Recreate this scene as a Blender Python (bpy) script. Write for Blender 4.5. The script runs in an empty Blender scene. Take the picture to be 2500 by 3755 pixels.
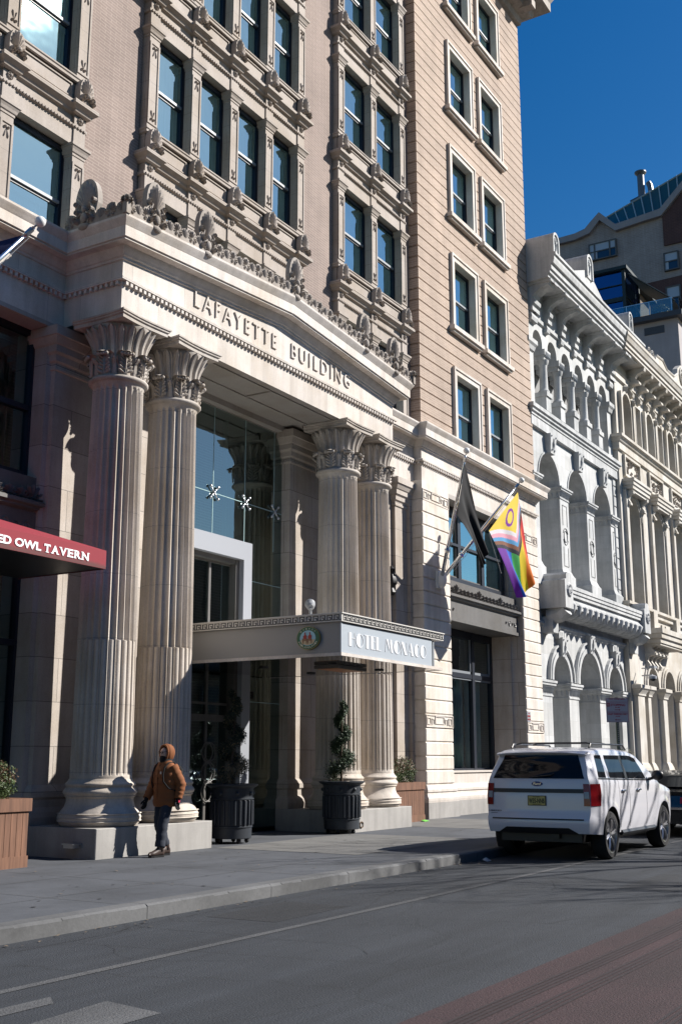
import bpy, math, random
from mathutils import Vector, Matrix
R = math.radians
sc = bpy.context.scene
col = sc.collection
random.seed(7)

# ------------------------------------------------------------ camera, sky, sun
cd = bpy.data.cameras.new("camera"); cam = bpy.data.objects.new("camera", cd); col.objects.link(cam)
sc.camera = cam
cd.sensor_fit = 'VERTICAL'; cd.sensor_height = 36.0; cd.sensor_width = 24.0
cd.lens = 36.0 * 4125 / 3755
cd.clip_start = 0.1; cd.clip_end = 2000
cam.location = (0, 0, 1.5)
cam.rotation_euler = (R(90 + 12.44), 0, R(31.3 - 90))
sc.view_settings.view_transform = 'Standard'; sc.view_settings.look = 'None'
sc.view_settings.exposure = 0.84; sc.view_settings.gamma = 1.0
w = bpy.data.worlds.new("World"); sc.world = w; w.use_nodes = True
wn = w.node_tree; bg = wn.nodes["Background"]
sky = wn.nodes.new("ShaderNodeTexSky"); sky.sky_type = 'NISHITA'; sky.sun_disc = False
TO_SUN = Vector((0.9, -1.0, 0.98)).normalized()
EL = math.asin(TO_SUN.z); AZ = math.atan2(TO_SUN.x, TO_SUN.y)
sky.sun_elevation = EL; sky.sun_rotation = AZ
sky.altitude = 200; sky.air_density = 1.15; sky.dust_density = 0.5; sky.ozone_density = 2.0
hs = wn.nodes.new('ShaderNodeHueSaturation'); hs.inputs['Saturation'].default_value = 1.5; hs.inputs['Hue'].default_value = 0.507
wn.links.new(sky.outputs[0], hs.inputs['Color']); wn.links.new(hs.outputs[0], bg.inputs[0]); bg.inputs[1].default_value = 0.055
sc.cycles.diffuse_bounces = 3
sd = bpy.data.lights.new("sun", 'SUN'); sun = bpy.data.objects.new("sun", sd); col.objects.link(sun)
sd.energy = 4.9; sd.angle = R(0.5); sd.color = (1.0, 0.955, 0.895)
sun.rotation_euler = (-TO_SUN).to_track_quat('-Z', 'Y').to_euler()
sun.location = (0, -20, 30)

# ------------------------------------------------------------ materials
def lin(c):
    return tuple((x / 12.92 if x <= 0.04045 else ((x + 0.055) / 1.055) ** 2.4) for x in c)
def mat(name, base, rough=0.7, metal=0.0, spec=0.5):
    m = bpy.data.materials.new(name); m.use_nodes = True
    b = m.node_tree.nodes["Principled BSDF"]
    b.inputs["Base Color"].default_value = (*base, 1); b.inputs["Roughness"].default_value = rough
    b.inputs["Metallic"].default_value = metal; b.inputs["Specular IOR Level"].default_value = spec
    return m
def N(m, t, **k):
    n = m.node_tree.nodes.new(t)
    for a, b in k.items(): setattr(n, a, b)
    return n
def LK(m, a, b): m.node_tree.links.new(a, b)
def ramp(m, stops, fac=None):
    n = N(m, "ShaderNodeValToRGB"); cr = n.color_ramp
    while len(cr.elements) < len(stops): cr.elements.new(0.5)
    for e, (p, c) in zip(cr.elements, stops): e.position = p; e.color = (*c, 1) if len(c) == 3 else c
    if fac is not None: LK(m, fac, n.inputs[0])
    return n
def mixc(m, a, b, fac, mode='MULTIPLY'):
    n = N(m, "ShaderNodeMix", data_type='RGBA', blend_type=mode)
    for s, v in ((n.inputs[6], a), (n.inputs[7], b), (n.inputs[0], fac)):
        if isinstance(v, (int, float)): s.default_value = v
        elif isinstance(v, tuple): s.default_value = (*v, 1)
        else: LK(m, v, s)
    return n.outputs[2]
def coords(m):
    g = N(m, "ShaderNodeNewGeometry"); return g.outputs["Position"]
def noise(m, vec, scale, detail=4, rough=0.55, stretch=None):
    if stretch:
        mp = N(m, "ShaderNodeMapping"); mp.inputs["Scale"].default_value = stretch; LK(m, vec, mp.inputs[0]); vec = mp.outputs[0]
    n = N(m, "ShaderNodeTexNoise"); n.inputs["Scale"].default_value = scale; n.inputs["Detail"].default_value = detail
    n.inputs["Roughness"].default_value = rough; LK(m, vec, n.inputs["Vector"]); return n.outputs[0]
def mathn(m, op, a, b=None, c=None):
    n = N(m, "ShaderNodeMath", operation=op)
    for i, v in enumerate((a, b, c)):
        if v is None: continue
        if isinstance(v, (int, float)): n.inputs[i].default_value = v
        else: LK(m, v, n.inputs[i])
    return n.outputs[0]
def bumped(m, h, strength=0.3, dist=0.02):
    b = N(m, "ShaderNodeBump"); b.inputs["Strength"].default_value = strength; b.inputs["Distance"].default_value = dist
    LK(m, h, b.inputs["Height"]); LK(m, b.outputs[0], m.node_tree.nodes["Principled BSDF"].inputs["Normal"])
def stone(name, base, dark=0.72, zj=None, xj=None, streak=0.5, rough=0.8, grain=40, warm=(1, 0.93, 0.82), jw=0.010, jdark=0.35):
    """weathered stone: blotches, vertical streaks, optional joints zj=(pitch, offset), xj=(pitch, offset, stagger)"""
    m = mat(name, base, rough); P = coords(m)
    bs = m.node_tree.nodes["Principled BSDF"]
    n1 = noise(m, P, 0.7, 6, 0.65)
    c = mixc(m, base, tuple(x * y * dark for x, y in zip(base, warm)), ramp(m, [(0.42, (0, 0, 0)), (0.72, (1, 1, 1))], n1).outputs[0], 'MIX')
    n2 = noise(m, P, 2.2, 5, 0.6, (2.2, 2.2, 0.18))
    c = mixc(m, c, ramp(m, [(0.3, tuple([1 - 0.45 * streak] * 3)), (0.62, (1, 1, 1))], n2).outputs[0], 0.8)
    n3 = noise(m, P, grain, 3, 0.7)
    c = mixc(m, c, ramp(m, [(0.3, (0.84, 0.84, 0.84)), (0.7, (1.08, 1.08, 1.08))], n3).outputs[0], 0.8)
    sx = N(m, "ShaderNodeSeparateXYZ"); LK(m, P, sx.inputs[0])
    if zj:
        q = mathn(m, 'DIVIDE', mathn(m, 'SUBTRACT', sx.outputs[2], zj[1]), zj[0])
        f = mathn(m, 'FRACT', mathn(m, 'ADD', q, 100.0))
        d = mathn(m, 'LESS_THAN', f, jw / zj[0])
        if xj:
            row = mathn(m, 'FLOOR', mathn(m, 'ADD', q, 100.0))
            xs = mathn(m, 'ADD', mathn(m, 'DIVIDE', mathn(m, 'SUBTRACT', mathn(m, 'ADD', sx.outputs[0], sx.outputs[1]), xj[1]), xj[0]), mathn(m, 'MULTIPLY', row, xj[2]))
            fx = mathn(m, 'FRACT', mathn(m, 'ADD', xs, 100.0))
            d = mathn(m, 'MAXIMUM', d, mathn(m, 'LESS_THAN', fx, jw / xj[0]))
            # each block a slightly different tone
            cb = N(m, "ShaderNodeCombineXYZ"); LK(m, mathn(m, 'FLOOR', mathn(m, 'ADD', xs, 100.0)), cb.inputs[0]); LK(m, row, cb.inputs[1])
            wn_ = N(m, "ShaderNodeTexWhiteNoise"); LK(m, cb.outputs[0], wn_.inputs[0])
            c = mixc(m, c, ramp(m, [(0, (0.88, 0.87, 0.85)), (1, (1.06, 1.06, 1.06))], wn_.outputs[0]).outputs[0], 0.9)
        c = mixc(m, c, tuple(x * jdark for x in base), d, 'MIX')
    LK(m, c, bs.inputs["Base Color"])
    bumped(m, n3, 0.25, 0.01)
    return m
def brick(name, c1, c2, mortar, w_, h_, ms=0.010, rough=0.9, plane='xz'):
    m = mat(name, c1, rough); P = coords(m); sx = N(m, "ShaderNodeSeparateXYZ"); LK(m, P, sx.inputs[0])
    cb = N(m, "ShaderNodeCombineXYZ"); LK(m, mathn(m, 'ADD', sx.outputs[0], sx.outputs[1]) if plane == 'xz' else sx.outputs[1], cb.inputs[0]); LK(m, sx.outputs[2], cb.inputs[1])
    b = N(m, "ShaderNodeTexBrick"); LK(m, cb.outputs[0], b.inputs[0])
    b.inputs["Color1"].default_value = (*c1, 1); b.inputs["Color2"].default_value = (*c2, 1); b.inputs["Mortar"].default_value = (*mortar, 1)
    b.inputs["Scale"].default_value = 1.0; b.inputs["Mortar Size"].default_value = ms; b.inputs["Brick Width"].default_value = w_; b.inputs["Row Height"].default_value = h_
    b.inputs["Mortar Smooth"].default_value = 0.3; b.inputs["Bias"].default_value = 0.0
    n1 = noise(m, P, 0.6, 5, 0.6)
    c = mixc(m, b.outputs[0], ramp(m, [(0.35, (0.80, 0.79, 0.78)), (0.7, (1.08, 1.07, 1.05))], n1).outputs[0], 0.85)
    n2 = noise(m, P, 2.0, 5, 0.6, (1.6, 1.6, 0.15))
    c = mixc(m, c, ramp(m, [(0.3, (0.8, 0.79, 0.78)), (0.6, (1, 1, 1))], n2).outputs[0], 0.6)
    LK(m, c, m.node_tree.nodes["Principled BSDF"].inputs["Base Color"])
    return m
def glass(name, tint=(0.55, 0.75, 0.8), refl=0.35, rough=0.02, rc=(0.8, 0.95, 1.0), wobble=0.05):
    m = bpy.data.materials.new(name); m.use_nodes = True; nt = m.node_tree; nt.nodes.clear()
    out = N(m, "ShaderNodeOutputMaterial"); mx = N(m, "ShaderNodeMixShader"); tr = N(m, "ShaderNodeBsdfTransparent"); gl = N(m, "ShaderNodeBsdfGlossy")
    tr.inputs[0].default_value = (*tint, 1); gl.inputs[0].default_value = (*rc, 1); gl.inputs["Roughness"].default_value = rough
    fr = N(m, "ShaderNodeFresnel"); fr.inputs[0].default_value = 1.5
    f = mathn(m, 'MINIMUM', mathn(m, 'ADD', fr.outputs[0], refl), 1.0)
    LK(m, f, mx.inputs[0]); LK(m, tr.outputs[0], mx.inputs[1]); LK(m, gl.outputs[0], mx.inputs[2]); LK(m, mx.outputs[0], out.inputs[0])
    if wobble:
        n_ = noise(m, coords(m), 1.3, 2, 0.5); b = N(m, "ShaderNodeBump"); b.inputs["Strength"].default_value = wobble; b.inputs["Distance"].default_value = 0.1
        LK(m, n_, b.inputs["Height"]); LK(m, b.outputs[0], gl.inputs["Normal"])
    return m
M = {}
LS = (0.63, 0.58, 0.535)
M['lime'] = stone('limestone', LS, 0.8, streak=0.6)
M['limejoint'] = stone('limestone_ashlar', LS, 0.8, zj=(1.08, 9.75), xj=(1.45, 0.75, 0.5), streak=0.6, jw=0.009, jdark=0.5)
M['shaft'] = stone('limestone_shaft', (0.60, 0.54, 0.475), 0.75, zj=(1.083, 0.22), streak=0.75, jw=0.009, jdark=0.5)
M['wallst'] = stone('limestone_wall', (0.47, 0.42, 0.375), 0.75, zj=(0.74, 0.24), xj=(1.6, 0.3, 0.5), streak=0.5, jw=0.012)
M['rust'] = stone('limestone_rusticated', (0.68, 0.63, 0.57), 0.8, streak=0.65)
M['terra'] = stone('terracotta_trim', (0.39, 0.34, 0.30), 0.8, zj=(0.42, 0.05), streak=0.4, jw=0.010, jdark=0.55)
M['carve'] = stone('weathered_carving', (0.38, 0.335, 0.295), 0.62, streak=0.9, grain=18)
M['capital'] = stone('capital_stone', (0.53, 0.48, 0.43), 0.6, streak=0.8, grain=25)
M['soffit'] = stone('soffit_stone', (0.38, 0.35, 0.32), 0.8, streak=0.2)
M['granite'] = stone('grey_granite', (0.36, 0.345, 0.325), 0.72, streak=0.6, grain=70, warm=(1, 1, 1))
M['brick'] = brick('buff_brick', (0.275, 0.213, 0.186), (0.24, 0.186, 0.163), (0.35, 0.285, 0.25), 0.30, 0.066, 0.010)
M['brick2'] = brick('tan_brick', (0.41, 0.315, 0.25), (0.36, 0.275, 0.22), (0.50, 0.41, 0.34), 0.30, 0.068, 0.010)
M['bank'] = stone('pale_marble', (0.56, 0.565, 0.56), 0.76, zj=(0.55, 0.1), xj=(1.3, 0.2, 0.5), streak=0.6, warm=(0.95, 0.98, 1.0), jw=0.010, jdark=0.72)
M['banktrim'] = stone('marble_trim', (0.54, 0.545, 0.54), 0.66, streak=0.8, warm=(0.95, 0.98, 1.0))
M['bankdirty'] = stone('sooty_marble', (0.36, 0.35, 0.33), 0.6, streak=0.9)
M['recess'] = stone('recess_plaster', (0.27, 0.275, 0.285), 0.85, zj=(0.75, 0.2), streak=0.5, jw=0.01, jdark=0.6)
M['ornate'] = stone('cream_stone', (0.58, 0.55, 0.50), 0.72, streak=0.5)
M['navy'] = mat('navy_window_paint', (0.008, 0.012, 0.022), 0.45)
M['sash'] = mat('grey_sash_paint', (0.20, 0.22, 0.24), 0.5)
M['black'] = mat('black_iron', (0.006, 0.006, 0.007), 0.45)
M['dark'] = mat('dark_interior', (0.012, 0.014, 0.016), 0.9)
M['steel'] = mat('brushed_steel', (0.62, 0.63, 0.65), 0.3, 1.0)
M['bronze'] = stone('dark_bronze', (0.13, 0.125, 0.12), 0.7, streak=0.5, rough=0.55)
M['white'] = mat('white_panel', (0.30, 0.315, 0.345), 0.45)
M['curtain'] = mat('pale_curtain', (0.66, 0.84, 0.84), 0.9)
M['shade'] = mat('roller_shade', (0.60, 0.68, 0.70), 0.9)
M['pane'] = glass('window_glass', (0.86, 0.98, 1.0), 0.55, rc=(0.56, 0.86, 0.90))
M['paneL'] = glass('lobby_glass', (0.50, 0.60, 0.57), 0.26, rc=(0.68, 0.85, 0.84), wobble=0.02)
M['paneD'] = glass('shop_glass', (0.55, 0.68, 0.66), 0.12, rc=(0.8, 0.95, 1.0))

# ------------------------------------------------------------ mesh helpers
class MB:
    def __init__(s): s.v = []; s.f = []; s.mi = []; s.cuts = []
    def cut(s):
        """what follows becomes an object of its own"""
        if s.f and (not s.cuts or s.cuts[-1] != (len(s.v), len(s.f))): s.cuts.append((len(s.v), len(s.f)))
    def add(s, vs, fs, mi=0):
        o = len(s.v); s.v.extend([tuple(v) for v in vs]); s.f.extend([tuple(i + o for i in f) for f in fs]); s.mi.extend([mi] * len(fs))
    def box(s, x0, x1, y0, y1, z0, z1, mi=0):
        s.add([(x0, y0, z0), (x1, y0, z0), (x1, y1, z0), (x0, y1, z0), (x0, y0, z1), (x1, y0, z1), (x1, y1, z1), (x0, y1, z1)],
              [(0, 3, 2, 1), (4, 5, 6, 7), (0, 1, 5, 4), (1, 2, 6, 5), (2, 3, 7, 6), (3, 0, 4, 7)], mi)
    def bevbox(s, x0, x1, y0, y1, z0, z1, b, mi=0):
        """box whose top/bottom/side edges on the -y face are chamfered by b"""
        s.add([(x0, y0 + b, z0), (x1, y0 + b, z0), (x1, y1, z0), (x0, y1, z0), (x0, y0 + b, z1), (x1, y0 + b, z1), (x1, y1, z1), (x0, y1, z1),
               (x0 + b, y0, z0 + b), (x1 - b, y0, z0 + b), (x1 - b, y0, z1 - b), (x0 + b, y0, z1 - b)],
              [(0, 3, 2, 1), (4, 5, 6, 7), (1, 2, 6, 5), (2, 3, 7, 6), (3, 0, 4, 7), (8, 9, 10, 11), (0, 1, 9, 8), (1, 5, 10, 9), (5, 4, 11, 10), (4, 0, 8, 11)], mi)
    def quad(s, a, b, c, d, mi=0): s.add([a, b, c, d], [(0, 1, 2, 3)], mi)
    def xf(s, mtx, mb, mi=None):
        o = len(s.v); s.v.extend([tuple(mtx @ Vector(v)) for v in mb.v]); s.f.extend([tuple(i + o for i in f) for f in mb.f]); s.mi.extend(mb.mi if mi is None else [mi] * len(mb.f))
    def lathe(s, prof, n=24, c=(0, 0), mi=0, a0=0, a1=2 * math.pi, cap=True):
        full = abs(a1 - a0 - 2 * math.pi) < 1e-6; k = n if full else n + 1
        vs = []
        for r, z in prof:
            for i in range(k):
                a = a0 + (a1 - a0) * i / n; vs.append((c[0] + r * math.cos(a), c[1] + r * math.sin(a), z))
        fs = []
        for j in range(len(prof) - 1):
            for i in range(n if not full else k):
                i2 = (i + 1) % k if full else i + 1
                if i2 >= k: continue
                fs.append((j * k + i, j * k + i2, (j + 1) * k + i2, (j + 1) * k + i))
        if cap and full:
            if prof[-1][0] > 1e-5: fs.append(tuple((len(prof) - 1) * k + i for i in range(k)))
            if prof[0][0] > 1e-5: fs.append(tuple(i for i in reversed(range(k))))
        s.add(vs, fs, mi)
    def tube(s, pts, rad, n=8, mi=0, cap=True):
        pts = [Vector(p) for p in pts]
        if not isinstance(rad, (list, tuple)): rad = [rad] * len(pts)
        vs = []; prev = None
        for i, p in enumerate(pts):
            t = (pts[min(i + 1, len(pts) - 1)] - pts[max(i - 1, 0)]).normalized()
            if prev is None:
                a = Vector((0, 0, 1)) if abs(t.z) < 0.9 else Vector((1, 0, 0)); u = t.cross(a).normalized()
            else:
                u = (prev - t * prev.dot(t)).normalized()
            prev = u; v_ = t.cross(u)
            for k in range(n):
                a = 2 * math.pi * k / n; vs.append(p + (u * math.cos(a) + v_ * math.sin(a)) * rad[i])
        fs = []
        for i in range(len(pts) - 1):
            for k in range(n): fs.append((i * n + k, i * n + (k + 1) % n, (i + 1) * n + (k + 1) % n, (i + 1) * n + k))
        if cap: fs.append(tuple(reversed(range(n)))); fs.append(tuple((len(pts) - 1) * n + k for k in range(n)))
        s.add(vs, fs, mi)
    def sphere(s, c, r, n=10, mi=0, sc_=(1, 1, 1)):
        vs = []; fs = []
        for j in range(n + 1):
            th = math.pi * j / n
            for i in range(n * 2):
                ph = math.pi * i / n
                vs.append((c[0] + r * sc_[0] * math.sin(th) * math.cos(ph), c[1] + r * sc_[1] * math.sin(th) * math.sin(ph), c[2] + r * sc_[2] * math.cos(th)))
        m_ = n * 2
        for j in range(n):
            for i in range(m_): fs.append((j * m_ + i, (j + 1) * m_ + i, (j + 1) * m_ + (i + 1) % m_, j * m_ + (i + 1) % m_))
        s.add(vs, fs, mi)
    def prism(s, poly, y0, y1, mi=0):
        """polygon in (x,z), extruded along y"""
        n = len(poly)
        s.add([(x, y0, z) for x, z in poly] + [(x, y1, z) for x, z in poly],
              [tuple(range(n)), tuple(reversed(range(n, 2 * n)))] + [(i, n + i, n + (i + 1) % n, (i + 1) % n) for i in range(n)], mi)
    def sweep(s, prof, path, zoff=None, mi=0, closed_prof=False):
        """prof [(out, z)] swept along plan path [(x,y)]; outward is to the right of travel; zoff per path point"""
        n = len(path); P = [Vector((p[0], p[1])) for p in path]; rows = []
        for i in range(n):
            d0 = (P[i] - P[i - 1]).normalized() if i > 0 else None; d1 = (P[i + 1] - P[i]).normalized() if i < n - 1 else None
            n0 = Vector((d0.y, -d0.x)) if d0 else None; n1 = Vector((d1.y, -d1.x)) if d1 else None
            if n0 is None: mN = n1
            elif n1 is None: mN = n0
            else:
                mN = (n0 + n1).normalized(); mN = mN / max(0.2, mN.dot(n0))
            rows.append([(P[i].x + mN.x * o, P[i].y + mN.y * o, z + (zoff[i] if zoff else 0)) for o, z in prof])
        k = len(prof); vs = [v for r in rows for v in r]; fs = []
        for i in range(n - 1):
            for j in range(k if closed_prof else k - 1):
                j2 = (j + 1) % k; fs.append((i * k + j, (i + 1) * k + j, (i + 1) * k + j2, i * k + j2))
        s.add(vs, fs, mi)
    def obj(s, name, mats, parent=None, smooth=False, origin=None):
        if not isinstance(mats, (list, tuple)): mats = [mats]
        if s.cuts:
            c = [(0, 0)] + [q for q in s.cuts if q[1] < len(s.f)] + [(len(s.v), len(s.f))]; res = None
            for (v0, f0), (v1, f1) in zip(c, c[1:]):
                m_ = MB(); m_.v = s.v[v0:v1]; m_.f = [tuple(i - v0 for i in f) for f in s.f[f0:f1]]; m_.mi = s.mi[f0:f1]
                o = m_.obj(name, mats, parent, smooth, origin); res = res or [o]; res.append(o) if o is not res[0] else None
            s.made = res; return res[0]
        me = bpy.data.meshes.new(name)
        vs = s.v
        if origin is not None: vs = [(v[0] - origin[0], v[1] - origin[1], v[2] - origin[2]) for v in vs]
        me.from_pydata(vs, [], s.f); me.update()
        for m_ in mats: me.materials.append(m_)
        if len(mats) > 1: me.polygons.foreach_set("material_index", s.mi)
        if smooth:
            me.polygons.foreach_set("use_smooth", [True] * len(me.polygons))
            if smooth is not True: me.set_sharp_from_angle(angle=R(smooth))
        o = bpy.data.objects.new(name, me); col.objects.link(o)
        if origin is not None: o.location = origin
        if parent: o.parent = parent; 
        if parent and origin is None: o.matrix_parent_inverse = parent.matrix_basis.inverted()
        return o
def under(m, name, mats, par, **k):
    """make the object(s) of m as children of par in par's own space"""
    o = m.obj(name, mats, **k)
    for q in getattr(m, 'made', [o]): q.parent = par
    return o
def tag(o, label=None, cat=None, group=None, kind=None):
    if label: o['label'] = label
    if cat: o['category'] = cat
    if group: o['group'] = group
    if kind: o['kind'] = kind
    return o
def thing(name, label, cat, loc=(0, 0, 0), rz=0, group=None):
    o = bpy.data.objects.new(name, None); col.objects.link(o); o.location = loc; o.rotation_euler = (0, 0, rz); o.empty_display_size = 0.3
    return tag(o, label, cat, group)
def struct(mb, name, m, smooth=False):
    o = mb.obj(name, m, smooth=smooth)
    for q in getattr(mb, 'made', [o]): tag(q, kind='structure')
    return o
def dup(o, parent=None, loc=None, rz=None, label=None):
    c = o.copy(); col.objects.link(c); pin = o.matrix_parent_inverse.copy()
    if parent is not None: c.parent = parent; c.matrix_parent_inverse = pin
    if loc is not None: c.location = loc
    if rz is not None: c.rotation_euler = (0, 0, rz)
    if label: c['label'] = label
    for ch in [x for x in bpy.data.objects if x.parent == o]: dup(ch, c)
    return c
def text_mb(body, size, depth, bold=0.0, shear=0.0, align='LEFT', space=1.0, res=3):
    """built-in font as an MB in local XZ plane, facing -Y"""
    cu = bpy.data.curves.new("t", 'FONT'); cu.body = body; cu.size = size; cu.extrude = depth / 2; cu.offset = bold; cu.shear = shear
    cu.align_x = align; cu.space_character = space; cu.resolution_u = res
    o = bpy.data.objects.new("t", cu); col.objects.link(o)
    dg = bpy.context.evaluated_depsgraph_get(); me = o.evaluated_get(dg).to_mesh()
    mb = MB(); mb.add([(v.co.x, -v.co.z, v.co.y) for v in me.vertices], [tuple(p.vertices) for p in me.polygons])
    o.evaluated_get(dg).to_mesh_clear(); bpy.data.objects.remove(o); bpy.data.curves.remove(cu)
    return mb
def fit_text(body, x0, x1, z0, z1, y, depth, **k):
    """text scaled to fill a box on a plane facing -Y; returns MB"""
    t = text_mb(body, 1.0, depth, **k); xs = [v[0] for v in t.v]; zs = [v[2] for v in t.v]
    sx = (x1 - x0) / (max(xs) - min(xs)); sz = (z1 - z0) / (max(zs) - min(zs)); mx, mz = min(xs), min(zs)
    t.v = [(x0 + (v[0] - mx) * sx, y + v[1] - depth / 2, z0 + (v[2] - mz) * sz) for v in t.v]
    return t
def arch_wall(mb, x0, x1, z0, z1, ops, Y, D, mi=0, rmi=0, seg=12):
    """front face at y=Y between x0..x1,z0..z1 with openings (xc, w, zb, zs, kind) running back D; kind 'a' arch, 'r' square (zs=top)"""
    ops = sorted(ops); cur = x0
    def q(xa, xb, za, zb):
        if xb - xa > 1e-4 and zb - za > 1e-4: mb.quad((xa, Y, za), (xb, Y, za), (xb, Y, zb), (xa, Y, zb), mi)
    for xc, wd, zb, zs, kd in ops:
        xa, xb = xc - wd / 2, xc + wd / 2
        q(cur, xa, z0, z1); q(xa, xb, z0, zb); cur = xb
        mb.quad((xa, Y, zb), (xa, Y + D, zb), (xa, Y + D, zs), (xa, Y, zs), rmi)
        mb.quad((xb, Y + D, zb), (xb, Y, zb), (xb, Y, zs), (xb, Y + D, zs), rmi)
        if zb > z0 + 1e-4: mb.quad((xa, Y, zb), (xb, Y, zb), (xb, Y + D, zb), (xa, Y + D, zb), rmi)
        if kd == 'r':
            q(xa, xb, zs, z1); mb.quad((xa, Y + D, zs), (xb, Y + D, zs), (xb, Y, zs), (xa, Y, zs), rmi)
        else:
            r = wd / 2; pts = [(xc - r * math.cos(math.pi * i / seg), zs + r * math.sin(math.pi * i / seg)) for i in range(seg + 1)]
            for (a, b), (c, d) in zip(pts, pts[1:]):
                mb.quad((a, Y, b), (c, Y, d), (c, Y, z1), (a, Y, z1), mi)
                mb.quad((a, Y + D, b), (c, Y + D, d), (c, Y, d), (a, Y, b), rmi)
    q(cur, x1, z0, z1)
def ring(mb, xc, zs, r0, r1, Y, P, seg=14, leg=0, mi=0):
    """archivolt of radii r0..r1 proud P of plane Y, with straight legs down by leg"""
    pts = [(-math.cos(math.pi * i / seg), math.sin(math.pi * i / seg)) for i in range(seg + 1)]
    A = [(xc + c * r0, zs + s_ * r0) for c, s_ in pts]; B = [(xc + c * r1, zs + s_ * r1) for c, s_ in pts]
    if leg: A = [(A[0][0], zs - leg)] + A + [(A[-1][0], zs - leg)]; B = [(B[0][0], zs - leg)] + B + [(B[-1][0], zs - leg)]
    for i in range(len(A) - 1):
        a, b, c, d = A[i], A[i + 1], B[i + 1], B[i]
        mb.quad((a[0], Y - P, a[1]), (b[0], Y - P, b[1]), (c[0], Y - P, c[1]), (d[0], Y - P, d[1]), mi)
        mb.quad((d[0], Y - P, d[1]), (c[0], Y - P, c[1]), (c[0], Y, c[1]), (d[0], Y, d[1]), mi)
        mb.quad((a[0], Y, a[1]), (b[0], Y, b[1]), (b[0], Y - P, b[1]), (a[0], Y - P, a[1]), mi)
# ============================================================ HOTEL BUILDING
hotel = thing('hotel_building', 'tall buff brick office building with limestone columned portico and carved gable', 'building')
XE0, XE1, XM, YE, YW, YT = 13.75, 23.6, 18.68, 12.85, 14.23, 13.99
XT0, XT1 = 27.36, 35.95
PATH = [(4, YW), (XE0, YW), (XE0, YE), (XM, YE), (XE1, YE), (XE1, YW), (XT0, YW), (XT0, YT), (XT1, YT), (XT1, 15.6)]
ZO = [0, 0, 0, 0.40, 0, 0, 0, 0, 0, 0]
mb = MB()
mb.sweep([(0, 9.13), (0, 9.66), (0.012, 9.66), (0.012, 9.725), (0.085, 9.73), (0.085, 9.785), (0.05, 9.80), (0, 9.83)], PATH)
# frieze
for (a, b) in zip(PATH, PATH[1:]):
    za = 10.12 + (0.4 if a[0] == XM else 0); zb = 10.12 + (0.4 if b[0] == XM else 0)
    mb.quad((*a, 9.83), (*b, 9.83), (*b, zb), (*a, za))
mb.obj('architrave', M['limejoint'], hotel)
mb = MB()
mb.sweep([(0, 10.12), (0.03, 10.13), (0.03, 10.17), (0.06, 10.19), (0.08, 10.24), (0.13, 10.29), (0.15, 10.33), (0.30, 10.335), (0.30, 10.375)], PATH, ZO)
mb.sweep([(0.31, 10.365), (0.33, 10.375), (0.33, 10.57), (0.345, 10.59), (0.36, 10.62), (0.39, 10.66), (0.41, 10.70), (0.41, 10.74), (0.39, 10.755), (-0.05, 10.86)], PATH, ZO)
mb.obj('cornice', M['lime'], hotel, smooth=25)
mb = MB()   # dentils
for (a, b) in zip(PATH, PATH[1:]):
    A, B = Vector(a), Vector(b); L = (B - A).length; d = (B - A).normalized(); n = Vector((d.y, -d.x)); k = max(1, int(L / 0.115))
    for i in range(k):
        if L > 8 and A.x < 5 and i < 40: continue
        c = A + d * ((i + 0.5) * L / k)
        p = [c - d * 0.03, c + d * 0.03]; q = [x + n * 0.07 for x in p]
        vs = [(*p[0], 9.655), (*p[1], 9.655), (*q[1], 9.655), (*q[0], 9.655), (*p[0], 9.728), (*p[1], 9.728), (*q[1], 9.728), (*q[0], 9.728)]
        mb.add(vs, [(0, 1, 2, 3), (3, 2, 6, 7), (0, 3, 7, 4), (2, 1, 5, 6)])
mb.obj('dentil_pattern', M['lime'], hotel)
# porch roof and soffit
mb = MB()
mb.quad((XE0, YE, 10.86), (XM, YE, 11.26), (XM, 14.4, 11.26), (XE0, 14.4, 10.86)); mb.quad((XM, YE, 11.26), (XE1, YE, 10.86), (XE1, 14.4, 10.86), (XM, 14.4, 11.26))
mb.obj('portico_roof', M['carve'], hotel)
mb = MB()
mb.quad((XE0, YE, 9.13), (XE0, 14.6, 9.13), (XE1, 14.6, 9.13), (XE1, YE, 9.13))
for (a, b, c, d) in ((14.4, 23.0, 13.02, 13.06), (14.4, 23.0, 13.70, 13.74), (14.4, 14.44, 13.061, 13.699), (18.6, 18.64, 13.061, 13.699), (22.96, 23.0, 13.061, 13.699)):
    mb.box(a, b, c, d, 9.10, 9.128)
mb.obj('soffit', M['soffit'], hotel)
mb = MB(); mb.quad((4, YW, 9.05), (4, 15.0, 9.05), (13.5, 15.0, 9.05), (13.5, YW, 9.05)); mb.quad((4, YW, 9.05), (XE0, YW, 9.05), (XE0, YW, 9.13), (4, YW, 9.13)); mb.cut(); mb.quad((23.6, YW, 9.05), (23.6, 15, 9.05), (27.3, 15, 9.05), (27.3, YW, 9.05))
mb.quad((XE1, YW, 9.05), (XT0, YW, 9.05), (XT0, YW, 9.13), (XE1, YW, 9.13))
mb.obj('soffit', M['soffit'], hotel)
# raised lettering on the frieze
t1 = fit_text("LAFAYETTE", 15.74, 18.49, 9.97, 10.29, YE - 0.001, 0.032, bold=-0.006, space=1.4); t2 = fit_text("BUILDING", 19.05, 21.5, 9.97, 10.30, YE - 0.001, 0.032, bold=-0.006, space=1.4)
t1.cut(); t1.xf(Matrix.Identity(4), t2); t1.obj('raised_lettering', M['lime'], hotel)

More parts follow.
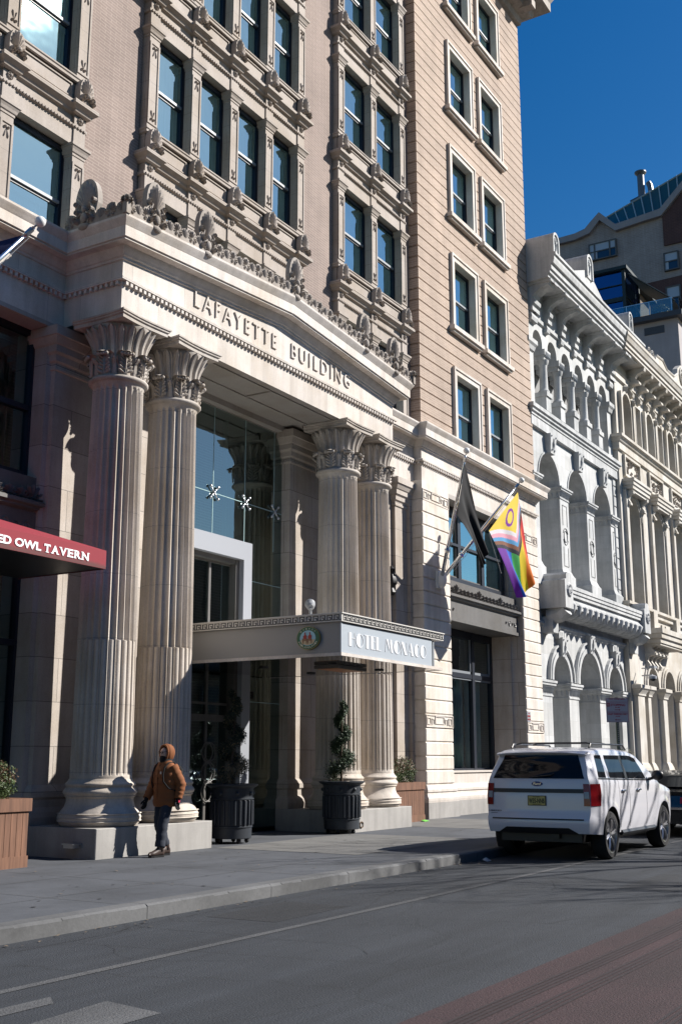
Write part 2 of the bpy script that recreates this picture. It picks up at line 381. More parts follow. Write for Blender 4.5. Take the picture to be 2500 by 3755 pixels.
# ---- carving helpers
def petal(mb, base, tip, wdt, dep, y=0.0, mi=0):
    b = Vector(base); t = Vector(tip); d = t - b; L = d.length; d /= L; n = Vector((-d.y, d.x))
    def P(s, o, yy): p = b + d * (L * s) + n * o; return (p.x, y - yy, p.y)
    vs = [P(0, 0, 0.2 * dep), P(0.45, -wdt * 0.42, 0), P(0.45, 0, dep * 0.8), P(0.45, wdt * 0.42, 0), P(0.8, -wdt * 0.5, 0.1 * dep), P(0.8, 0, dep), P(0.8, wdt * 0.5, 0.1 * dep), P(1, 0, dep * 0.3)]
    mb.add(vs, [(0, 1, 2), (0, 2, 3), (1, 4, 5, 2), (2, 5, 6, 3), (4, 7, 5), (5, 7, 6)], mi)
def volute(mb, x, z, r, y, dep, mi=0):
    n = 10; ring_ = [(x + r * math.cos(2 * math.pi * i / n), z + r * math.sin(2 * math.pi * i / n)) for i in range(n)]
    vs = [(a, y, b) for a, b in ring_] + [(x + (a - x) * 0.75, y - dep, z + (b - z) * 0.75) for a, b in ring_] + [(x + (a - x) * 0.45, y - dep * 0.4, z + (b - z) * 0.45) for a, b in ring_] + [(x, y - dep * 1.2, z)]
    fs = [(i, (i + 1) % n, n + (i + 1) % n, n + i) for i in range(n)] + [(n + i, n + (i + 1) % n, 2 * n + (i + 1) % n, 2 * n + i) for i in range(n)] + [(2 * n + i, 2 * n + (i + 1) % n, 3 * n) for i in range(n)]
    mb.add(vs, fs, mi)
def fan(mb, x, z, rad, y, dep, n=7, spread=150, wd=None, hs=1.0):
    for i in range(n):
        a = R(90 + spread * (0.5 - i / (n - 1))); l = rad * (1.0 - 0.18 * abs(0.5 - i / (n - 1)) * 2)
        petal(mb, (x + 0.12 * rad * math.cos(a), z + 0.12 * rad * math.sin(a)), (x + l * math.cos(a), z + l * hs * math.sin(a)), wd or rad * 0.33, dep, y)
def anthemion():
    m = MB(); W = 0.25
    out = []
    for i in range(21):
        a = math.pi * i / 20; out.append((W * math.cos(a) * (1 + 0.1 * math.sin(a) ** 2), 0.42 + 0.50 * math.sin(a) ** 0.9))
    out = [(W * 0.75, 0.0), (W * 0.8, 0.2)] + out + [(-W * 0.8, 0.2), (-W * 0.75, 0.0)]
    m.prism(out, 0.0, 0.11)
    for i in range(9):
        a = R(90 + 110 * (0.5 - i / 8)); l = 0.56 * (1 - 0.40 * abs(0.5 - i / 8) * 2)
        petal(m, (0.03 * math.cos(a), 0.36 + 0.03 * math.sin(a)), (l * math.cos(a) * 0.78, 0.34 + l * math.sin(a)), 0.085, 0.045, 0.0)
    for s_ in (-1, 1):
        volute(m, s_ * 0.19, 0.46, 0.055, 0, 0.07); volute(m, s_ * 0.15, 0.29, 0.06, 0, 0.09); volute(m, s_ * 0.16, 0.13, 0.06, 0, 0.10)
        m.tube([(s_ * 0.05, -0.05, 0.26), (s_ * 0.14, -0.05, 0.20), (s_ * 0.17, -0.05, 0.34), (s_ * 0.12, -0.04, 0.44)], [0.022, 0.02, 0.018, 0.012], 6)
    m.sphere((0, -0.05, 0.33), 0.05, 8, sc_=(1, .9, 1.25)); m.sphere((0, -0.04, 0.17), 0.065, 8, sc_=(1.1, 0.8, 1.5)); m.sphere((0, -0.02, 0.0), 0.085, 8, sc_=(1.5, .8, .8))
    return m
am = anthemion()
def gz(x): return 0.4 * (1 - abs(x - XM) / (XE1 - XM))
a0 = None
for x in (14.15, 15.63, 18.70, 21.65, 23.10):
    if a0 is None: a0 = am.obj('antefix', M['carve'], hotel); a0.location = (x, YE - 0.36, 10.74 + gz(x))
    else: dup(a0, hotel, (x, YE - 0.36, 10.74 + gz(x)))
c = dup(a0, hotel, (XE0 - 0.36, 13.45, 10.74), R(-90)); c.scale = (1.1, 1.1, 1.02)
# cresting: wavy strip of small palmettes
mb = MB()
def crest(m, A, B, z0, z1):
    L = math.hypot(B[0] - A[0], B[1] - A[1]); k = max(2, int(L / 0.21)); u = MB()
    for i in range(k):
        x = (i + 0.5) * L / k; zz = z0 + (z1 - z0) * x / L; w_ = L / k
        h = 0.21 if i % 2 else 0.25
        u.prism([(x - w_ * 0.5, zz - 0.05), (x + w_ * 0.5, zz - 0.05), (x + w_ * 0.5, zz + 0.15), (x + w_ * 0.38, zz + h), (x, zz + h + 0.03), (x - w_ * 0.38, zz + h), (x - w_ * 0.5, zz + 0.15)], 0.0, 0.07)
        if i % 2: fan(u, x, zz + 0.02, 0.23, 0.0, 0.02, 5, 70, 0.045)
        else:
            fan(u, x, zz + 0.10, 0.16, 0.0, 0.022, 9, 200, 0.036); volute(u, x - 0.05, zz + 0.045, 0.04, 0, 0.02); volute(u, x + 0.05, zz + 0.045, 0.04, 0, 0.02)
    ang = math.atan2(B[1] - A[1], B[0] - A[0])
    m.xf(Matrix.Translation((A[0], A[1], 0)) @ Matrix.Rotation(ang, 4, 'Z'), u)
co = YE - 0.385
crest(mb, (XE0 - 0.385, YW - 0.3), (XE0 - 0.385, co), 10.78, 10.78); crest(mb, (XE0 - 0.385, co), (XM, co), 10.78, 11.18); crest(mb, (XM, co), (XE1 + 0.385, co), 11.18, 10.78)
for x in (XE0 - 0.385, XE1 + 0.385):
    mb.box(x - 0.05, x + 0.05, co - 0.05, co + 0.05, 10.74, 10.98); fanm = MB(); fan(fanm, 0, 10.96, 0.14, -0.02, 0.05, 7, 170, 0.05)
    for r_ in (0, 90, 180, 270, 45): mb.xf(Matrix.Translation((x, co, 0)) @ Matrix.Rotation(R(r_), 4, 'Z'), fanm)
mb.obj('cresting', M['carve'], hotel)

# ---- columns
YC = 13.25
def shaft_mesh():
    m = MB(); nf, per = 24, 8; n = nf * per; rows = []
    def rad(z):
        t = (z - 1.2) / 6.7; return 0.505 - 0.065 * max(0, t) ** 1.35
    zs = [1.20, 1.235, 1.25, 1.27, 1.30, 1.36, 2.0, 2.8, 3.40, 3.44, 3.452, 3.46, 4.2, 5.0, 5.8, 6.6, 7.3, 7.72, 7.79, 7.83, 7.86, 7.875, 7.91, 7.95]
    for z in zs:
        Rr = rad(z)
        if z < 1.25: k = 0
        elif z <= 1.36: k = max(0.0, min(1.0, (z - 1.25) / 0.08)) ** 0.5
        elif z >= 7.72: k = max(0.0, min(1.0, (7.875 - z) / 0.12)) ** 0.5
        else: k = 1
        if z > 7.9: Rr += (z - 7.9) * 0.8
        row = []
        for i in range(n):
            t = (i % per) / per; u = (t - 0.5) / 0.40; d = 0
            if abs(u) < 1:
                q = math.sqrt(1 - u * u)
                d = (0.042 - 0.038 * q) if z <= 3.45 else 0.062 * q
                if z <= 3.45 and abs(u) > 0.97: d = 0.042
            a = 2 * math.pi * i / n; r_ = Rr - d * k; row.append((r_ * math.cos(a), r_ * math.sin(a), z))
        rows += row
    fs = [(j * n + i, j * n + (i + 1) % n, (j + 1) * n + (i + 1) % n, (j + 1) * n + i) for j in range(len(zs) - 1) for i in range(n)]
    m.add(rows, fs); return m
def base_mesh():
    m = MB()
    def tor(z0, z1, r0, bulge, k=5): return [(r0 + bulge * math.sin(math.pi * i / k), z0 + (z1 - z0) * i / k) for i in range(k + 1)]
    p = [(0.60, 0.46)] + tor(0.475, 0.70, 0.62, 0.055, 7) + [(0.61, 0.715), (0.57, 0.76), (0.545, 0.84), (0.545, 0.90), (0.575, 0.93)] + tor(0.94, 1.05, 0.565, 0.035) + [(0.555, 1.065), (0.56, 1.075)] + tor(1.08, 1.15, 0.55, 0.025) + [(0.53, 1.165), (0.515, 1.20), (0.505, 1.205)]
    m.lathe(p, 48)
    for z in (0.54, 0.60, 0.66): m.lathe([(0.667, z - 0.012), (0.684, z), (0.667, z + 0.012)], 48, cap=False)
    return m
def capital_mesh():
    m = MB(); rnd = random.Random(3)
    m.lathe([(0.445, 7.93), (0.50, 7.95), (0.525, 7.98), (0.525, 8.005), (0.50, 8.035), (0.45, 8.05)], 40)
    m.lathe([(0.43, 8.04), (0.425, 8.30), (0.44, 8.55), (0.49, 8.78), (0.55, 8.90), (0.56, 8.965)], 40)
    def leaf(a, w0, zr, rr, ws, rib, ser=0.0, mt=9):
        k = 7; vs = []; fs = []
        for j in range(mt):
            t = j / (mt - 1); z = zr(t); r_ = rr(t); w_ = ws(t) * w0
            for i in range(k):
                u = i / (k - 1) * 2 - 1; jit = ser * (rnd.random() - 0.5) if abs(u) > 0.5 else 0
                aa = a + u * w_ / 2 / max(r_, 0.3) + jit * 0.6
                cup = 0.0 if abs(u) < 0.1 else (-0.03 if abs(abs(u) - 0.66) < 0.1 else (0.0 if abs(u) < 0.5 else -0.012))
                vs.append(((r_ + cup * rib) * math.cos(aa), (r_ + cup * rib) * math.sin(aa), z + jit * 0.3))
        for j in range(mt - 1):
            for i in range(k - 1): fs.append((j * k + i, j * k + i + 1, (j + 1) * k + i + 1, (j + 1) * k + i))
        m.add(vs, fs)
    for i in range(20):   # tall plain leaves
        leaf(2 * math.pi * (i + 0.5) / 20, 0.155, lambda t: 8.22 + 0.71 * t ** 0.92, lambda t: 0.455 + 0.05 * t + 0.15 * max(0, t - 0.45) ** 1.5 * 2.3, lambda t: 0.85 + 0.35 * t if t < 0.82 else 1.14 * math.sqrt(max(0.0, 1 - ((t - 0.82) / 0.18) ** 2)), 1.5, mt=14)
    for i in range(8):    # acanthus
        a = 2 * math.pi * (i + 0.25) / 8
        leaf(a, 0.40, lambda t: 8.05 + 0.40 * math.sin(min(t, 1) * math.pi * 0.62) / math.sin(math.pi * 0.5), lambda t: 0.47 + 0.03 * t + 0.16 * max(0, t - 0.62) ** 0.8 * 2.2 * (1 if t < 2 else 0), lambda t: 1.0 - 0.25 * t if t < 0.8 else 0.8 - (t - 0.8) * 2.6, 1.6, 0.05, 12)
        lf = MB()
        for k_ in range(5):
            for q in (-1, 1): petal(lf, (q * 0.012, 8.07 + 0.065 * k_), (q * (0.135 - 0.012 * k_), 8.14 + 0.068 * k_), 0.06, 0.035, 0.0)
        petal(lf, (0, 8.05), (0, 8.42), 0.045, 0.05, 0.0)
        m.xf(Matrix.Rotation(a + math.pi / 2, 4, 'Z') @ Matrix.Translation((0, -0.485, 0)), lf)
        for s_ in (-0.16, -0.08, 0, 0.08, 0.16): m.sphere((0.585 * math.cos(a + s_), 0.585 * math.sin(a + s_), 8.40), 0.034, 4)
    for i in range(8):
        a = 2 * math.pi * (i + 0.75) / 8
        leaf(a, 0.24, lambda t: 8.05 + 0.30 * t, lambda t: 0.465 + 0.04 * t + (0.06 if t > 0.85 else 0), lambda t: 0.9 - 0.5 * t, 1.2, 0.06, 8)
    return m
def abacus_mesh():
    m = MB(); prof = [(0, 0), (0.02, 0.01), (0.02, 0.07), (0.045, 0.085), (0.045, 0.11), (0.065, 0.125), (0.065, 0.155), (-0.05, 0.168)]
    pts = []; h = 0.57
    cs = [(-h, h), (-h, -h), (h, -h), (h, h)]
    for a, b in zip(cs, cs[1:] + cs[:1]):
        A, B = Vector(a), Vector(b); nrm = Vector(((A + B) / 2)).normalized()
        for i in range(8):
            t = i / 8; p = A.lerp(B, t) - nrm * 0.035 * math.sin(math.pi * t); pts.append((p.x, p.y))
    pts.append(pts[0]); m.sweep([(o, 8.965 + z) for o, z in prof], pts)
    m.add([(x, y, 8.967) for x, y in pts[:-1]], [tuple(range(len(pts) - 1))]); return m
sm, bm, cm, ab = shaft_mesh(), base_mesh(), capital_mesh(), abacus_mesh()
def part_at(mb_, name, m, par, smooth=False): return mb_.obj(name, m, par, smooth=smooth)
col0 = bm.obj('column', M['shaft'], hotel, smooth=40); col0.location = (14.20, YC, 0)
for nm, mm, mt_, s_ in (('shaft', sm, M['shaft'], 40), ('capital', cm, M['capital'], 50), ('abacus', ab, M['capital'], False)):
    o = mm.obj(nm, mt_, None, smooth=s_); o.parent = col0
for x in (15.70, 21.66, 23.16): dup(col0, hotel, (x, YC, 0))
# pedestals
def pedestal(x0, x1):
    m = MB(); m.bevbox(x0, x1, 12.6, 14.45, -0.02, 0.46, 0.012); return m.obj('pedestal', M['granite'], hotel)
pedestal(13.45, 16.37); pedestal(21.0, 23.88)
# antae behind the columns
def anta(x0, x1, name='anta', y0=YW, yb=14.75):
    m = MB(); m.box(x0, x1, y0, yb, 0.46, 9.12)
    m.sweep([(0, 8.28), (0.03, 8.29), (0.035, 8.33), (0.015, 8.35), (0.015, 8.42), (0.06, 8.45), (0.07, 8.54), (0.075, 8.56), (0.12, 8.60), (0.125, 8.72), (0.15, 8.74), (0.20, 8.84), (0.21, 8.86), (0.235, 8.87), (0.235, 9.04), (0.0, 9.045)], [(x0, yb), (x0, y0), (x1, y0), (x1, yb)])
    m.sweep([(0.09, 0.46), (0.10, 0.58), (0.085, 0.66), (0.04, 0.74), (0.035, 0.86), (0.07, 0.90), (0.07, 0.98), (0.03, 1.06), (0, 1.10)], [(x0, yb), (x0, y0), (x1, y0), (x1, yb)])
    return m.obj(name, M['wallst'], hotel)
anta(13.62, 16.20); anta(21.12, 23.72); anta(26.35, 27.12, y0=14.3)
# side bays: jambs and recesses
mb = MB(); mb.box(13.50, 13.64, 14.33, 15.1, 0, 9.05); mb.cut(); mb.box(23.72, 24.1, 14.36, 15.1, 0, 9.05); mb.cut(); mb.box(26.1, 26.36, 14.4, 15.1, 0, 9.05); mb.cut(); mb.box(27.0, 27.3, 14.2, 14.9, 0.0, 9.05)
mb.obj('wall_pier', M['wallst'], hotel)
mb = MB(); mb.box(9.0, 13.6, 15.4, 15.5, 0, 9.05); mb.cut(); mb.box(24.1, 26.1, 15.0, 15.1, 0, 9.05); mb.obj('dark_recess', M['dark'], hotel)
# metal storefront left bay and right bay
def metal_bay(x0, x1, y, split=(5.05, 6.3)):
    f = MB(); n = max(1, round((x1 - x0) / 1.1))
    for i in range(n + 1):
        x = x0 + (x1 - x0) * i / n; f.box(x - 0.06, x + 0.06, y, y + 0.14, 0.35, split[0]); f.box(x - 0.06, x + 0.06, y, y + 0.14, split[1], 9.05)
    for z in (0.9, 3.4, split[0] - 0.1, split[1] + 0.04, 7.55, 8.95): f.box(x0, x1, y + 0.01, y + 0.13, z, z + 0.10)
    o = f.obj('window', M['navy'], hotel)
    g = MB(); g.quad((x0, y + 0.08, 0.4), (x1, y + 0.08, 0.4), (x1, y + 0.08, split[0]), (x0, y + 0.08, split[0])); g.quad((x0, y + 0.08, split[1]), (x1, y + 0.08, split[1]), (x1, y + 0.08, 9.0), (x0, y + 0.08, 9.0))
    g.obj('pane', M['paneD'], o)
    s_ = MB(); spandrel_box(s_, x0, x1, y - 0.35, y + 0.1, split[0], split[1]); s_.obj('bronze_spandrel', M['bronze'], hotel)
def spandrel_box(m, x0, x1, y0, y1, z0, z1):
    h = z1 - z0; zb = z0 + 0.10; zc = z0 + h * 0.50
    m.box(x0, x1, y0 + 0.03, y1, z0, zb); m.box(x0, x1, y0 + 0.08, y1, zb, zc)
    m.sweep([(-0.08, zc), (0.0, zc + 0.04), (0.0, zc + 0.07), (0.06, zc + 0.10), (0.06, zc + 0.16), (0.03, zc + 0.18), (-0.2, zc + 0.19)], [(x0, y1), (x0, y0), (x1, y0), (x1, y1)])
    m.box(x0, x1, y0 + 0.12, y1, zc + 0.18, z1)
    k = int((x1 - x0) / 0.26)
    for i in range(k):
        x = x0 + (i + 0.5) * (x1 - x0) / k; big = (i % 6 == 2)
        fan(m, x, zc + 0.20, 0.30 if big else 0.2, y0 + 0.06, 0.07, 7, 170, 0.07); volute(m, x - 0.07, zc + 0.24, 0.05, y0 + 0.06, 0.06); volute(m, x + 0.07, zc + 0.24, 0.05, y0 + 0.06, 0.06)
    for x in (x0 + 0.22, x0 + 0.5, x1 - 0.95, x1 - 0.68, x1 - 0.45, x1 - 0.22):
        volute(m, x, (zb + zc) / 2, 0.10 if x in (x0 + 0.22, x1 - 0.68, x1 - 0.22) else 0.05, y0 + 0.08, 0.03)
metal_bay(9.5, 13.5, 14.64); metal_bay(24.1, 26.1, 14.75)

# ---- portico glass wall
mb = MB(); GY = 14.46
mb.quad((16.2, GY, 6.14), (21.12, GY, 6.14), (21.12, GY, 8.98), (16.2, GY, 8.98)); mb.quad((19.75, GY, 0.1), (21.12, GY, 0.1), (21.12, GY, 6.14), (19.75, GY, 6.14)); mb.quad((16.2, GY, 0.1), (16.55, GY, 0.1), (16.55, GY, 6.14), (16.2, GY, 6.14))
gw = mb.obj('glass_wall', M['paneL'], hotel)
mb = MB()
for x in (17.41, 18.53, 19.67, 20.8): mb.box(x - 0.008, x + 0.008, GY - 0.006, GY + 0.004, 6.14, 8.98)
for x in (18.13, 19.27): mb.box(x - 0.012, x + 0.012, GY + 0.2, GY + 0.3, 6.14, 8.9)
mb.box(16.2, 21.12, GY - 0.006, GY + 0.004, 7.065, 7.08); mb.box(19.76, 21.12, GY - 0.006, GY + 0.004, 5.35, 5.363); mb.box(19.76, 21.12, GY - 0.006, GY + 0.004, 2.72, 2.735)
mb.obj('glass_joint', mat('glass_edge', (0.35, 0.5, 0.5), 0.3), gw)
sp = MB()
for a in (45, 135, 225, 315):
    ca, sa = math.cos(R(a)), math.sin(R(a)); sp.tube([(0, -0.04, 0), (ca * 0.17, -0.04, sa * 0.17)], [0.022, 0.014], 6); sp.sphere((ca * 0.18, -0.045, sa * 0.18), 0.034, 5)
sp.sphere((0, -0.04, 0), 0.035, 5)
s0 = sp.obj('spider_fitting', M['steel'], gw, smooth=True); s0.location = (18.53, GY, 7.07)
for x in (19.67, 17.41, 20.8): dup(s0, gw, (x, GY, 7.07))
mb = MB(); mb.box(16.2, 21.12, GY - 0.02, GY + 0.2, 8.98, 9.13); mb.box(16.2, 21.12, 14.28, GY - 0.02, 9.0, 9.127); mb.obj('glass_header', M['soffit'], hotel)
# white entrance frame
mb = MB(); FX0, FX1, FY = 16.55, 19.75, 14.28
mb.box(FX0, FX0 + 0.3, FY, 14.47, 0, 6.14); mb.box(FX1 - 0.3, FX1, FY, 14.47, 0, 6.14); mb.box(FX0 + 0.3, FX1 - 0.3, FY, 14.47, 5.74, 6.14)
mb.obj('entrance_frame', M['white'], hotel)
IY = 14.55
mb = MB()
for x in (FX0 + 0.33, 17.6, 18.62, FX1 - 0.36): mb.box(x - 0.035, x + 0.035, IY, IY + 0.07, 0.05, 5.74)
for z, h in ((0.05, 0.16), (2.28, 0.14), (2.62, 0.05), (5.6, 0.14)): mb.box(FX0 + 0.3, FX1 - 0.3, IY + 0.003, IY + 0.067, z, z + h)
mb.box(FX1 - 0.42, FX1 - 0.3, 14.40, 14.62, 0, 5.74); mb.box(FX0 + 0.3, FX1 - 0.42, 14.42, 14.62, 5.64, 5.74); dr = mb.obj('entrance_door', M['bronze'], hotel)
mb = MB(); mb.quad((FX0 + 0.3, IY + 0.035, 0.05), (FX1 - 0.3, IY + 0.035, 0.05), (FX1 - 0.3, IY + 0.035, 5.74), (FX0 + 0.3, IY + 0.035, 5.74)); mb.obj('pane', M['paneL'], dr)
mb = MB()
for z in (1.66, 1.26, 0.87):
    for x in (18.58, 18.67): mb.tube([(x + 0.17 * math.cos(a * math.pi / 12), IY - 0.07, z + 0.19 * math.sin(a * math.pi / 12)) for a in range(25)], 0.013, 6, cap=False)
    mb.tube([(18.62, IY, z + 0.19), (18.62, IY - 0.07, z + 0.19)], 0.012, 6)
mb.obj('ring_handle', M['bronze'], dr)
nm = fit_text("433", 19.98, 20.12, 2.80, 2.95, GY - 0.004, 0.004, bold=0.01); nm.obj('street_number', M['black'], gw)
# lobby interior
mb = MB(); mb.quad((16, 18.5, 0), (21.3, 18.5, 0), (21.3, 18.5, 9), (16, 18.5, 9)); mb.quad((21.3, 14.5, 0), (21.3, 18.5, 0), (21.3, 18.5, 9), (21.3, 14.5, 9)); mb.quad((16, 14.5, 0), (16, 18.5, 0), (16, 18.5, 9), (16, 14.5, 9)); mb.quad((16, 14.5, 8.97), (21.3, 14.5, 8.97), (21.3, 18.5, 8.97), (16, 18.5, 8.97))
mb.quad((16, 14.5, 3.6), (21.3, 14.8, 3.6), (21.3, 18.5, 3.6), (16, 18.5, 3.6))
mb.obj('lobby_interior', mat('lobby_wall', (0.05, 0.055, 0.05), 0.8), hotel)

# ---- upper walls
ZB = 10.74; ZTOP = 29.3; YB = 14.30
mb = MB()
for a, b in ((8.0, 10.3), (13.93, 15.60), (21.46, 23.08), (26.87, XT0)):
    mb.quad((a, YB, ZB), (b, YB, ZB), (b, YB, ZTOP), (a, YB, ZTOP))
mb.obj('brick_wall', M['brick'], hotel)
mb = MB()   # tower: rusticated brick with recessed courses
GP, G0 = 0.3391, 11.21
def groove_prof(z0, z1):
    p = [(0, z0)]; k = math.ceil((z0 - G0) / GP - 1e-6)
    while G0 + k * GP < z1 - 0.03:
        z = G0 + k * GP
        if z > z0 + 0.01: p += [(0, z), (-0.035, z + 0.002), (-0.035, z + 0.034), (0, z + 0.036)]
        k += 1
    return p + [(0, z1)]
TW = [(30.475, 1.53), (32.91, 1.53)]; TWT = [13.18, 16.92, 20.66, 24.40, 28.14]
def tower_seg(path, z0, z1): mb.sweep(groove_prof(z0, z1), path)
tower_seg([(XT0, YB + 0.02), (XT0, YT), (29.50, YT)], ZB, ZTOP); tower_seg([(31.45, YT), (31.93, YT)], ZB, ZTOP); tower_seg([(33.88, YT), (XT1, YT), (XT1, 20)], ZB, ZTOP)
for x0, x1 in ((29.5, 31.45), (31.93, 33.88)):
    z = 13.18
    for zt in TWT: tower_seg([(x0, YT), (x1, YT)], zt, min(ZTOP, zt + 3.74 - 2.42 + 0.0))
mb.obj('brick_tower', M['brick2'], hotel)
# tower window surrounds
def surround(w_, h, first):
    m = MB(); f = 0.20; y = -0.07
    for x0, x1, z0, z1 in ((-w_ / 2 - f, -w_ / 2, 0, h + f), (w_ / 2, w_ / 2 + f, 0, h + f), (-w_ / 2, w_ / 2, h, h + f)):
        m.box(x0, x1, y, 0.5, z0, z1)
    m.box(-w_ / 2 - f - 0.02, -w_ / 2 - f + 0.05, y - 0.03, 0.1, 0, h + f + 0.02); m.box(w_ / 2 + f - 0.05, w_ / 2 + f + 0.02, y - 0.03, 0.1, 0, h + f + 0.02); m.box(-w_ / 2 - f, w_ / 2 + f, y - 0.033, 0.1, h + f - 0.05, h + f + 0.022)
    if not first:
        m.box(-w_ / 2 - f - 0.15, w_ / 2 + f + 0.15, y - 0.12, 0.3, -0.13, 0.0); m.box(-w_ / 2 - f - 0.08, w_ / 2 + f + 0.08, y - 0.06, 0.3, -0.2, -0.13)
        m.box(-w_ / 2, w_ / 2, -0.02, 0.5, 0.0, 0.05)
    return m
def sash_window(w_, h, yd=0.0, wide=False):
    """frame mesh with children; origin at sill centre; front of frame at local y=0"""
    f = MB(); t = 0.05
    f.box(-w_ / 2, -w_ / 2 + t, 0, 0.16, 0, h); f.box(w_ / 2 - t, w_ / 2, 0, 0.16, 0, h); f.box(-w_ / 2 + t, w_ / 2 - t, 0.002, 0.16, h - 0.10, h); f.box(-w_ / 2 + t, w_ / 2 - t, 0.002, 0.16, 0, 0.06)
    for s_ in (-1, 1): f.box(min(s_ * (w_ / 2 - t), s_ * (w_ / 2 - t - 0.03)), max(s_ * (w_ / 2 - t), s_ * (w_ / 2 - t - 0.03)), 0.02, 0.11, 0.06, h - 0.10)
    f.box(-w_ / 2 + t, w_ / 2 - t, 0.05, 0.12, h * 0.5 - 0.06, h * 0.5 - 0.012)
    o = f.obj('window', M['navy'], hotel)
    s1 = MB(); s1.box(-w_ / 2 + t + 0.02, w_ / 2 - t - 0.02, 0.015, 0.055, h * 0.5 - 0.01, h * 0.5 + 0.05); s1.cut(); s1.box(-w_ / 2 + t, w_ / 2 - t, 0.04, 0.1, 0.06, 0.11)
    under(s1, 'sash_rail', M['sash'], o)
    p = MB(); xa, xb = -w_ / 2 + t + 0.02, w_ / 2 - t - 0.02
    p.quad((xa, 0.04, h * 0.5), (xb, 0.04, h * 0.5), (xb, 0.04, h - 0.1), (xa, 0.04, h - 0.1)); p.quad((xa, 0.07, 0.1), (xb, 0.07, 0.1), (xb, 0.07, h * 0.5), (xa, 0.07, h * 0.5))
    a = p.obj('pane', M['pane']); a.parent = o
    c = MB(); n = 44; cw = (xb - xa)
    pts = [(xb - cw + cw * i / n, 0.155 + (0.022 if i > 24 else 0.006) * math.sin(i * 2.1) + 0.008 * math.sin(i * 5.3)) for i in range(n + 1)]
    for (x, y), (x2, y2) in zip(pts, pts[1:]): c.quad((x, y, 0.05), (x2, y2, 0.05), (x2, y2, h), (x, y, h))
    a = c.obj('curtain', M['curtain'], smooth=True); a.parent = o
    if wide:
        c = MB(); c.quad((xa, 0.10, h * 0.42), (xb, 0.10, h * 0.42), (xb, 0.10, h), (xa, 0.10, h)); c.obj('roller_shade', M['shade']).parent = o
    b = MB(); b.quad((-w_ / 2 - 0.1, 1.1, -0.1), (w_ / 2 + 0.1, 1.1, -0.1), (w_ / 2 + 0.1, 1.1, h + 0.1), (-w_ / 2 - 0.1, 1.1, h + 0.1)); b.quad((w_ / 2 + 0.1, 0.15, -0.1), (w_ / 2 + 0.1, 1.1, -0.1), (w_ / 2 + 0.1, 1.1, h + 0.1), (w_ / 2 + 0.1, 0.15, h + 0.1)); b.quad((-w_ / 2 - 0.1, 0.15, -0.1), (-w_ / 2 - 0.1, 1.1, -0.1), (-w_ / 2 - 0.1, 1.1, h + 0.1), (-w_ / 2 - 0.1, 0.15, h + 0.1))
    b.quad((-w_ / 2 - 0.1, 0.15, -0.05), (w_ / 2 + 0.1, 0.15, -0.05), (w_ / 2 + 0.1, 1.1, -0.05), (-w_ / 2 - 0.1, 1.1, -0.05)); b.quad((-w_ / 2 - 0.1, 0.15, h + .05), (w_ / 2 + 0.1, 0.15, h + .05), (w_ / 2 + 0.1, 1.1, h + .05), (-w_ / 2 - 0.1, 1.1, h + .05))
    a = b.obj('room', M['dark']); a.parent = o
    return o
H_T = 2.22
tw0 = sash_window(1.53, H_T); sur = surround(1.53, H_T, False).obj('window_surround', M['lime'], hotel)
first = True
for zt in TWT:
    for xc, w_ in TW:
        zb = zt - 0.20 - H_T
        if first: tw0.location = (xc, YT + 0.17, zb + 0.02); sur.location = (xc, YT, zb); first = False
        else: dup(tw0, hotel, (xc, YT + 0.17, zb + 0.02)); dup(sur, hotel, (xc, YT, zb))

# ---- terracotta window bays
PIT = 3.73
def pilaster_mesh(w_=0.30, H=2.35):
    m = MB(); h = w_ / 2; m.box(-h, h, 0, 0.5, 0, H - 0.22)
    # raised frame leaving a sunk panel, carved ends
    for a, b, c, d in ((-h, -h + 0.045, 0.12, H - 0.36), (h - 0.045, h, 0.12, H - 0.36), (-h + 0.045, h - 0.045, 0.12, 0.16), (-h + 0.045, h - 0.045, H - 0.40, H - 0.36)): m.box(a, b, -0.02, 0.01, c, d)
    for z, s_ in ((0.18, 1), (H - 0.42, -1)):
        for q in (-1, 1):
            volute(m, q * 0.035, z + s_ * 0.06, 0.03, 0, 0.03); petal(m, (q * 0.01, z + s_ * 0.09), (q * 0.05, z + s_ * 0.26), 0.04, 0.03, 0)
    m.sweep([(0, H - 0.24), (0.015, H - 0.23), (0.015, H - 0.19), (0.035, H - 0.17), (0.05, H - 0.12), (0.07, H - 0.08), (0.09, H - 0.06), (0.09, H - 0.01), (0.0, H)], [(-h, 0.45), (-h, 0), (h, 0), (h, 0.45)])
    m.box(-h, h, 0.0, 0.45, H - 0.22, H - 0.005)
    for q in (-1, 1):   # panel on the reveal side
        m.box(q * h - 0.008, q * h + 0.008, 0.08, 0.10, 0.15, H - 0.4); m.box(q * h - 0.008, q * h + 0.008, 0.33, 0.35, 0.15, H - 0.4)
    return m
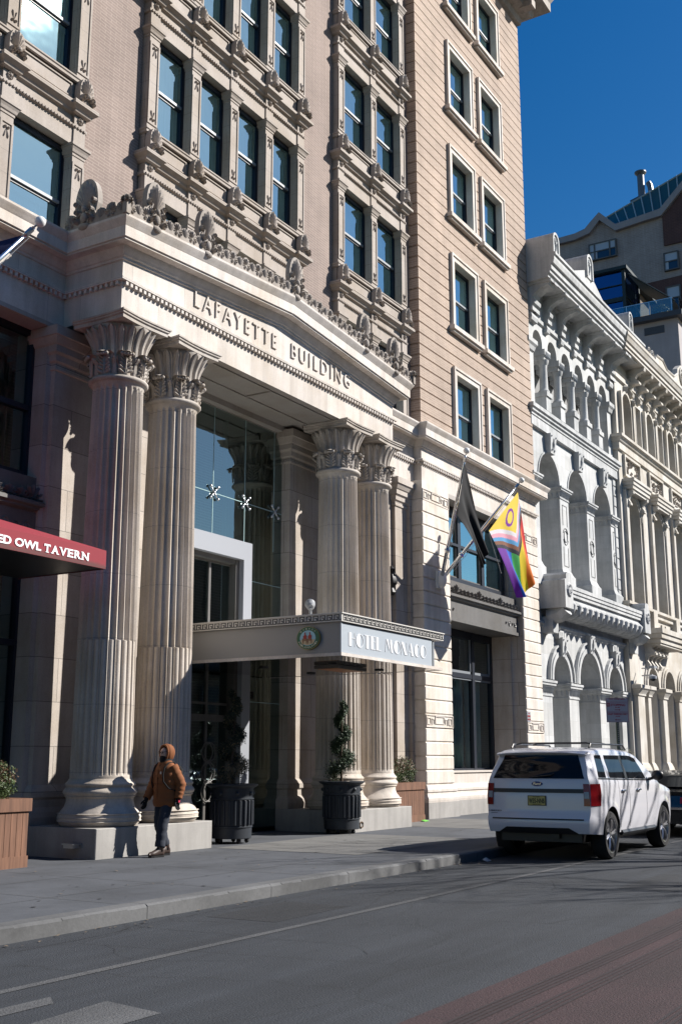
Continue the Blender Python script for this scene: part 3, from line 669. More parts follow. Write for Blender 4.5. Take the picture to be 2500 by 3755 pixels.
def spandrel_mesh(xs, pw=0.30):
    """xs pilaster centres; local z 0 = window head; front y=0"""
    m = MB(); a, b = xs[0] - pw / 2, xs[-1] + pw / 2
    m.box(a + .01, b - .01, 0.03, 0.5, 0, 0.33)
    m.sweep([(0.03 - 0.03, 0.33), (0.035, 0.345), (0.035, 0.405), (0, 0.42), (0, 0.42)], [(a, 0.4), (a, 0.03), (b, 0.03), (b, 0.4)])
    n = int((b - a) / 0.075)
    for i in range(n):
        x = a + (i + 0.5) * (b - a) / n; m.box(x - 0.022, x + 0.022, -0.03, 0.03, 0.345, 0.385)
    m.box(a + .008, b - .008, 0.06, 0.5, 0.42, 0.63)
    belt = [(-0.03, 0.60), (0.03, 0.63), (0.05, 0.68), (0.10, 0.72), (0.13, 0.74), (0.13, 0.81), (0.10, 0.84), (-0.02, 0.86)]
    path = [(a, 0.45)]; ins = 0.05
    for i, x in enumerate(xs):
        path += [(x - pw / 2 - 0.03, 0.03 if i else 0.03), (x - pw / 2 - 0.03, -ins), (x + pw / 2 + 0.03, -ins), (x + pw / 2 + 0.03, 0.03)]
    path[0] = (a - 0.03, 0.45); path[1] = (a - 0.03, 0.03) ; path = [path[0]] + path[2:] ; path[-1] = (b + 0.03, 0.03); path = path[:-1] + [(b + 0.03, 0.45)]
    m.sweep(belt, path)
    m.box(a + .006, b - .006, 0.04, 0.5, 0.86, 1.30)
    for x0, x1 in zip(xs, xs[1:]):
        p, q = x0 + pw / 2 + 0.08, x1 - pw / 2 - 0.08
        for c in ((p, q, 0.93, 0.955), (p, q, 1.20, 1.225), (p, p + 0.025, 0.955, 1.20), (q - 0.025, q, 0.955, 1.20)): m.box(c[0], c[1], 0.015, 0.05, c[2], c[3])
        m.box(x0 + pw / 2 + 0.05, x1 - pw / 2 - 0.05, 0.1, 0.55, 1.30, 1.40)
    m.sweep([(0, 1.26), (0.03, 1.28), (0.03, 1.33), (0.05, 1.35), (0.05, 1.38), (-0.1, 1.385)], [(a, 0.45), (a, 0), (b, 0), (b, 0.45)])
    for x in xs:
        m.box(x - pw / 2 + .004, x + pw / 2 - .004, 0.0, 0.1, 0.0, 0.63)
        volute(m, x, 0.525, 0.085, 0.0, 0.03); m.sphere((x, -0.03, 0.525), 0.03, 5)
        for k in range(8): petal(m, (x + 0.03 * math.cos(k * math.pi / 4), 0.525 + 0.03 * math.sin(k * math.pi / 4)), (x + 0.075 * math.cos(k * math.pi / 4), 0.525 + 0.075 * math.sin(k * math.pi / 4)), 0.03, 0.02, -0.02)
    return m
def palmette_mesh():
    m = MB(); m.prism([(-0.17, 0), (0.17, 0), (0.18, 0.16), (0.17, 0.34), (0.12, 0.46), (0, 0.52), (-0.12, 0.46), (-0.17, 0.34), (-0.18, 0.16)], 0.0, 0.15)
    for i in range(9):
        a = R(90 + 126 * (0.5 - i / 8)); l = 0.42 * (1 - 0.38 * abs(0.5 - i / 8) * 2)
        petal(m, (0.03 * math.cos(a), 0.14 + 0.03 * math.sin(a)), (l * math.cos(a) * 0.72, 0.12 + l * math.sin(a)), 0.062, 0.035, 0.0)
    for q in (-1, 1): volute(m, q * 0.10, 0.09, 0.065, 0, 0.08); volute(m, q * 0.14, 0.03, 0.045, 0, 0.07)
    m.sphere((0, -0.05, 0.12), 0.05, 5); return m
pilm = pilaster_mesh().obj('pilaster', M['terra'], hotel); palm = palmette_mesh().obj('palmette', M['carve2'] if 'carve2' in M else M['terra'], hotel)
G0x = [10.30, 12.06, 13.79]; G1x = [15.78, 17.17, 18.55, 19.94, 21.31]; G2x = [23.25, 25.0, 26.71]
YP = 14.13
fp = fm = True
wins = {}
for gi, (xs, rows) in enumerate(((G0x, (-1, 0)), (G1x, (-1, 0, 1, 2)), (G2x, (-1, 0, 1, 2, 3)))):
    w_ = xs[1] - xs[0] - 0.30
    w0 = sash_window(w_ + 0.02, 2.30, wide=gi == 0); used = False
    spo = spandrel_mesh(xs).obj('window_spandrel', M['terra'], hotel); spo.location = (0, YP, 10.37 + 2.35)
    for k in rows:
        S = 14.10 + PIT * k
        if k != rows[0]: dup(spo, hotel, (0, YP, S + 2.35))
        for x in xs:
            if fp: pilm.location = (x, YP, S); fp = False
            else: dup(pilm, hotel, (x, YP, S))
            if fm: palm.location = (x, YP - 0.15, S + 2.35 + 0.85); fm = False
            else: dup(palm, hotel, (x, YP - 0.15, S + 2.35 + 0.85))
        for a, b in zip(xs, xs[1:]):
            if not used: w0.location = ((a + b) / 2, YP + 0.21, S + 0.03); used = True
            else: dup(w0, hotel, ((a + b) / 2, YP + 0.21, S + 0.03))
# crown cornice at the top of the tower
mb = MB(); mb.sweep([(0, 28.9), (0.1, 28.95), (0.15, 29.2), (0.45, 29.35), (0.5, 29.6), (1.0, 29.75), (1.0, 30.1), (1.15, 30.4), (0, 30.5)], [(4, YB), (XT0, YB), (XT0, YT), (XT1, YT), (XT1, 20)])
for x in [XT1 - 0.3 - i * 0.9 for i in range(9)]:
    mb.box(x - 0.18, x + 0.18, YT - 0.8, YT, 29.25, 29.72)
for y in (14.6, 15.5): mb.box(XT1, XT1 + 0.8, y - 0.18, y + 0.18, 29.25, 29.72)
mb.obj('crown_cornice', M['carve'], hotel)
mb = MB(); mb.box(4.5, XT1 - 0.1, 16.3, 20, 0, 30.2); mb.box(35.5, XT1 - 0.04, 14.2, 20, 0, 10.9); mb.obj('rear_wall', M['brick'], hotel)

# ---- tower base
BX0, BX1 = 27.13, 35.65
mb = MB(); CP = 0.368; YF = 13.86
def blocks(m, x0, x1, y0, z0, n, y1=14.6):
    for i in range(n):
        z = z0 + i * CP; m.bevbox(x0, x1, y0, y1, z + 0.012, z + CP - 0.012, 0.022)
        # left and right returns chamfer comes from inner core
    m.box(x0 + 0.03, x1 - 0.03, y0 + 0.03, y1, z0, z0 + n * CP)
ZC = 0.87
for x0, x1 in ((BX0, 28.80), (34.20, BX1)):
    blocks(mb, x0, x1, YF, ZC, 4); blocks(mb, x0, x1, YF, ZC + 5 * CP, 16); mb.box(x0 + 0.005, x1 - 0.005, YF + 0.01, 14.6, ZC + 4 * CP, ZC + 5 * CP)
    mb.box(x0, x1, YF + 0.01, 14.6, ZC + 21 * CP, 9.13) if ZC + 21 * CP < 9.13 else None
    mb.cut()
mb.obj('rusticated_pier', M['rust'], hotel)
mb = MB()
def meander(m, x0, x1, z0, z1, y):
    t = 0.022
    def ln(a, b, c, d): m.box(min(a, b), max(a, b), y - 0.012, y + 0.02, min(c, d), max(c, d))
    def rect(a, b, c, d): ln(a, b, c, c + t); ln(a, b, d - t, d); ln(a, a + t, c + t, d - t); ln(b - t, b, c + t, d - t)
    rect(x0, x1, z0, z1); W = x1 - x0; h = z1 - z0
    rect(x0 + 0.07, x0 + 0.27, z0 + 0.07, z1 - 0.07); rect(x1 - 0.27, x1 - 0.07, z0 + 0.07, z1 - 0.07)
    ln(x0 + 0.33, x0 + 0.33 + t, z0 + 0.06, z1 - 0.10); ln(x0 + 0.33, x0 + 0.46, z1 - 0.12, z1 - 0.10); ln(x0 + 0.46, x0 + 0.46 + t, z0 + 0.09, z1 - 0.1)
    ln(x1 - 0.33 - t, x1 - 0.33, z0 + 0.06, z1 - 0.10); ln(x1 - 0.46, x1 - 0.33, z1 - 0.12, z1 - 0.10); ln(x1 - 0.46 - t, x1 - 0.46, z0 + 0.09, z1 - 0.1)
    rect((x0 + x1) / 2 - 0.27, (x0 + x1) / 2 + 0.27, z0 + 0.09, z1 - 0.03)
for x0, x1 in ((BX0, 28.80), (34.20, BX1)):
    for z in (ZC + 4 * CP, 8.55): meander(mb, x0 + 0.02, x1 - 0.02, z + 0.02, z + CP - 0.02, YF); mb.cut()
mb.obj('key_pattern_panel', M['lime'], hotel)
mb = MB()
basep = [(0.09, 0.40), (0.10, 0.46), (0.10, 0.52), (0.07, 0.56), (0.04, 0.60), (0.03, 0.66), (0.06, 0.68), (0.06, 0.74), (0.03, 0.80), (0, 0.86), (-0.05, 0.87)]
pl = [(BX0, 14.4), (BX0, YF), (28.80, YF), (28.80, YF + 0.22), (34.20, YF + 0.22), (34.20, YF), (BX1, YF), (BX1, 14.4)]
mb.sweep(basep, pl); mb.box(28.8, 34.2, YF + 0.24, 14.9, 0.86, 1.16); mb.box(28.8, 34.2, YF + 0.20, 15.0, 1.16, 1.2)
mb.obj('base_moulding', M['lime'], hotel)
mb = MB(); mb.sweep([(0.10, -0.02), (0.10, 0.41), (0, 0.42)], pl); mb.obj('granite_base', M['granite'], hotel)
# stone reveals of the big window
mb = MB()
for s_, xa in ((1, 28.80), (-1, 34.20)):
    xa += s_ * 0.008; pts = [(xa, 13.9)] + [(xa - s_ * 0.0 + s_ * 0.12 * (1 - math.cos(a * math.pi / 2 / 5)), 14.18 + 0.12 * math.sin(a * math.pi / 2 / 5)) for a in range(6)] + [(xa + s_ * 0.12, 15.1)]
    for (a, b), (c, d) in zip(pts, pts[1:]): mb.quad((a, b, 1.16), (c, d, 1.16), (c, d, 9.1), (a, b, 9.1))
    mb.cut()
mb.obj('window_reveal', M['wallst'], hotel)
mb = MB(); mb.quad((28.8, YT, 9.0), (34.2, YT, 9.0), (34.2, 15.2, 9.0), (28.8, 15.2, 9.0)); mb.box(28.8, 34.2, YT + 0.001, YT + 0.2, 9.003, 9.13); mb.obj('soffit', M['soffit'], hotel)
s_ = MB(); spandrel_box(s_, 28.85, 34.15, 13.98, 14.9, 5.42, 6.62); s_.obj('bronze_spandrel', M['bronze'], hotel)
# upper triple window
mb = MB(); xw = [(29.1, 30.55), (30.75, 32.25), (32.45, 33.9)]; y = 14.42
for a, b in xw:
    for c in ((a - 0.10, a, 6.62, 9.0), (b, b + 0.10, 6.62, 9.0), (a, b, 6.62, 6.85), (a, b, 8.72, 9.0), (a, b, 7.82, 7.90)): mb.box(c[0], c[1], y, y + 0.14, c[2], c[3])
    for c in ((a, a + 0.05, 6.85, 8.72), (b - 0.05, b, 6.85, 8.72), (a + .05, b - .05, 6.85, 6.9)): mb.box(c[0], c[1], y + 0.05, y + 0.12, c[2], c[3], 1)
o = mb.obj('window', [M['navy'], M['bronze']], hotel)
g = MB(); g.quad((29, y + 0.09, 6.7), (34, y + 0.09, 6.7), (34, y + 0.09, 9), (29, y + 0.09, 9)); g.obj('pane', M['pane'], o)
# lower storefront
mb = MB(); y = 14.95
for x in (28.95, 30.35, 32.6, 34.05): mb.box(x - 0.09, x + 0.09, y, y + 0.15, 1.2, 5.42)
for z, h in ((1.2, 0.06), (3.98, 0.14), (5.2, 0.22)): mb.box(28.9, 34.1, y + 0.01, y + 0.14, z, z + h)
o = mb.obj('window', M['navy'], hotel)
mb = MB()
for a, b in ((29.04, 30.26), (30.44, 32.51), (32.69, 33.96)):
    for c in ((a, a + 0.06, 4.12, 5.2), (b - 0.06, b, 4.12, 5.2), (a, b, 4.12, 4.2), (a, b, 3.93, 3.98)): mb.box(c[0], c[1], y + 0.04, y + 0.1, c[2], c[3])
mb.obj('sash_rail', M['sash'], o)
g = MB(); g.quad((28.9, y + 0.08, 1.2), (34.1, y + 0.08, 1.2), (34.1, y + 0.08, 5.3), (28.9, y + 0.08, 5.3)); g.obj('pane', M['paneD'], o)
g = MB()
for x0, x1, ph in ((29.1, 30.3, 0), (30.5, 32.0, 1.3), (32.15, 32.5, 0.4), (32.75, 33.9, 2.2)):
    n = int((x1 - x0) / 0.03); pts = [(x0 + (x1 - x0) * i / n, y + 0.40 + 0.05 * math.sin(i * 1.15 + ph) + 0.02 * math.sin(i * 0.43 + 2 * ph)) for i in range(n + 1)]
    for (a, b), (c, d) in zip(pts, pts[1:]): g.quad((a, b, 1.25), (c, d, 1.25), (c, d, 3.95), (a, b, 3.95))
g.obj('curtain', M['curtain'], o, smooth=True)
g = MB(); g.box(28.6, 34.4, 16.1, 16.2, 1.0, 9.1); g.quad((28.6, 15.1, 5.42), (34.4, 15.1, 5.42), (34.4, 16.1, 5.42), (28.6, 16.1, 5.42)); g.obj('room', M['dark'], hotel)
# ============================================================ GROUND
def asphalt(name, base, red=None):
    m = mat(name, base, 0.85); P = coords(m); n1 = noise(m, P, 0.5, 6, 0.6); n2 = noise(m, P, 60, 2, 0.7)
    n3 = noise(m, P, 1.2, 5, 0.6, (0.25, 1.6, 1))
    c = mixc(m, base, ramp(m, [(0.3, (0.72, 0.73, 0.75)), (0.7, (1.2, 1.19, 1.17))], n1).outputs[0], 0.9)
    c = mixc(m, c, ramp(m, [(0.35, (0.78, 0.78, 0.78)), (0.65, (1.12, 1.12, 1.12))], n3).outputs[0], 0.9)
    c = mixc(m, c, ramp(m, [(0.25, (0.45, 0.45, 0.45)), (0.5, (1, 1, 1)), (0.8, (1.6, 1.6, 1.6))], n2).outputs[0], 0.75)
    v = N(m, "ShaderNodeTexVoronoi"); v.feature = 'DISTANCE_TO_EDGE'; v.inputs["Scale"].default_value = 0.35; v.inputs["Randomness"].default_value = 1
    wp = mixc(m, P, noise(m, P, 2.0, 4, 0.6), 0.25, 'ADD'); LK(m, wp, v.inputs["Vector"])
    cr = ramp(m, [(0.0, (0.45, 0.45, 0.45)), (0.006, (1, 1, 1))], v.outputs["Distance"])
    c = mixc(m, c, cr.outputs[0], 0.7)
    sp = noise(m, P, 7.0, 2, 0.4); c = mixc(m, c, ramp(m, [(0.20, (0.35, 0.35, 0.35)), (0.27, (1, 1, 1))], sp).outputs[0], 0.8)
    tyr = noise(m, P, 1.0, 3, 0.6, (0.06, 2.6, 1)); c = mixc(m, c, ramp(m, [(0.35, (0.72, 0.72, 0.73)), (0.5, (1, 1, 1)), (0.66, (1.22, 1.21, 1.2))], tyr).outputs[0], 0.8)
    LK(m, c, m.node_tree.nodes["Principled BSDF"].inputs["Base Color"]); bumped(m, n2, 0.8, 0.015); return m
ASPH = asphalt('asphalt', (0.024, 0.028, 0.035))
REDP = asphalt('worn_red_lane_paint', (0.034, 0.016, 0.018))
SW = stone('sidewalk_concrete', (0.075, 0.081, 0.093), 0.55, streak=0.0, rough=0.9, grain=50, warm=(1, 1, 1))
PATCHM = stone('newer_concrete', (0.15, 0.148, 0.142), 0.7, streak=0.0, rough=0.9, grain=50, warm=(1, 1, 1))
CURB = stone('curb_stone', (0.115, 0.117, 0.12), 0.45, streak=0.0, rough=0.9, grain=22, warm=(1, 1, 1))
LINE = asphalt('worn_white_line_paint', (0.078, 0.080, 0.084))
g = MB(); g.quad((-300, -300, -0.3), (400, -300, -0.3), (400, 500, -0.3), (-300, 500, -0.3)); struct(g, 'ground', ASPH)
g = MB(); g.quad((-60, -4.2, -0.15), (200, -4.2, -0.15), (200, 8.32, -0.15), (-60, 8.32, -0.15)); struct(g, 'road', ASPH)
g = MB(); g.quad((-60, 0.2, -0.146), (200, 0.2, -0.146), (200, 3.71, -0.146), (-60, 3.71, -0.146)); struct(g, 'red_lane', REDP)
g = MB(); rnd = random.Random(5)
for x in range(0, 60):
    a, b = x * 1.0, x * 1.0 + 1.0
    g.quad((a, 6.60, -0.146), (b, 6.60, -0.146), (b, 6.70, -0.146), (a, 6.70, -0.146))
g.quad((4.6, 6.04, -0.146), (6.1, 6.04, -0.146), (6.25, 6.22, -0.146), (4.6, 6.22, -0.146)); g.quad((5.45, 5.2, -0.146), (6.25, 5.2, -0.146), (6.35, 5.78, -0.146), (5.45, 5.7, -0.146))
struct(g, 'road_marking', LINE)
# tyre tracks, cracks and patches
g = MB(); rnd = random.Random(77)
for y0 in (3.35, 3.05, 2.2, 1.75):
    for i in range(60):
        x = 3 + i * 0.5; d = 0.02 * math.sin(x * .7 + y0)
        for q in (-.07, -.025, .02, .065): d2 = 0.02 * math.sin((x + .5) * .7 + y0); g.quad((x, y0 + d + q, -0.1425), (x + .5, y0 + d2 + q, -0.1425), (x + .5, y0 + d2 + q + .025, -0.1425), (x, y0 + d + q + .025, -0.1425))
struct(g, 'tyre_marks', mat('rubber_mark', (0.021, 0.013, 0.014), 0.7))
g = MB()
for (x, y, a, n) in ((7.5, 7.9, 0.05, 26), (9, 5.2, 0.5, 22), (11.5, 4.6, -0.2, 26), (8.2, 5.9, 2.2, 10), (13, 7.2, -.1, 24), (14.5, 5.6, .9, 12), (10.5, 7.7, -.3, 9), (17, 5.2, .1, 22)):
    for i in range(n):
        L_ = rnd.uniform(.1, .25); a += rnd.gauss(0, .35) * .6; w_ = rnd.uniform(.0015, .0045); nx, ny = -math.sin(a) * w_, math.cos(a) * w_; x2, y2 = x + L_ * math.cos(a), y + L_ * math.sin(a)
        if y2 > 8.25 or y2 < 3.8: break
        g.quad((x - nx, y - ny, -0.1445), (x2 - nx, y2 - ny, -0.1445), (x2 + nx, y2 + ny, -0.1445), (x + nx, y + ny, -0.1445)); x, y = x2, y2
struct(g, 'road_cracks', mat('crack_dark', (0.013, 0.014, 0.015), 0.95))
g = MB()
for (x, y, w_, h_) in ((10.2, 7.0, 1.5, .9), (15.2, 4.2, 2.2, .8)): g.quad((x, y, -0.1478), (x + w_, y + .03, -0.1478), (x + w_ + .05, y + h_, -0.1478), (x - .03, y + h_ - .02, -0.1478)); g.cut()
struct(g, 'road_patch', asphalt('newer_asphalt', (0.020, 0.022, 0.026)))
g = MB()
for a, b in (((17.9, 13.35), (18.25, 13.0)), ((18.6, 12.9), (19.0, 12.7)), ((19.2, 12.45), (20.1, 11.95)), ((18.5, 12.6), (19.5, 12.55))):
    a, b = Vector(a), Vector(b); n_ = Vector((-(b - a).y, (b - a).x)).normalized() * .012; g.quad((*(a - n_ - Vector((0, 1.2))), .0085), (*(b - n_ - Vector((0, 1.2))), .0085), (*(b + n_ - Vector((0, 1.2))), .0085), (*(a + n_ - Vector((0, 1.2))), .0085))
struct(g, 'chalk_marking', mat('chalk', (0.35, 0.36, 0.36), .9))
g = MB(); rnd = random.Random(9)
for i in range(120):
    x, y, r_ = rnd.uniform(7, 24), rnd.uniform(8.7, 12.4), rnd.uniform(.012, .035); g.add([(x + r_ * math.cos(k), y + r_ * math.sin(k) * .8, .0088) for k in (0, 1.05, 2.1, 3.14, 4.19, 5.24)], [tuple(range(6))])
tag(struct(g, 'gum_spots', mat('gum_dark', (0.035, 0.036, 0.04), .8)))
g = MB(); g.box(-60, 200, 8.55, 20, -0.25, 0.0); struct(g, 'sidewalk', SW)
g = MB(); g.quad((16.35, 9.6, 0.004), (20.9, 9.6, 0.004), (20.9, 12.5, 0.004), (16.35, 12.5, 0.004)); g.cut(); g.quad((23.9, 9.9, 0.004), (27.6, 9.9, 0.004), (27.6, 13.7, 0.004), (23.9, 13.7, 0.004)); struct(g, 'paving_slab', PATCHM)
g = MB()
for x in range(-4, 60): g.quad((x * 1.83 + 0.4, 8.56, 0.007), (x * 1.83 + 0.412, 8.56, 0.007), (x * 1.83 + 0.43, 13.8, 0.007), (x * 1.83 + 0.418, 13.8, 0.007))
for y in (9.62, 11.1, 12.5): g.quad((-8, y, 0.0071), (80, y, 0.0071), (80, y + 0.012, 0.0071), (-8, y + 0.012, 0.0071))
struct(g, 'sidewalk_joint', mat('joint_dirt', (0.07, 0.07, 0.07), 0.95))
g = MB(); x = -6.0; rnd = random.Random(11)
while x < 90:
    L_ = rnd.uniform(1.7, 2.5); n = 8
    for i in range(n):   # slightly worn top edge
        a, b = x + 0.004 + (L_ - 0.008) * i / n, x + 0.004 + (L_ - 0.008) * (i + 1) / n; e = rnd.uniform(0.012, 0.03)
        g.add([(a, 8.30, -0.2), (b, 8.30, -0.2), (b, 8.55, -0.2), (a, 8.55, -0.2), (a, 8.30, -e), (b, 8.30, -e), (b, 8.33, 0.004), (a, 8.33, 0.004), (b, 8.55, 0.004), (a, 8.55, 0.004)],
              [(0, 1, 5, 4), (4, 5, 6, 7), (7, 6, 8, 9)] + ([(0, 4, 7, 9, 3)] if i == 0 else []) + ([(1, 2, 8, 6, 5)] if i == n - 1 else []))
    x += L_
struct(g, 'curb', CURB)
g = MB(); g.box(-60, 200, -9.5, -4.2, -0.25, 0.0); struct(g, 'far_sidewalk', SW)
# leaf litter and debris
rnd = random.Random(21); deb = MB()
for i in range(150):
    if i < 90: x, y, z = rnd.uniform(6, 20), 8.30 - abs(rnd.gauss(0, 0.12)) - 0.02, -0.142
    else: x, y, z = rnd.uniform(8, 24), rnd.uniform(8.7, 12.2), 0.008
    s_ = rnd.uniform(0.012, 0.035); a = rnd.uniform(0, 6.28)
    deb.add([(x + s_ * math.cos(a + k * 1.57), y + s_ * 0.6 * math.sin(a + k * 1.57), z + rnd.uniform(0, 0.01)) for k in range(4)], [(0, 1, 2, 3)])
tag(deb.obj('leaf_litter', mat('dry_leaf', (0.13, 0.10, 0.07), 0.9)), 'dry leaf scraps scattered along the gutter and sidewalk', 'leaf litter', kind='stuff')
gl = MB(); gl.add([(0, 0, 0.01), (0.30, 0.02, 0.012), (0.36, 0.14, 0.03), (0.2, 0.2, 0.012), (0.05, 0.13, 0.035), (0.16, 0.09, 0.05)], [(0, 1, 5), (1, 2, 5), (2, 3, 5), (3, 4, 5), (4, 0, 5)])
o = gl.obj('litter_wrapper', mat('green_wrapper', (0.12, 0.5, 0.05), 0.4)); o.location = (25.8, 13.25, 0); tag(o, 'bright green wrapper lying on the sidewalk by the rusticated wall', 'litter')
gl = MB(); gl.add([(0, 0, 0), (0.22, 0.02, 0), (0.25, 0.12, 0.02), (0.1, 0.16, 0), (0.02, 0.1, 0.03), (0.12, 0.07, 0.06)], [(0, 1, 5), (1, 2, 5), (2, 3, 5), (3, 4, 5), (4, 0, 5)])
o = gl.obj('crumpled_paper', mat('grey_paper', (0.4, 0.4, 0.4), 0.7)); o.location = (17.9, 8.05, -0.145); tag(o, 'crumpled pale paper in the gutter behind the white car', 'litter')

# ============================================================ CANOPY
CX0, CX1, CY0, CY1 = 16.70, 20.62, 10.15, 14.35
canopy = thing('hotel_canopy', 'flat grey glass and metal entrance canopy with key pattern band', 'canopy', (18.66, 12.5, 3.2))
PG = mat('grey_canopy_paint', (0.26, 0.255, 0.245), 0.5); LB = mat('pale_blue_panel', (0.38, 0.42, 0.46), 0.35)
mb = MB(); mb.box(CX0 + 0.03, CX1 - 0.38, CY0 + 0.03, CY1, 3.33, 3.86); mb.obj('fascia', PG, canopy)
mb = MB(); mb.box(CX0 - 0.01, CX1, CY0 - 0.01, CY0 + 0.02, 3.27, 3.325); mb.box(CX0 - 0.01, CX0 + 0.02, CY0 + 0.02, CY1, 3.27, 3.325); mb.box(CX1 - 0.03, CX1, CY0 + 0.02, CY1, 3.27, 3.325); mb.obj('lower_lip', M['lime'], canopy)
mb = MB(); mb.box(CX0 - 0.03, CX1 + 0.03, CY0 - 0.03, CY1, 3.865, 4.0); mb.box(CX0 - 0.05, CX1 + 0.05, CY0 - 0.05, CY1, 4.0, 4.02); mb.obj('key_band', mat('cream_band', (0.55, 0.53, 0.49), 0.5), canopy)
mb = MB(); mb.box(CX0 + 0.06, CX1 - 0.42, CY0 + 0.012, CY0 + 0.03, 3.33, 3.84); mb.box(CX0 + 0.01, CX0 + 0.05, CY0 + 0.005, CY0 + 0.03, 3.33, 3.86); mb.obj('sign_panel', LB, canopy)
mb = MB(); mb.box(CX1 - 0.36, CX1 - 0.30, CY0 + 0.02, CY0 + 0.05, 3.33, 3.84); mb.cut(); mb.box(CX1 - 0.30, CX1 - 0.02, CY0 + 0.4, CY0 + 0.44, 3.33, 3.86); mb.obj('side_bracket', M['sash'], canopy)
mb = MB()   # greek key
def key(mb, f, L, z0, h):
    n = round(L / 0.145); p = L / n; t = h / 7.0
    for i in range(n):
        a = i * p; b = a + p
        for q in ((a + 0.12 * p, a + 0.90 * p, z0 + h - t, z0 + h), (a + 0.12 * p, a + 0.24 * p, z0, z0 + h - t), (a + 0.24 * p, a + 0.70 * p, z0, z0 + t), (a + 0.58 * p, a + 0.70 * p, z0 + t, z0 + h * 0.62), (a + 0.40 * p, a + 0.58 * p, z0 + h * 0.62 - t, z0 + h * 0.62), (a + 0.80 * p, a + 0.90 * p, z0, z0 + h - t), (a + 0.90 * p, b + 0.12 * p, z0, z0 + t)):
            f(*q)
key(mb, lambda a, b, c, d: mb.box(CX0 + a, CX0 + b, CY0 - 0.036, CY0 - 0.03, c, d), CX1 - CX0, 3.885, 0.098)
key(mb, lambda a, b, c, d: mb.box(CX0 - 0.036, CX0 - 0.03, CY1 - b, CY1 - a, c, d), CY1 - CY0, 3.885, 0.098)
mb.obj('key_pattern', mat('key_black', (0.012, 0.012, 0.014), 0.5), canopy)
mb = MB(); mb.box(CX0 + 0.02, CX1 - 0.03, CY0 + 0.02, CY1, 3.275, 3.328)
mir = mat('mirror_soffit', (0.36, 0.34, 0.31), 0.04, 1.0); mb.obj('mirror_soffit', mir, canopy)
for k in ('Base Color',): pass
lm = MB()
for x, y in ((18.11, 12.78), (19.92, 12.84), (18.1, 11.2), (19.9, 11.2)): lm.lathe([(0.0, 3.255), (0.09, 3.255), (0.10, 3.27)], 16, (x, y)); lm.cut()
lm.obj('recessed_lamp', M['black'], canopy)
lm = MB(); lm.box(18.25, 19.3, 11.15, 11.7, 3.205, 3.268); lm.obj('heater', M['bronze'], canopy)
lm = MB(); lm.box(18.3, 19.25, 11.2, 11.65, 3.196, 3.203); lm.obj('heater_element', mat('copper_glow', (0.5, 0.2, 0.08), 0.4), canopy)
# sign letters, inline-shadow deco face: one fat stroke and hairlines
SH = mat('letter_white', (0.68, 0.69, 0.71), 0.4); ED = mat('letter_edge', (0.60, 0.62, 0.65), 0.5)
def deco(word, x0, x1, z0, z1, y):
    ws = {'H': .8, 'O': .95, 'T': .75, 'E': .6, 'L': .65, ' ': .45, 'M': 1.05, 'N': .9, 'A': .85, 'C': .8}
    tot = sum(ws[c] for c in word) + 0.07 * (len(word) - 1); u = (x1 - x0) / tot; h = z1 - z0; f = MB(); e = MB(); x = x0
    def P(m, pts, d=0.007): m.prism([(x + a * u, z0 + b * h) for a, b in pts], y - d, y)
    def hair(a, b, c, d, t=0.055):
        dx, dz = (c - a) * u, (d - b) * h; l = math.hypot(dx, dz); nx, nz = -dz / l * t * u * 0.45, dx / l * t * u * 0.45
        e.prism([(x + a * u + nx, z0 + b * h + nz), (x + c * u + nx, z0 + d * h + nz), (x + c * u - nx, z0 + d * h - nz), (x + a * u - nx, z0 + b * h - nz)], y - 0.006, y)
    def arc(cx, cz, rx, rz, a0, a1, fill=False):
        pts = [(cx + rx * math.cos(R(a0 + (a1 - a0) * i / 10)), cz + rz * math.sin(R(a0 + (a1 - a0) * i / 10))) for i in range(11)]
        if fill: P(f, pts)
        for p, q in zip(pts, pts[1:]): hair(p[0], p[1], q[0], q[1])
    for c in word:
        w_ = ws[c]
        if c == 'H': P(f, [(0, 0), (.3, 0), (.3, 1), (0, 1)]); hair(.31, 0, .31, 1); hair(.31, .6, w_ - .05, .6); hair(w_ - .05, 0, w_ - .05, 1)
        elif c == 'O': arc(w_ * .5, .5, w_ * .48, .5, 90, 270, True); hair(w_ * .5, 0, w_ * .5, 1); arc(w_ * .5, .5, w_ * .46, .5, -90, 90)
        elif c == 'C': arc(w_ * .55, .5, w_ * .52, .5, 90, 270, True); hair(w_ * .55, 0, w_ * .55, 1); arc(w_ * .55, .5, w_ * .4, .5, 35, 90); arc(w_ * .55, .5, w_ * .4, .5, -90, -35)
        elif c == 'T': P(f, [(.22, 0), (.52, 0), (.52, 1), (.22, 1)]); hair(.53, 0, .53, 1); hair(0, .99, w_, .99)
        elif c == 'E': P(f, [(0, 0), (.3, 0), (.3, 1), (0, 1)]); hair(.31, 0, .31, 1); [hair(.3, q, w_, q) for q in (.02, .6, .98)]
        elif c == 'L': P(f, [(0, 0), (.3, 0), (.3, 1), (0, 1)]); hair(.31, 0, .31, 1); hair(.3, .02, w_, .02)
        elif c == 'M': hair(.02, 0, .14, 1); P(f, [(.14, 1), (.5, .15), (.62, .45), (.4, 1)][:2] + [(.56, .3), (.36, 1)]); P(f, [(.62, 1), (.84, 1), (1.03, 0), (.76, 0)]); hair(.5, .15, .66, 1)
        elif c == 'N': hair(.04, 0, .04, 1); P(f, [(.04, 1), (.36, 1), (w_ - .06, 0), (w_ - .38, 0)]); hair(w_ - .05, 0, w_ - .05, 1)
        elif c == 'A': hair(.02, 0, .36, 1); P(f, [(.36, 1), (.5, 1), (w_, 0), (.5, 0)]); hair(.12, .3, .55, .3)
        x += (w_ + 0.07) * u
    return f, e
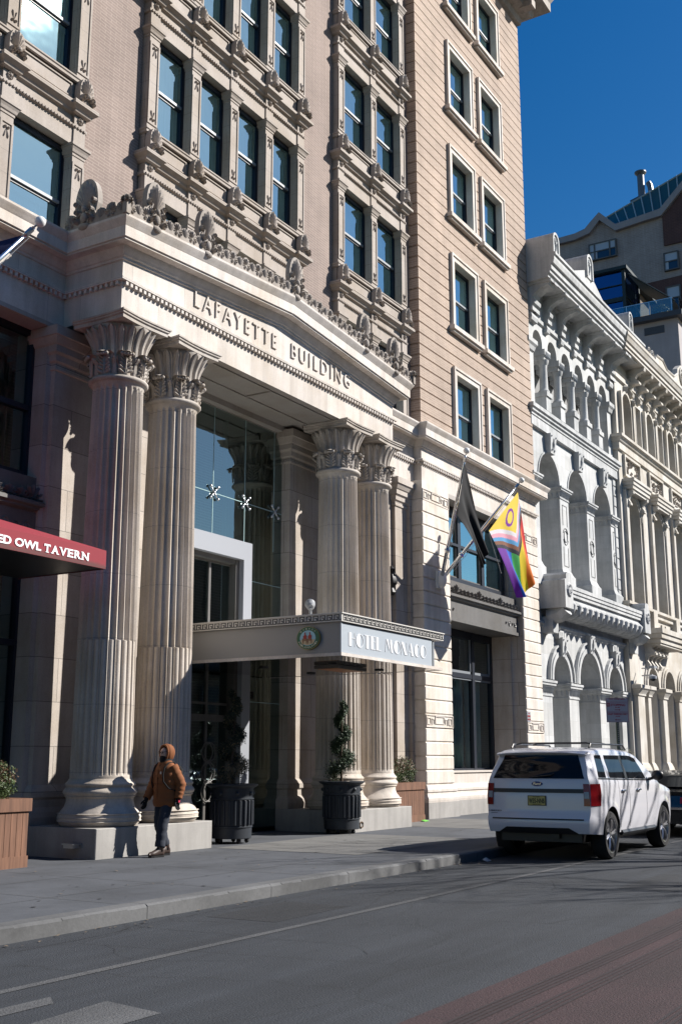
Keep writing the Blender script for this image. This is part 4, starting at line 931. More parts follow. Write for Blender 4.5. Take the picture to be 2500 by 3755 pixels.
f_, e_ = deco("HOTEL MONACO", 16.97, 19.95, 3.46, 3.70, CY0 + 0.01)
o = f_.obj('sign_letters', SH, canopy); e_.obj('letter_outline', ED, o)
# oval emblem
em = MB(); 
def oval(m, rx, rz, x, d, mi=0, n=28):
    pts = [(rx * math.cos(2 * math.pi * i / n), rz * math.sin(2 * math.pi * i / n)) for i in range(n)]; m.prism(pts, x - d, x, mi)
oval(em, 0.245, 0.205, 0.0, 0.04); e1 = em.obj('oval_emblem', mat('gold_rim', (0.35, 0.27, 0.10), 0.5)); e1.location = (CX0 + 0.02, 10.82, 3.605); e1.rotation_euler = (0, 0, R(-90))
tag(e1, 'round green emblem with two red riders on the canopy side', 'emblem')
em = MB(); oval(em, 0.235, 0.195, -0.0405, 0.006); em.obj('green_ring', mat('emblem_green', (0.015, 0.11, 0.05), 0.5)).parent = e1
em = MB(); oval(em, 0.165, 0.135, -0.047, 0.004); em.obj('blue_field', mat('emblem_sky', (0.32, 0.55, 0.62), 0.5)).parent = e1
em = MB(); em.prism([(-0.155, -0.03), (0.155, -0.03), (0.12, -0.10), (0, -0.128), (-0.12, -0.10)], -0.054, -0.0515); em.obj('sand_field', mat('emblem_sand', (0.55, 0.42, 0.25), 0.5)).parent = e1
em = MB(); dk = MB()
for xx in (-0.055, 0.045):
    em.prism([(xx - 0.035, -0.015), (xx + 0.03, -0.015), (xx + 0.04, 0.04), (xx + 0.012, 0.055), (xx + 0.008, 0.10), (xx - 0.012, 0.10), (xx - 0.012, 0.055), (xx - 0.04, 0.035)], -0.058, -0.0545)
    dk.prism([(xx - 0.045, -0.10), (xx - 0.03, -0.10), (xx - 0.025, -0.05), (xx + 0.02, -0.05), (xx + 0.025, -0.10), (xx + 0.04, -0.10), (xx + 0.045, -0.02), (xx + 0.01, -0.012), (xx - 0.045, -0.012), (xx - 0.065, 0.0), (xx - 0.06, -0.04)], -0.056, -0.0545)
em.obj('rider_figure', mat('emblem_red', (0.35, 0.03, 0.02), 0.5)).parent = e1; dk.obj('horse_figure', mat('emblem_brown', (0.24, 0.12, 0.06), 0.5)).parent = e1
em = MB()
def ring_text(m, word, r1, r2, a0, a1, flip):
    for i, ch in enumerate(word):
        if ch == ' ': continue
        a = R(a0 + (a1 - a0) * (i + 0.5) / len(word)); t = fit_text(ch, -0.014, 0.014, -0.015, 0.015, 0, 0.004, bold=0.02, res=1)
        rot = (a - math.pi / 2) if not flip else (a + math.pi / 2)
        m.xf(Matrix.Translation((r1 * math.cos(a), -0.048, r2 * math.sin(a))) @ Matrix.Rotation(-rot, 4, 'Y'), t)
ring_text(em, "MONACO", 0.20, 0.165, 145, 35, False); ring_text(em, "PHILADELPHIA", 0.20, 0.165, 200, 340, True)
em.obj('ring_lettering', mat('emblem_cream', (0.7, 0.66, 0.5), 0.5)).parent = e1
# floodlight
fl = thing('floodlight', 'small round grey floodlight on top of the canopy', 'floodlight', (17.03, 10.98, 4.02))
mb = MB(); mb.lathe([(0.05, 0), (0.075, 0.03), (0.085, 0.12), (0.098, 0.15), (0.098, 0.165)], 18); mtx = Matrix.Translation((0.02, 0.03, 0.19)) @ Matrix.Rotation(R(-62), 4, Vector((0.6, -0.8, 0)))
h2 = MB(); h2.xf(mtx, mb); h2.tube([(0.06, 0.06, 0.0), (0.06, 0.06, 0.12), (0.02, 0.03, 0.18)], 0.028, 8); h2.obj('housing', mat('floodlight_grey', (0.22, 0.23, 0.24), 0.5)).parent = fl
mb = MB(); mb.lathe([(0, 0.16), (0.09, 0.167)], 18, cap=False); h2 = MB(); h2.xf(mtx, mb); h2.obj('lens', mat('lens_glass', (0.5, 0.55, 0.58), 0.1)).parent = fl
# ============================================================ AWNING
aw = thing('red_awning', 'red fabric awning with white lettering over the restaurant front', 'awning', (11.0, 13, 4.4))
AX0, AX1 = 8.0, 12.76; RED = mat('awning_fabric', (0.40, 0.022, 0.035), 0.8)
P = coords(RED); nz = noise(RED, P, 3.0, 5, 0.6); sx = N(RED, "ShaderNodeSeparateXYZ"); LK(RED, P, sx.inputs[0])
dirt = mathn(RED, 'ADD', mathn(RED, 'MULTIPLY', mathn(RED, 'SUBTRACT', 4.50, sx.outputs[2]), 6.0), nz)
cfab = mixc(RED, (0.23, 0.016, 0.028), (0.11, 0.03, 0.03), ramp(RED, [(0.62, (0, 0, 0)), (1.2, (1, 1, 1))], dirt).outputs[0], 'MIX'); LK(RED, cfab, RED.node_tree.nodes["Principled BSDF"].inputs["Base Color"])
mb = MB(); mb.quad((AX0, 12.0, 4.375), (AX1, 12.0, 4.375), (AX1, 12.0, 4.665), (AX0, 12.0, 4.665)); mb.obj('valance', RED, aw)
mb = MB(); mb.quad((AX0, 12.0, 4.665), (AX1, 12.0, 4.665), (AX1 - 1.0, 14.0, 5.35), (AX0, 14.0, 5.35)); mb.quad((AX1, 12.0, 4.665), (AX1, 13.9, 4.675), (AX1 - 0.95, 13.9, 5.3), (AX1 - 0.95, 13.9, 5.3)); mb.quad((AX1, 12.0, 4.375), (AX1, 13.9, 4.375), (AX1, 13.9, 4.675), (AX1, 12.0, 4.665)); mb.obj('awning_top', RED, aw)
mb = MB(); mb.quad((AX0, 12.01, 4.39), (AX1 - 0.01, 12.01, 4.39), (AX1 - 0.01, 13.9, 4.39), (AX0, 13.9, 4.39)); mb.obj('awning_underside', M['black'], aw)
mb = MB(); mb.quad((AX0, 11.998, 4.376), (AX1, 11.998, 4.376), (AX1, 11.998, 4.384), (AX0, 11.998, 4.384)); mb.obj('hem', mat('hem_red', (0.12, 0.01, 0.015), 0.8), aw)
zb_, zt_ = 4.445, 4.568
t = fit_text("RED OWL", 10.46, 11.405, zb_, zt_, 11.995, 0.004, bold=0.035); t2 = MB()
wsp = {'T': 1.0, 'A': 1.1, 'V': 1.1, 'E': .95, 'R': 1.05, 'N': 1.15}; x = 11.45; U = (12.385 - 11.45) / sum(wsp[c] for c in "TAVERN")
for ch in "TAVERN":
    wd = wsp[ch] * U; a, b = x + 0.012, x + wd - 0.012; t2.xf(Matrix.Identity(4), fit_text(ch, a, b, zb_, zt_, 11.9945, 0.004, bold=0.03)); s_ = 0.013
    def sr(p, q, z): t2.box(p, q, 11.990, 11.9938, z, z + s_)
    if ch == 'T': sr((a + b) / 2 - 0.03, (a + b) / 2 + 0.03, zb_)
    if ch == 'T': t2.box(a, a + s_, 11.990, 11.9938, zt_ - 0.035, zt_); t2.box(b - s_, b, 11.990, 11.9938, zt_ - 0.035, zt_)
    if ch == 'A': sr(a - 0.012, a + 0.04, zb_); sr(b - 0.04, b + 0.012, zb_)
    if ch == 'V': sr(a - 0.012, a + 0.04, zt_ - s_); sr(b - 0.04, b + 0.012, zt_ - s_)
    if ch in 'ERN': sr(a - 0.012, a + 0.04, zb_); sr(a - 0.012, a + 0.03, zt_ - s_)
    if ch == 'N': sr(b - 0.03, b + 0.012, zt_ - s_)
    if ch == 'R': sr(b - 0.03, b + 0.012, zb_)
    x += wd
t.xf(Matrix.Identity(4), t2); t.obj('lettering', mat('awning_white', (0.85, 0.85, 0.85), 0.6), aw)

# ============================================================ FLAGS
ALU = mat('polished_pole', (0.75, 0.76, 0.78), 0.22, 1.0); WP = mat('white_ball', (0.75, 0.75, 0.73), 0.35)
def pole(base, tip, label):
    b, t = Vector(base), Vector(tip); p = thing('flagpole', label, 'flagpole', base, 0, 'flagpoles angled out from the wall'); d = (t - b)
    m = MB(); m.tube([(0, 0, 0), d * 0.62, d * 0.965], [0.055, 0.045, 0.028], 10); m.obj('pole', ALU, smooth=True).parent = p
    m = MB(); m.sphere(tuple(d), 0.085, 8); m.obj('ball_finial', WP, smooth=True).parent = p
    m = MB(); m.tube([d * 0.92, d * 0.955], 0.045, 8); m.tube([d * 0.955, d * 0.99], 0.015, 6); m.tube([d * 0.22, d * 0.235], 0.08, 8); m.obj('collar', M['steel']).parent = p
    m = MB(); m.tube([d * 0.10 + Vector((0.05, -0.06, -0.08)), d * 0.93 + Vector((0.02, -0.02, -0.07))], 0.006, 5); m.obj('halyard', mat('rope', (0.5, 0.5, 0.48), 0.8) if 'rope' not in bpy.data.materials else bpy.data.materials['rope']).parent = p
    return p
BR = (28.0, 13.74, 6.46)
pole(BR, (26.08, 12.0, 9.44), 'silver wall flagpole carrying the black flag'); pole((28.06, 13.74, 6.46), (29.81, 12.0, 9.44), 'silver wall flagpole carrying the rainbow flag')
pole((9.24, 13.74, 6.46), (11.01, 12.0, 9.44), 'silver wall flagpole carrying the navy flag at the left edge')
def bracket(x, label, group=None):
    m = MB(); m.sphere((0, 0, 0), 0.17, 8, sc_=(0.9, 0.9, 1.45)); m.box(-0.16, 0.16, 0.03, 0.12, -0.24, 0.24); o = m.obj('pole_bracket', WP, smooth=40); o.location = (x, 13.76, 6.42); tag(o, label, 'bracket', group)
bracket(28.02, 'white cast bracket holding the black and rainbow flagpoles'); bracket(9.2, 'white cast bracket holding the navy flagpole')
def cloth(name, mats, A, B, C_, D, nu, nv, fmap, colour, fold, label, sag=0.0, thick=False):
    """A hoist top, B hoist bottom, C fly bottom, D fly top"""
    A, B, C_, D = map(Vector, (A, B, C_, D)); m = MB(); grid = []
    nrm = (D - A).cross(B - A).normalized()
    for j in range(nv + 1):
        for i in range(nu + 1):
            u = i / nu; v = j / nv; w_ = fmap(u, v)
            p = A.lerp(B, w_).lerp(D.lerp(C_, w_), u); grid.append(p + nrm * fold(u, w_) + Vector((0, 0, -sag * math.sin(math.pi * w_) * u)))
    fs = []; mi = []
    for j in range(nv):
        for i in range(nu): fs.append((j * (nu + 1) + i, j * (nu + 1) + i + 1, (j + 1) * (nu + 1) + i + 1, (j + 1) * (nu + 1) + i)); mi.append(colour((i + 0.5) / nu, (j + 0.5) / nv))
    m.v = [tuple(p) for p in grid]; m.f = fs; m.mi = mi; o = m.obj(name, mats, smooth=True); return tag(o, label, 'flag')
def cm(name, c):
    m = bpy.data.materials.new(name); m.use_nodes = True; nt = m.node_tree; b = nt.nodes["Principled BSDF"]; b.inputs["Base Color"].default_value = (*c, 1); b.inputs["Roughness"].default_value = 0.7
    t = N(m, "ShaderNodeBsdfTranslucent"); t.inputs[0].default_value = (*c, 1); mx = N(m, "ShaderNodeMixShader"); mx.inputs[0].default_value = 0.4; LK(m, b.outputs[0], mx.inputs[1]); LK(m, t.outputs[0], mx.inputs[2]); LK(m, mx.outputs[0], nt.nodes["Material Output"].inputs[0]); return m
cloth('black_flag', [mat('black_cloth', (0.008, 0.008, 0.009), 0.9)], (25.98, 12.02, 9.1), (25.75, 12.15, 7.66), (27.0, 12.1, 6.46), (27.28, 12.02, 6.98), 30, 24, lambda u, v: v, lambda u, v: 0,
      lambda u, w_: 0.07 * u * math.sin(w_ * 16 + 3 * u) + 0.10 * math.sin(u * 3) * math.sin(w_ * 5), 'plain black flag hanging limp from the left wall pole', 0.12)
cols = [(0.78, 0.58, 0.06), (0.20, 0.02, 0.32), (0.72, 0.70, 0.74), (0.80, 0.36, 0.45), (0.10, 0.34, 0.62), (0.22, 0.09, 0.05), (0.02, 0.02, 0.035), (0.68, 0.03, 0.03), (0.80, 0.20, 0.02), (0.80, 0.60, 0.02), (0.05, 0.38, 0.09), (0.01, 0.10, 0.50), (0.15, 0.02, 0.32)]
def prog(u, v):
    x = u * 1.55; d = x + abs(v - 0.5) * 1.0   # chevron coordinate
    r_ = math.hypot((x - 0.20), (v - 0.58))
    if d < 0.52: return 1 if 0.085 < r_ < 0.125 else 0
    k = int((d - 0.52) / 0.075)
    if k < 5: return 2 + k
    return 7 + min(5, int(v * 6))
def fm_(u, v): return (v ** (1.9 - 0.9 * min(1, u * 1.2)))
cloth('rainbow_flag', [cm('flag_cloth_%s' % n_, c) for n_, c in zip(('yellow', 'violet', 'white', 'pink', 'sky', 'brown', 'black', 'red', 'orange', 'gold', 'green', 'blue', 'purple'), cols)],
      (29.62, 12.05, 9.05), (27.55, 12.08, 7.56), (29.5, 12.1, 5.98), (30.5, 12.0, 6.74), 170, 130, fm_, prog,
      lambda u, w_: 0.10 * u * math.sin(w_ * 11 + 2.5 * u) + 0.03 * math.sin(w_ * 23) * u, 'rainbow striped flag with yellow triangle and purple ring on the right wall pole', 0.22)
ln = MB(); ln.tube([(27.6, 12.1, 7.5), (28.6, 12.2, 6.55)], 0.008, 5); tag(ln.obj('flag_rope', WP), 'white rope tied to the corner of the rainbow flag', 'rope')
cloth('navy_flag', [mat('navy_cloth', (0.012, 0.018, 0.075), 0.85)], (10.85, 12.16, 9.20), (10.0, 13.0, 7.76), (9.4, 13.5, 7.6), (10.12, 12.87, 8.74), 20, 16, lambda u, v: v, lambda u, v: 0, lambda u, w_: 0.03 * math.sin(w_ * 9 + u), 'navy blue flag hanging from the pole at the left edge')

# ============================================================ PLANTERS
def leaves(m, pts, size, rnd, mi=0):
    for p, nrm in pts:
        s_ = size * rnd.uniform(0.6, 1.4); u = Vector((rnd.gauss(0, 1), rnd.gauss(0, 1), rnd.gauss(0, 1))).normalized(); v_ = u.cross(Vector(nrm) + Vector((rnd.gauss(0, .4), rnd.gauss(0, .4), rnd.gauss(0, .4)))).normalized()
        p = Vector(p); k = rnd.randrange(3) if mi is None else mi
        m.add([p - v_ * s_ * 0.35, p + u * s_ * 0.5 - v_ * 0.1 * s_, p + u * s_, p + u * s_ * 0.45 + v_ * s_ * 0.35], [(0, 1, 2, 3)], k)
def leafmat(name, c):
    m = mat(name, c, 0.6); P = coords(m); n_ = noise(m, P, 9, 3, 0.6); c_ = mixc(m, c, ramp(m, [(0.3, (0.55, 0.6, 0.55)), (0.7, (1.4, 1.3, 1.2))], n_).outputs[0], 1.0); LK(m, c_, m.node_tree.nodes["Principled BSDF"].inputs["Base Color"]); return m
URN = mat('charcoal_planter', (0.021, 0.026, 0.034), 0.5)
def urn(loc, label, rz=0):
    p = thing('round_planter', label, 'planter', loc, rz, 'round planters beside the entrance'); m = MB()
    m.lathe([(0.36, 0.09), (0.37, 0.10), (0.375, 0.28), (0.39, 0.29), (0.39, 0.31), (0.375, 0.32), (0.385, 0.78), (0.41, 0.79), (0.41, 0.815), (0.395, 0.82), (0.40, 0.99), (0.47, 1.03), (0.485, 1.045), (0.485, 1.065), (0.44, 1.07), (0.40, 1.05), (0.38, 0.98)], 40, cap=False)
    m.lathe([(0, 0.98), (0.38, 0.98)], 20, cap=False)
    for i in range(24):
        a = 2 * math.pi * i / 24; u = MB(); u.bevbox(-0.022, 0.022, -0.02, 0.03, 0.33, 0.775, 0.01); m.xf(Matrix.Rotation(a, 4, 'Z') @ Matrix.Translation((0, -0.39, 0)), u)
        if i % 3 == 0: m.sphere((0.40 * math.sin(a + 0.1), -0.40 * math.cos(a + 0.1), 0.90), 0.04, 5)
    m.obj('tub', URN, smooth=35).parent = p
    m = MB()
    for i in range(5):
        a = 2 * math.pi * i / 5 + 0.5; m.sphere((0.29 * math.cos(a), 0.29 * math.sin(a), 0.045), 0.045, 6); m.box(0.29 * math.cos(a) - 0.03, 0.29 * math.cos(a) + 0.03, 0.29 * math.sin(a) - 0.03, 0.29 * math.sin(a) + 0.03, 0.05, 0.10); m.cut()
    under(m, 'castor', M['black'], p)
    m = MB(); m.lathe([(0, 1.0), (0.39, 1.0)], 20, cap=False); m.obj('soil', mat('soil', (0.05, 0.035, 0.02), 0.95) if 'soil' not in bpy.data.materials else bpy.data.materials['soil']).parent = p
def spiral(loc, H, label, seed, mats, dry=False, rz=0, k=11000):
    rnd = random.Random(seed); p = thing('spiral_topiary', label, 'topiary', loc, rz, 'spiral topiaries in the round planters')
    m = MB(); m.tube([(0, 0, -0.05), (0.02, 0.01, 0.5), (-0.02, 0.0, H * 0.6), (0, 0, H)], [0.03, 0.026, 0.018, 0.006], 7); m.obj('stem', mat('stem_bark', (0.09, 0.065, 0.045), 0.9) if 'stem_bark' not in bpy.data.materials else bpy.data.materials['stem_bark']).parent = p
    m = MB(); pts = []
    turns = 2.9
    for i in range(k):
        t = rnd.random() ** 0.85; a = turns * 2 * math.pi * t; z = 0.16 + t * (H - 0.18); r_ = (0.25 * (1 - t) + 0.06); th = 0.105 * (1 - t) + 0.065
        d = Vector((rnd.gauss(0, 1), rnd.gauss(0, 1), rnd.gauss(0, 1) * 0.95)).normalized(); q = rnd.random() ** 0.45
        c = Vector((r_ * 0.68 * math.cos(a), r_ * 0.68 * math.sin(a), z)) + d * th * q * (1 + 0.25 * math.sin(9 * a + 3 * d.z))
        mi = 0 if z > 0.5 or not dry else (1 if rnd.random() < 0.75 else 0)
        leaves(m, [(c, d)], 0.042, rnd, mi if rnd.random() > 0.12 else 1 - mi)
    m.obj('foliage', mats).parent = p
G1 = leafmat('juniper_green', (0.035, 0.065, 0.03)); G2 = leafmat('dry_sprig', (0.24, 0.19, 0.12)); G3 = leafmat('boxwood_green', (0.05, 0.085, 0.02)); G4 = leafmat('bronzed_leaf', (0.11, 0.06, 0.025)); G5 = leafmat('dark_juniper', (0.025, 0.04, 0.028))
urn((17.47, 13.0, 0.0), 'charcoal fluted round planter on castors beside the left column pedestal'); urn((20.95, 12.72, 0.0), 'charcoal fluted round planter in front of the right column pedestal', 0.4)
spiral((17.47, 13.0, 1.0), 1.78, 'dark spiral topiary with a dried straw coloured base', 5, [G5, G2], True, 2.6); spiral((20.95, 12.72, 1.0), 1.72, 'green spiral topiary in the planter before the right columns', 9, [G1, G5], False, 0.9)
WOODM = mat('cedar_boards', (0.27, 0.12, 0.055), 0.65); P = coords(WOODM); w1 = noise(WOODM, P, 3.0, 5, 0.6, (6, 6, 0.5)); cc = mixc(WOODM, (0.155, 0.075, 0.043), ramp(WOODM, [(0.3, (0.55, 0.5, 0.48)), (0.7, (1.35, 1.35, 1.35))], w1).outputs[0], 1.0); LK(WOODM, cc, WOODM.node_tree.nodes["Principled BSDF"].inputs["Base Color"])
def woodbox(x0, x1, y0, y1, label):
    cx, cy = (x0 + x1) / 2, (y0 + y1) / 2; a, b = (x1 - x0) / 2, (y1 - y0) / 2
    p = thing('wooden_planter', label, 'planter', (cx, cy, 0), 0, 'wooden planter boxes along the wall'); m = MB()
    n = round(2 * a / 0.11)
    for i in range(n): m.box(-a + 2 * a * i / n + 0.004, -a + 2 * a * (i + 1) / n - 0.004, -b, -b + 0.03, 0.16, 0.78)
    n2 = round(2 * b / 0.11)
    for i in range(n2):
        for q in (-a, a - 0.03): m.box(q, q + 0.03, -b + 2 * b * i / n2 + 0.004, -b + 2 * b * (i + 1) / n2 - 0.004, 0.16, 0.78)
    m.box(-a + 0.02, a - 0.02, -b + 0.02, b, 0.1, 0.8); m.obj('boards', WOODM).parent = p
    m = MB(); m.box(-a - 0.03, a + 0.03, -b - 0.03, b, 0.78, 0.96); m.obj('rim', WOODM).parent = p
    m = MB(); m.box(-a - 0.015, a + 0.015, -b - 0.015, b, 0.0, 0.16); m.obj('plinth', WOODM).parent = p
def shrub(c, rx, ry, rz_, label, seed, mats, k=6000, size=0.035):
    rnd = random.Random(seed); p = thing('clipped_shrub', label, 'shrub', c); m = MB()
    for i in range(k):
        d = Vector((rnd.gauss(0, 1), rnd.gauss(0, 1), rnd.gauss(0, 1))).normalized(); q = rnd.random() ** 0.3
        bump = 1 + 0.14 * math.sin(4 * d.x + 3 * d.y + seed) + 0.08 * math.sin(11 * d.z + 7 * d.x)
        pt = Vector((d.x * rx, d.y * ry, d.z * rz_)) * q * bump
        if pt.z < -rz_ * 0.7: continue
        leaves(m, [(pt, d)], size, rnd, 0 if (d.z < 0.1 or rnd.random() < 0.45) else 1)
    m.obj('foliage', mats).parent = p
    m = MB()
    for i in range(9):
        a = i * 0.7; m.tube([(0.04 * math.cos(a), 0.04 * math.sin(a), -rz_ - 0.1), (rx * 0.5 * math.cos(a), ry * 0.5 * math.sin(a), rz_ * 0.4)], [0.012, 0.005], 5)
    m.obj('stem', bpy.data.materials['stem_bark']).parent = p
woodbox(10.3, 12.06, 12.62, 13.5, 'brown board planter box at the left edge by the dark storefront'); woodbox(24.55, 26.17, 13.45, 14.2, 'brown board planter box between the right columns and rusticated wall')
shrub((11.60, 12.98, 1.17), 0.40, 0.36, 0.36, 'rounded bronze and green shrub in the left wooden planter', 3, [G3, G4], 6500); shrub((24.9, 13.75, 1.16), 0.42, 0.34, 0.3, 'bronze tipped shrub filling the left half of the far wooden planter', 13, [G3, G4], 5000); shrub((25.55, 13.75, 1.22), 0.42, 0.34, 0.38, 'taller bronze tipped shrub filling the right half of the far wooden planter', 17, [G3, G4], 5000)
shrub((42.4, 13.4, 1.35), 0.5, 0.45, 0.6, 'green and brown bush showing behind the parked white car', 23, [G3, G2], 3000, 0.06)
# uplight on the pedestal side
mb = MB(); mb.box(-0.09, 0.09, -0.12, 0.12, 0, 0.02); mb.box(-0.07, 0.07, -0.10, 0.10, -0.05, 0.0); o = mb.obj('uplight', M['steel']); o.location = (13.32, 12.98, 0.22); tag(o, 'small flat metal uplight beside the left pedestal', 'light')
# valve ring on right pedestal
mb = MB(); mb.tube([(0.07 * math.cos(a * 0.5), 0, 0.06 * math.sin(a * 0.5)) for a in range(13)], 0.012, 6); o = mb.obj('hose_ring', mat('rusty_iron', (0.10, 0.06, 0.03), 0.8)); o.location = (21.55, 12.585, 0.15); tag(o, 'rusty iron ring on the front of the right pedestal', 'ring')
# fire connection plate
fp_ = MB(); fp_.box(34.18, 34.46, 13.845, 13.858, 2.70, 3.02); o = fp_.obj('wall_plate', M['white']); tag(o, 'small white plate with red words on the rusticated pier', 'sign')
t = fit_text("FIRE", 34.27, 34.37, 2.94, 2.98, 13.843, 0.003); t.xf(Matrix.Identity(4), fit_text("DEPARTMENT", 34.20, 34.44, 2.84, 2.90, 13.843, 0.003)); t.xf(Matrix.Identity(4), fit_text("CONNECTION", 34.20, 34.44, 2.74, 2.80, 13.843, 0.003)); t.obj('lettering', mat('sign_red', (0.45, 0.02, 0.02), 0.6), o)
# iron lantern beside right columns
il = MB(); il.tube([(0, 0.2, 0), (0, 0, 0.1), (0, -0.1, 0.35), (0, 0, 0.5)], [0.03, 0.05, 0.04, 0.02], 8); il.lathe([(0.05, -0.2), (0.13, -0.12), (0.06, 0.0), (0.16, 0.12), (0.17, 0.2), (0.08, 0.4), (0.12, 0.5), (0.0, 0.62)], 8); o = il.obj('iron_lantern', M['black'], smooth=30); o.location = (26.2, 14.35, 6.0); tag(o, 'black wrought iron wall lantern beside the right columns', 'lantern')
# ============================================================ ARCADED BANK
bank = thing('arcaded_building', 'pale grey marble building with three tiers of round arches and heavy bracketed cornice', 'building', (41, 14.1, 0))
Y = 14.10; KX0, KX1 = 35.97, 45.35
MID = [(37.63, 2.06, 7.80, 11.33, 'a'), (40.60, 2.06, 7.80, 11.33, 'a'), (43.50, 2.06, 7.80, 11.33, 'a')]
LOW = [(37.95, 1.66, 0.3, 4.25, 'a'), (40.93, 2.34, 0.3, 4.25, 'a'), (43.88, 1.66, 0.3, 4.25, 'a')]
TOPA = [(37.05 + 1.465 * i, 0.94, 16.37, 16.47, 'a') for i in range(6)]
mb = MB(); arch_wall(mb, KX0, KX1, 0, 6.3, LOW, Y, 1.7, 0, 1); arch_wall(mb, KX0, KX1, 6.3, 13.6, MID, Y, 1.5, 0, 1); arch_wall(mb, KX0, KX1, 16.37, 18.7, TOPA, Y, 0.9, 0, 1); mb.quad((KX0, Y, 13.6), (KX1, Y, 13.6), (KX1, Y, 14.0), (KX0, Y, 14.0), 1); mb.quad((KX0, Y, 14.0), (KX1, Y, 14.0), (KX1, Y + .9, 14.0), (KX0, Y + .9, 14.0), 1); mb.box(KX0, 36.58, Y, Y + .9, 14.0, 16.375, 1); mb.box(44.83, KX1 - .005, Y, Y + .9, 14.0, 16.375, 1)
mb.quad((KX1, Y, 0), (KX1, 20, 0), (KX1, 20, 19), (KX1, Y, 19))
mb.obj('arcade_wall', [M['bank'], M['bank']], bank)
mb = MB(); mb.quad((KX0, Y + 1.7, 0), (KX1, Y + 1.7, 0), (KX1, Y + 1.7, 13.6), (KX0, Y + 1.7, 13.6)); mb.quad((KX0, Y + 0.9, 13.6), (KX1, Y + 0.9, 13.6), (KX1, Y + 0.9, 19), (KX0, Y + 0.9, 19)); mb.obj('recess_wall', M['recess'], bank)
mb = MB()   # belts and ledges
def belt(prof, x0=KX0, x1=KX1, yy=Y, ends=True): mb.sweep(prof, [(x0, yy + 0.3), (x0, yy), (x1, yy), (x1, yy + 0.3)])
belt([(0, 5.92), (0.04, 5.95), (0.07, 6.02), (0.12, 6.06), (0.12, 6.14), (0, 6.18)])
mb.cut(); belt([(0, 13.04), (0.13, 13.06), (0.13, 13.40), (0.16, 13.42), (0.16, 13.50), (0.22, 13.54), (0.22, 13.62), (0.28, 13.66), (0.28, 13.80), (0, 13.84)])
mb.cut(); belt([(0, 17.22), (0.08, 17.26), (0.08, 17.40), (0, 17.44)])
mb.obj('string_course', M['banktrim'], bank)
# archivolts, keystones, imposts
mb = MB()
for xc, w_, zb, zs, _ in LOW: ring(mb, xc, zs, w_ / 2, w_ / 2 + 0.16, Y, 0.10, 16, 0.05); ring(mb, xc, zs, w_ / 2 + 0.16, w_ / 2 + 0.36, Y, 0.055, 16, 0.05); ring(mb, xc, zs, w_ / 2 + 0.33, w_ / 2 + 0.40, Y, 0.13, 16, 0.05); mb.cut()
for xc, w_, zb, zs, _ in MID: ring(mb, xc, zs, w_ / 2, w_ / 2 + 0.07, Y, 0.035, 16, 0.0); mb.cut()
mb.obj('archivolt', M['banktrim'], bank)
def keystone(x, z0, z1, w_):
    m = MB(); a = w_ * 0.38; b = w_ * 0.55; vs = [(x - a, Y - 0.20, z0), (x + a, Y - 0.20, z0), (x + b, Y - 0.26, z1), (x - b, Y - 0.26, z1), (x - a, Y, z0), (x + a, Y, z0), (x + b, Y, z1), (x - b, Y, z1)]
    m.add(vs, [(0, 1, 2, 3), (0, 3, 7, 4), (1, 5, 6, 2), (3, 2, 6, 7), (0, 4, 5, 1)])
    h = z1 - z0
    for q in (-1, 1):
        volute(m, x + q * w_ * 0.22, z0 + h * 0.18, 0.05, Y - 0.21, 0.03); petal(m, (x + q * w_ * 0.06, z0 + h * 0.15), (x + q * w_ * 0.16, z0 + h * 0.62), 0.05, 0.05, Y - 0.21); petal(m, (x, z0 + h * .3), (x, z0 + h * .85), 0.07, 0.06, Y - 0.22); volute(m, x + q * w_ * 0.38, z0 + h * 0.88, 0.04, Y - 0.25, 0.03)
    m.obj('keystone', M['banktrim'], bank)
for xc, w_, zb, zs, _ in MID: keystone(xc, zs + w_ / 2 - 0.02, 13.06, 0.56)
for xc, w_, zb, zs, _ in LOW: keystone(xc, zs + w_ / 2 - 0.04, zs + w_ / 2 + 0.62, 0.5)
mb = MB()
for x in (37.95, 43.88):
    mb.box(x - 0.35, x + 0.35, Y - 0.16, Y, 5.66, 5.95)
    for q in (-0.16, 0, 0.16): mb.box(x + q - 0.025, x + q + 0.025, Y - 0.175, Y - 0.16, 5.70, 5.90)
    mb.cut()
mb.obj('keystone_block', M['banktrim'], bank)
# piers between arches
lowp = [(KX0, 37.12), (38.78, 39.76), (42.10, 43.05), (44.71, KX1)]
midp = [(KX0, 36.60), (38.66, 39.57), (41.63, 42.47), (44.53, KX1)]
def impost(x0, x1, z0, z1, dp=0.12, teeth=4, dd=1.45):
    m = MB(); h = z1 - z0
    m.sweep([(0.0, z0), (0.03, z0 + 0.01), (0.03, z0 + h * .1), (0.01, z0 + h * .12), (0.02, z0 + h * .5), (dp * .8, z0 + h * .62), (dp, z0 + h * .66), (dp, z0 + h * .78), (dp * 1.3, z0 + h * .82), (dp * 1.3, z1 - 0.02), (0, z1)], [(x0, Y + dd), (x0, Y), (x1, Y), (x1, Y + dd)])
    n = max(2, int((x1 - x0 + 0.1) / 0.14))
    for i in range(n):
        x = x0 + (i + 0.5) * (x1 - x0) / n; petal(m, (x, z0 + h * 0.14), (x, z0 + h * 0.66), 0.11, 0.09, Y - 0.01)
    n = int(dd / 0.18)
    for i in range(n):
        s_ = MB(); petal(s_, (0, z0 + h * 0.14), (0, z0 + h * 0.66), 0.11, 0.07, 0)
        m.xf(Matrix.Translation((x0 - 0.01, Y + (i + 0.5) * dd / n, 0)) @ Matrix.Rotation(R(-90), 4, 'Z'), s_)
    m.obj('impost', M['bankdirty'] if False else M['banktrim'], bank)
for a, b in lowp: impost(a, b, 3.62, 4.18)
for a, b in midp: impost(a, b, 10.92, 11.38)
mb = MB()
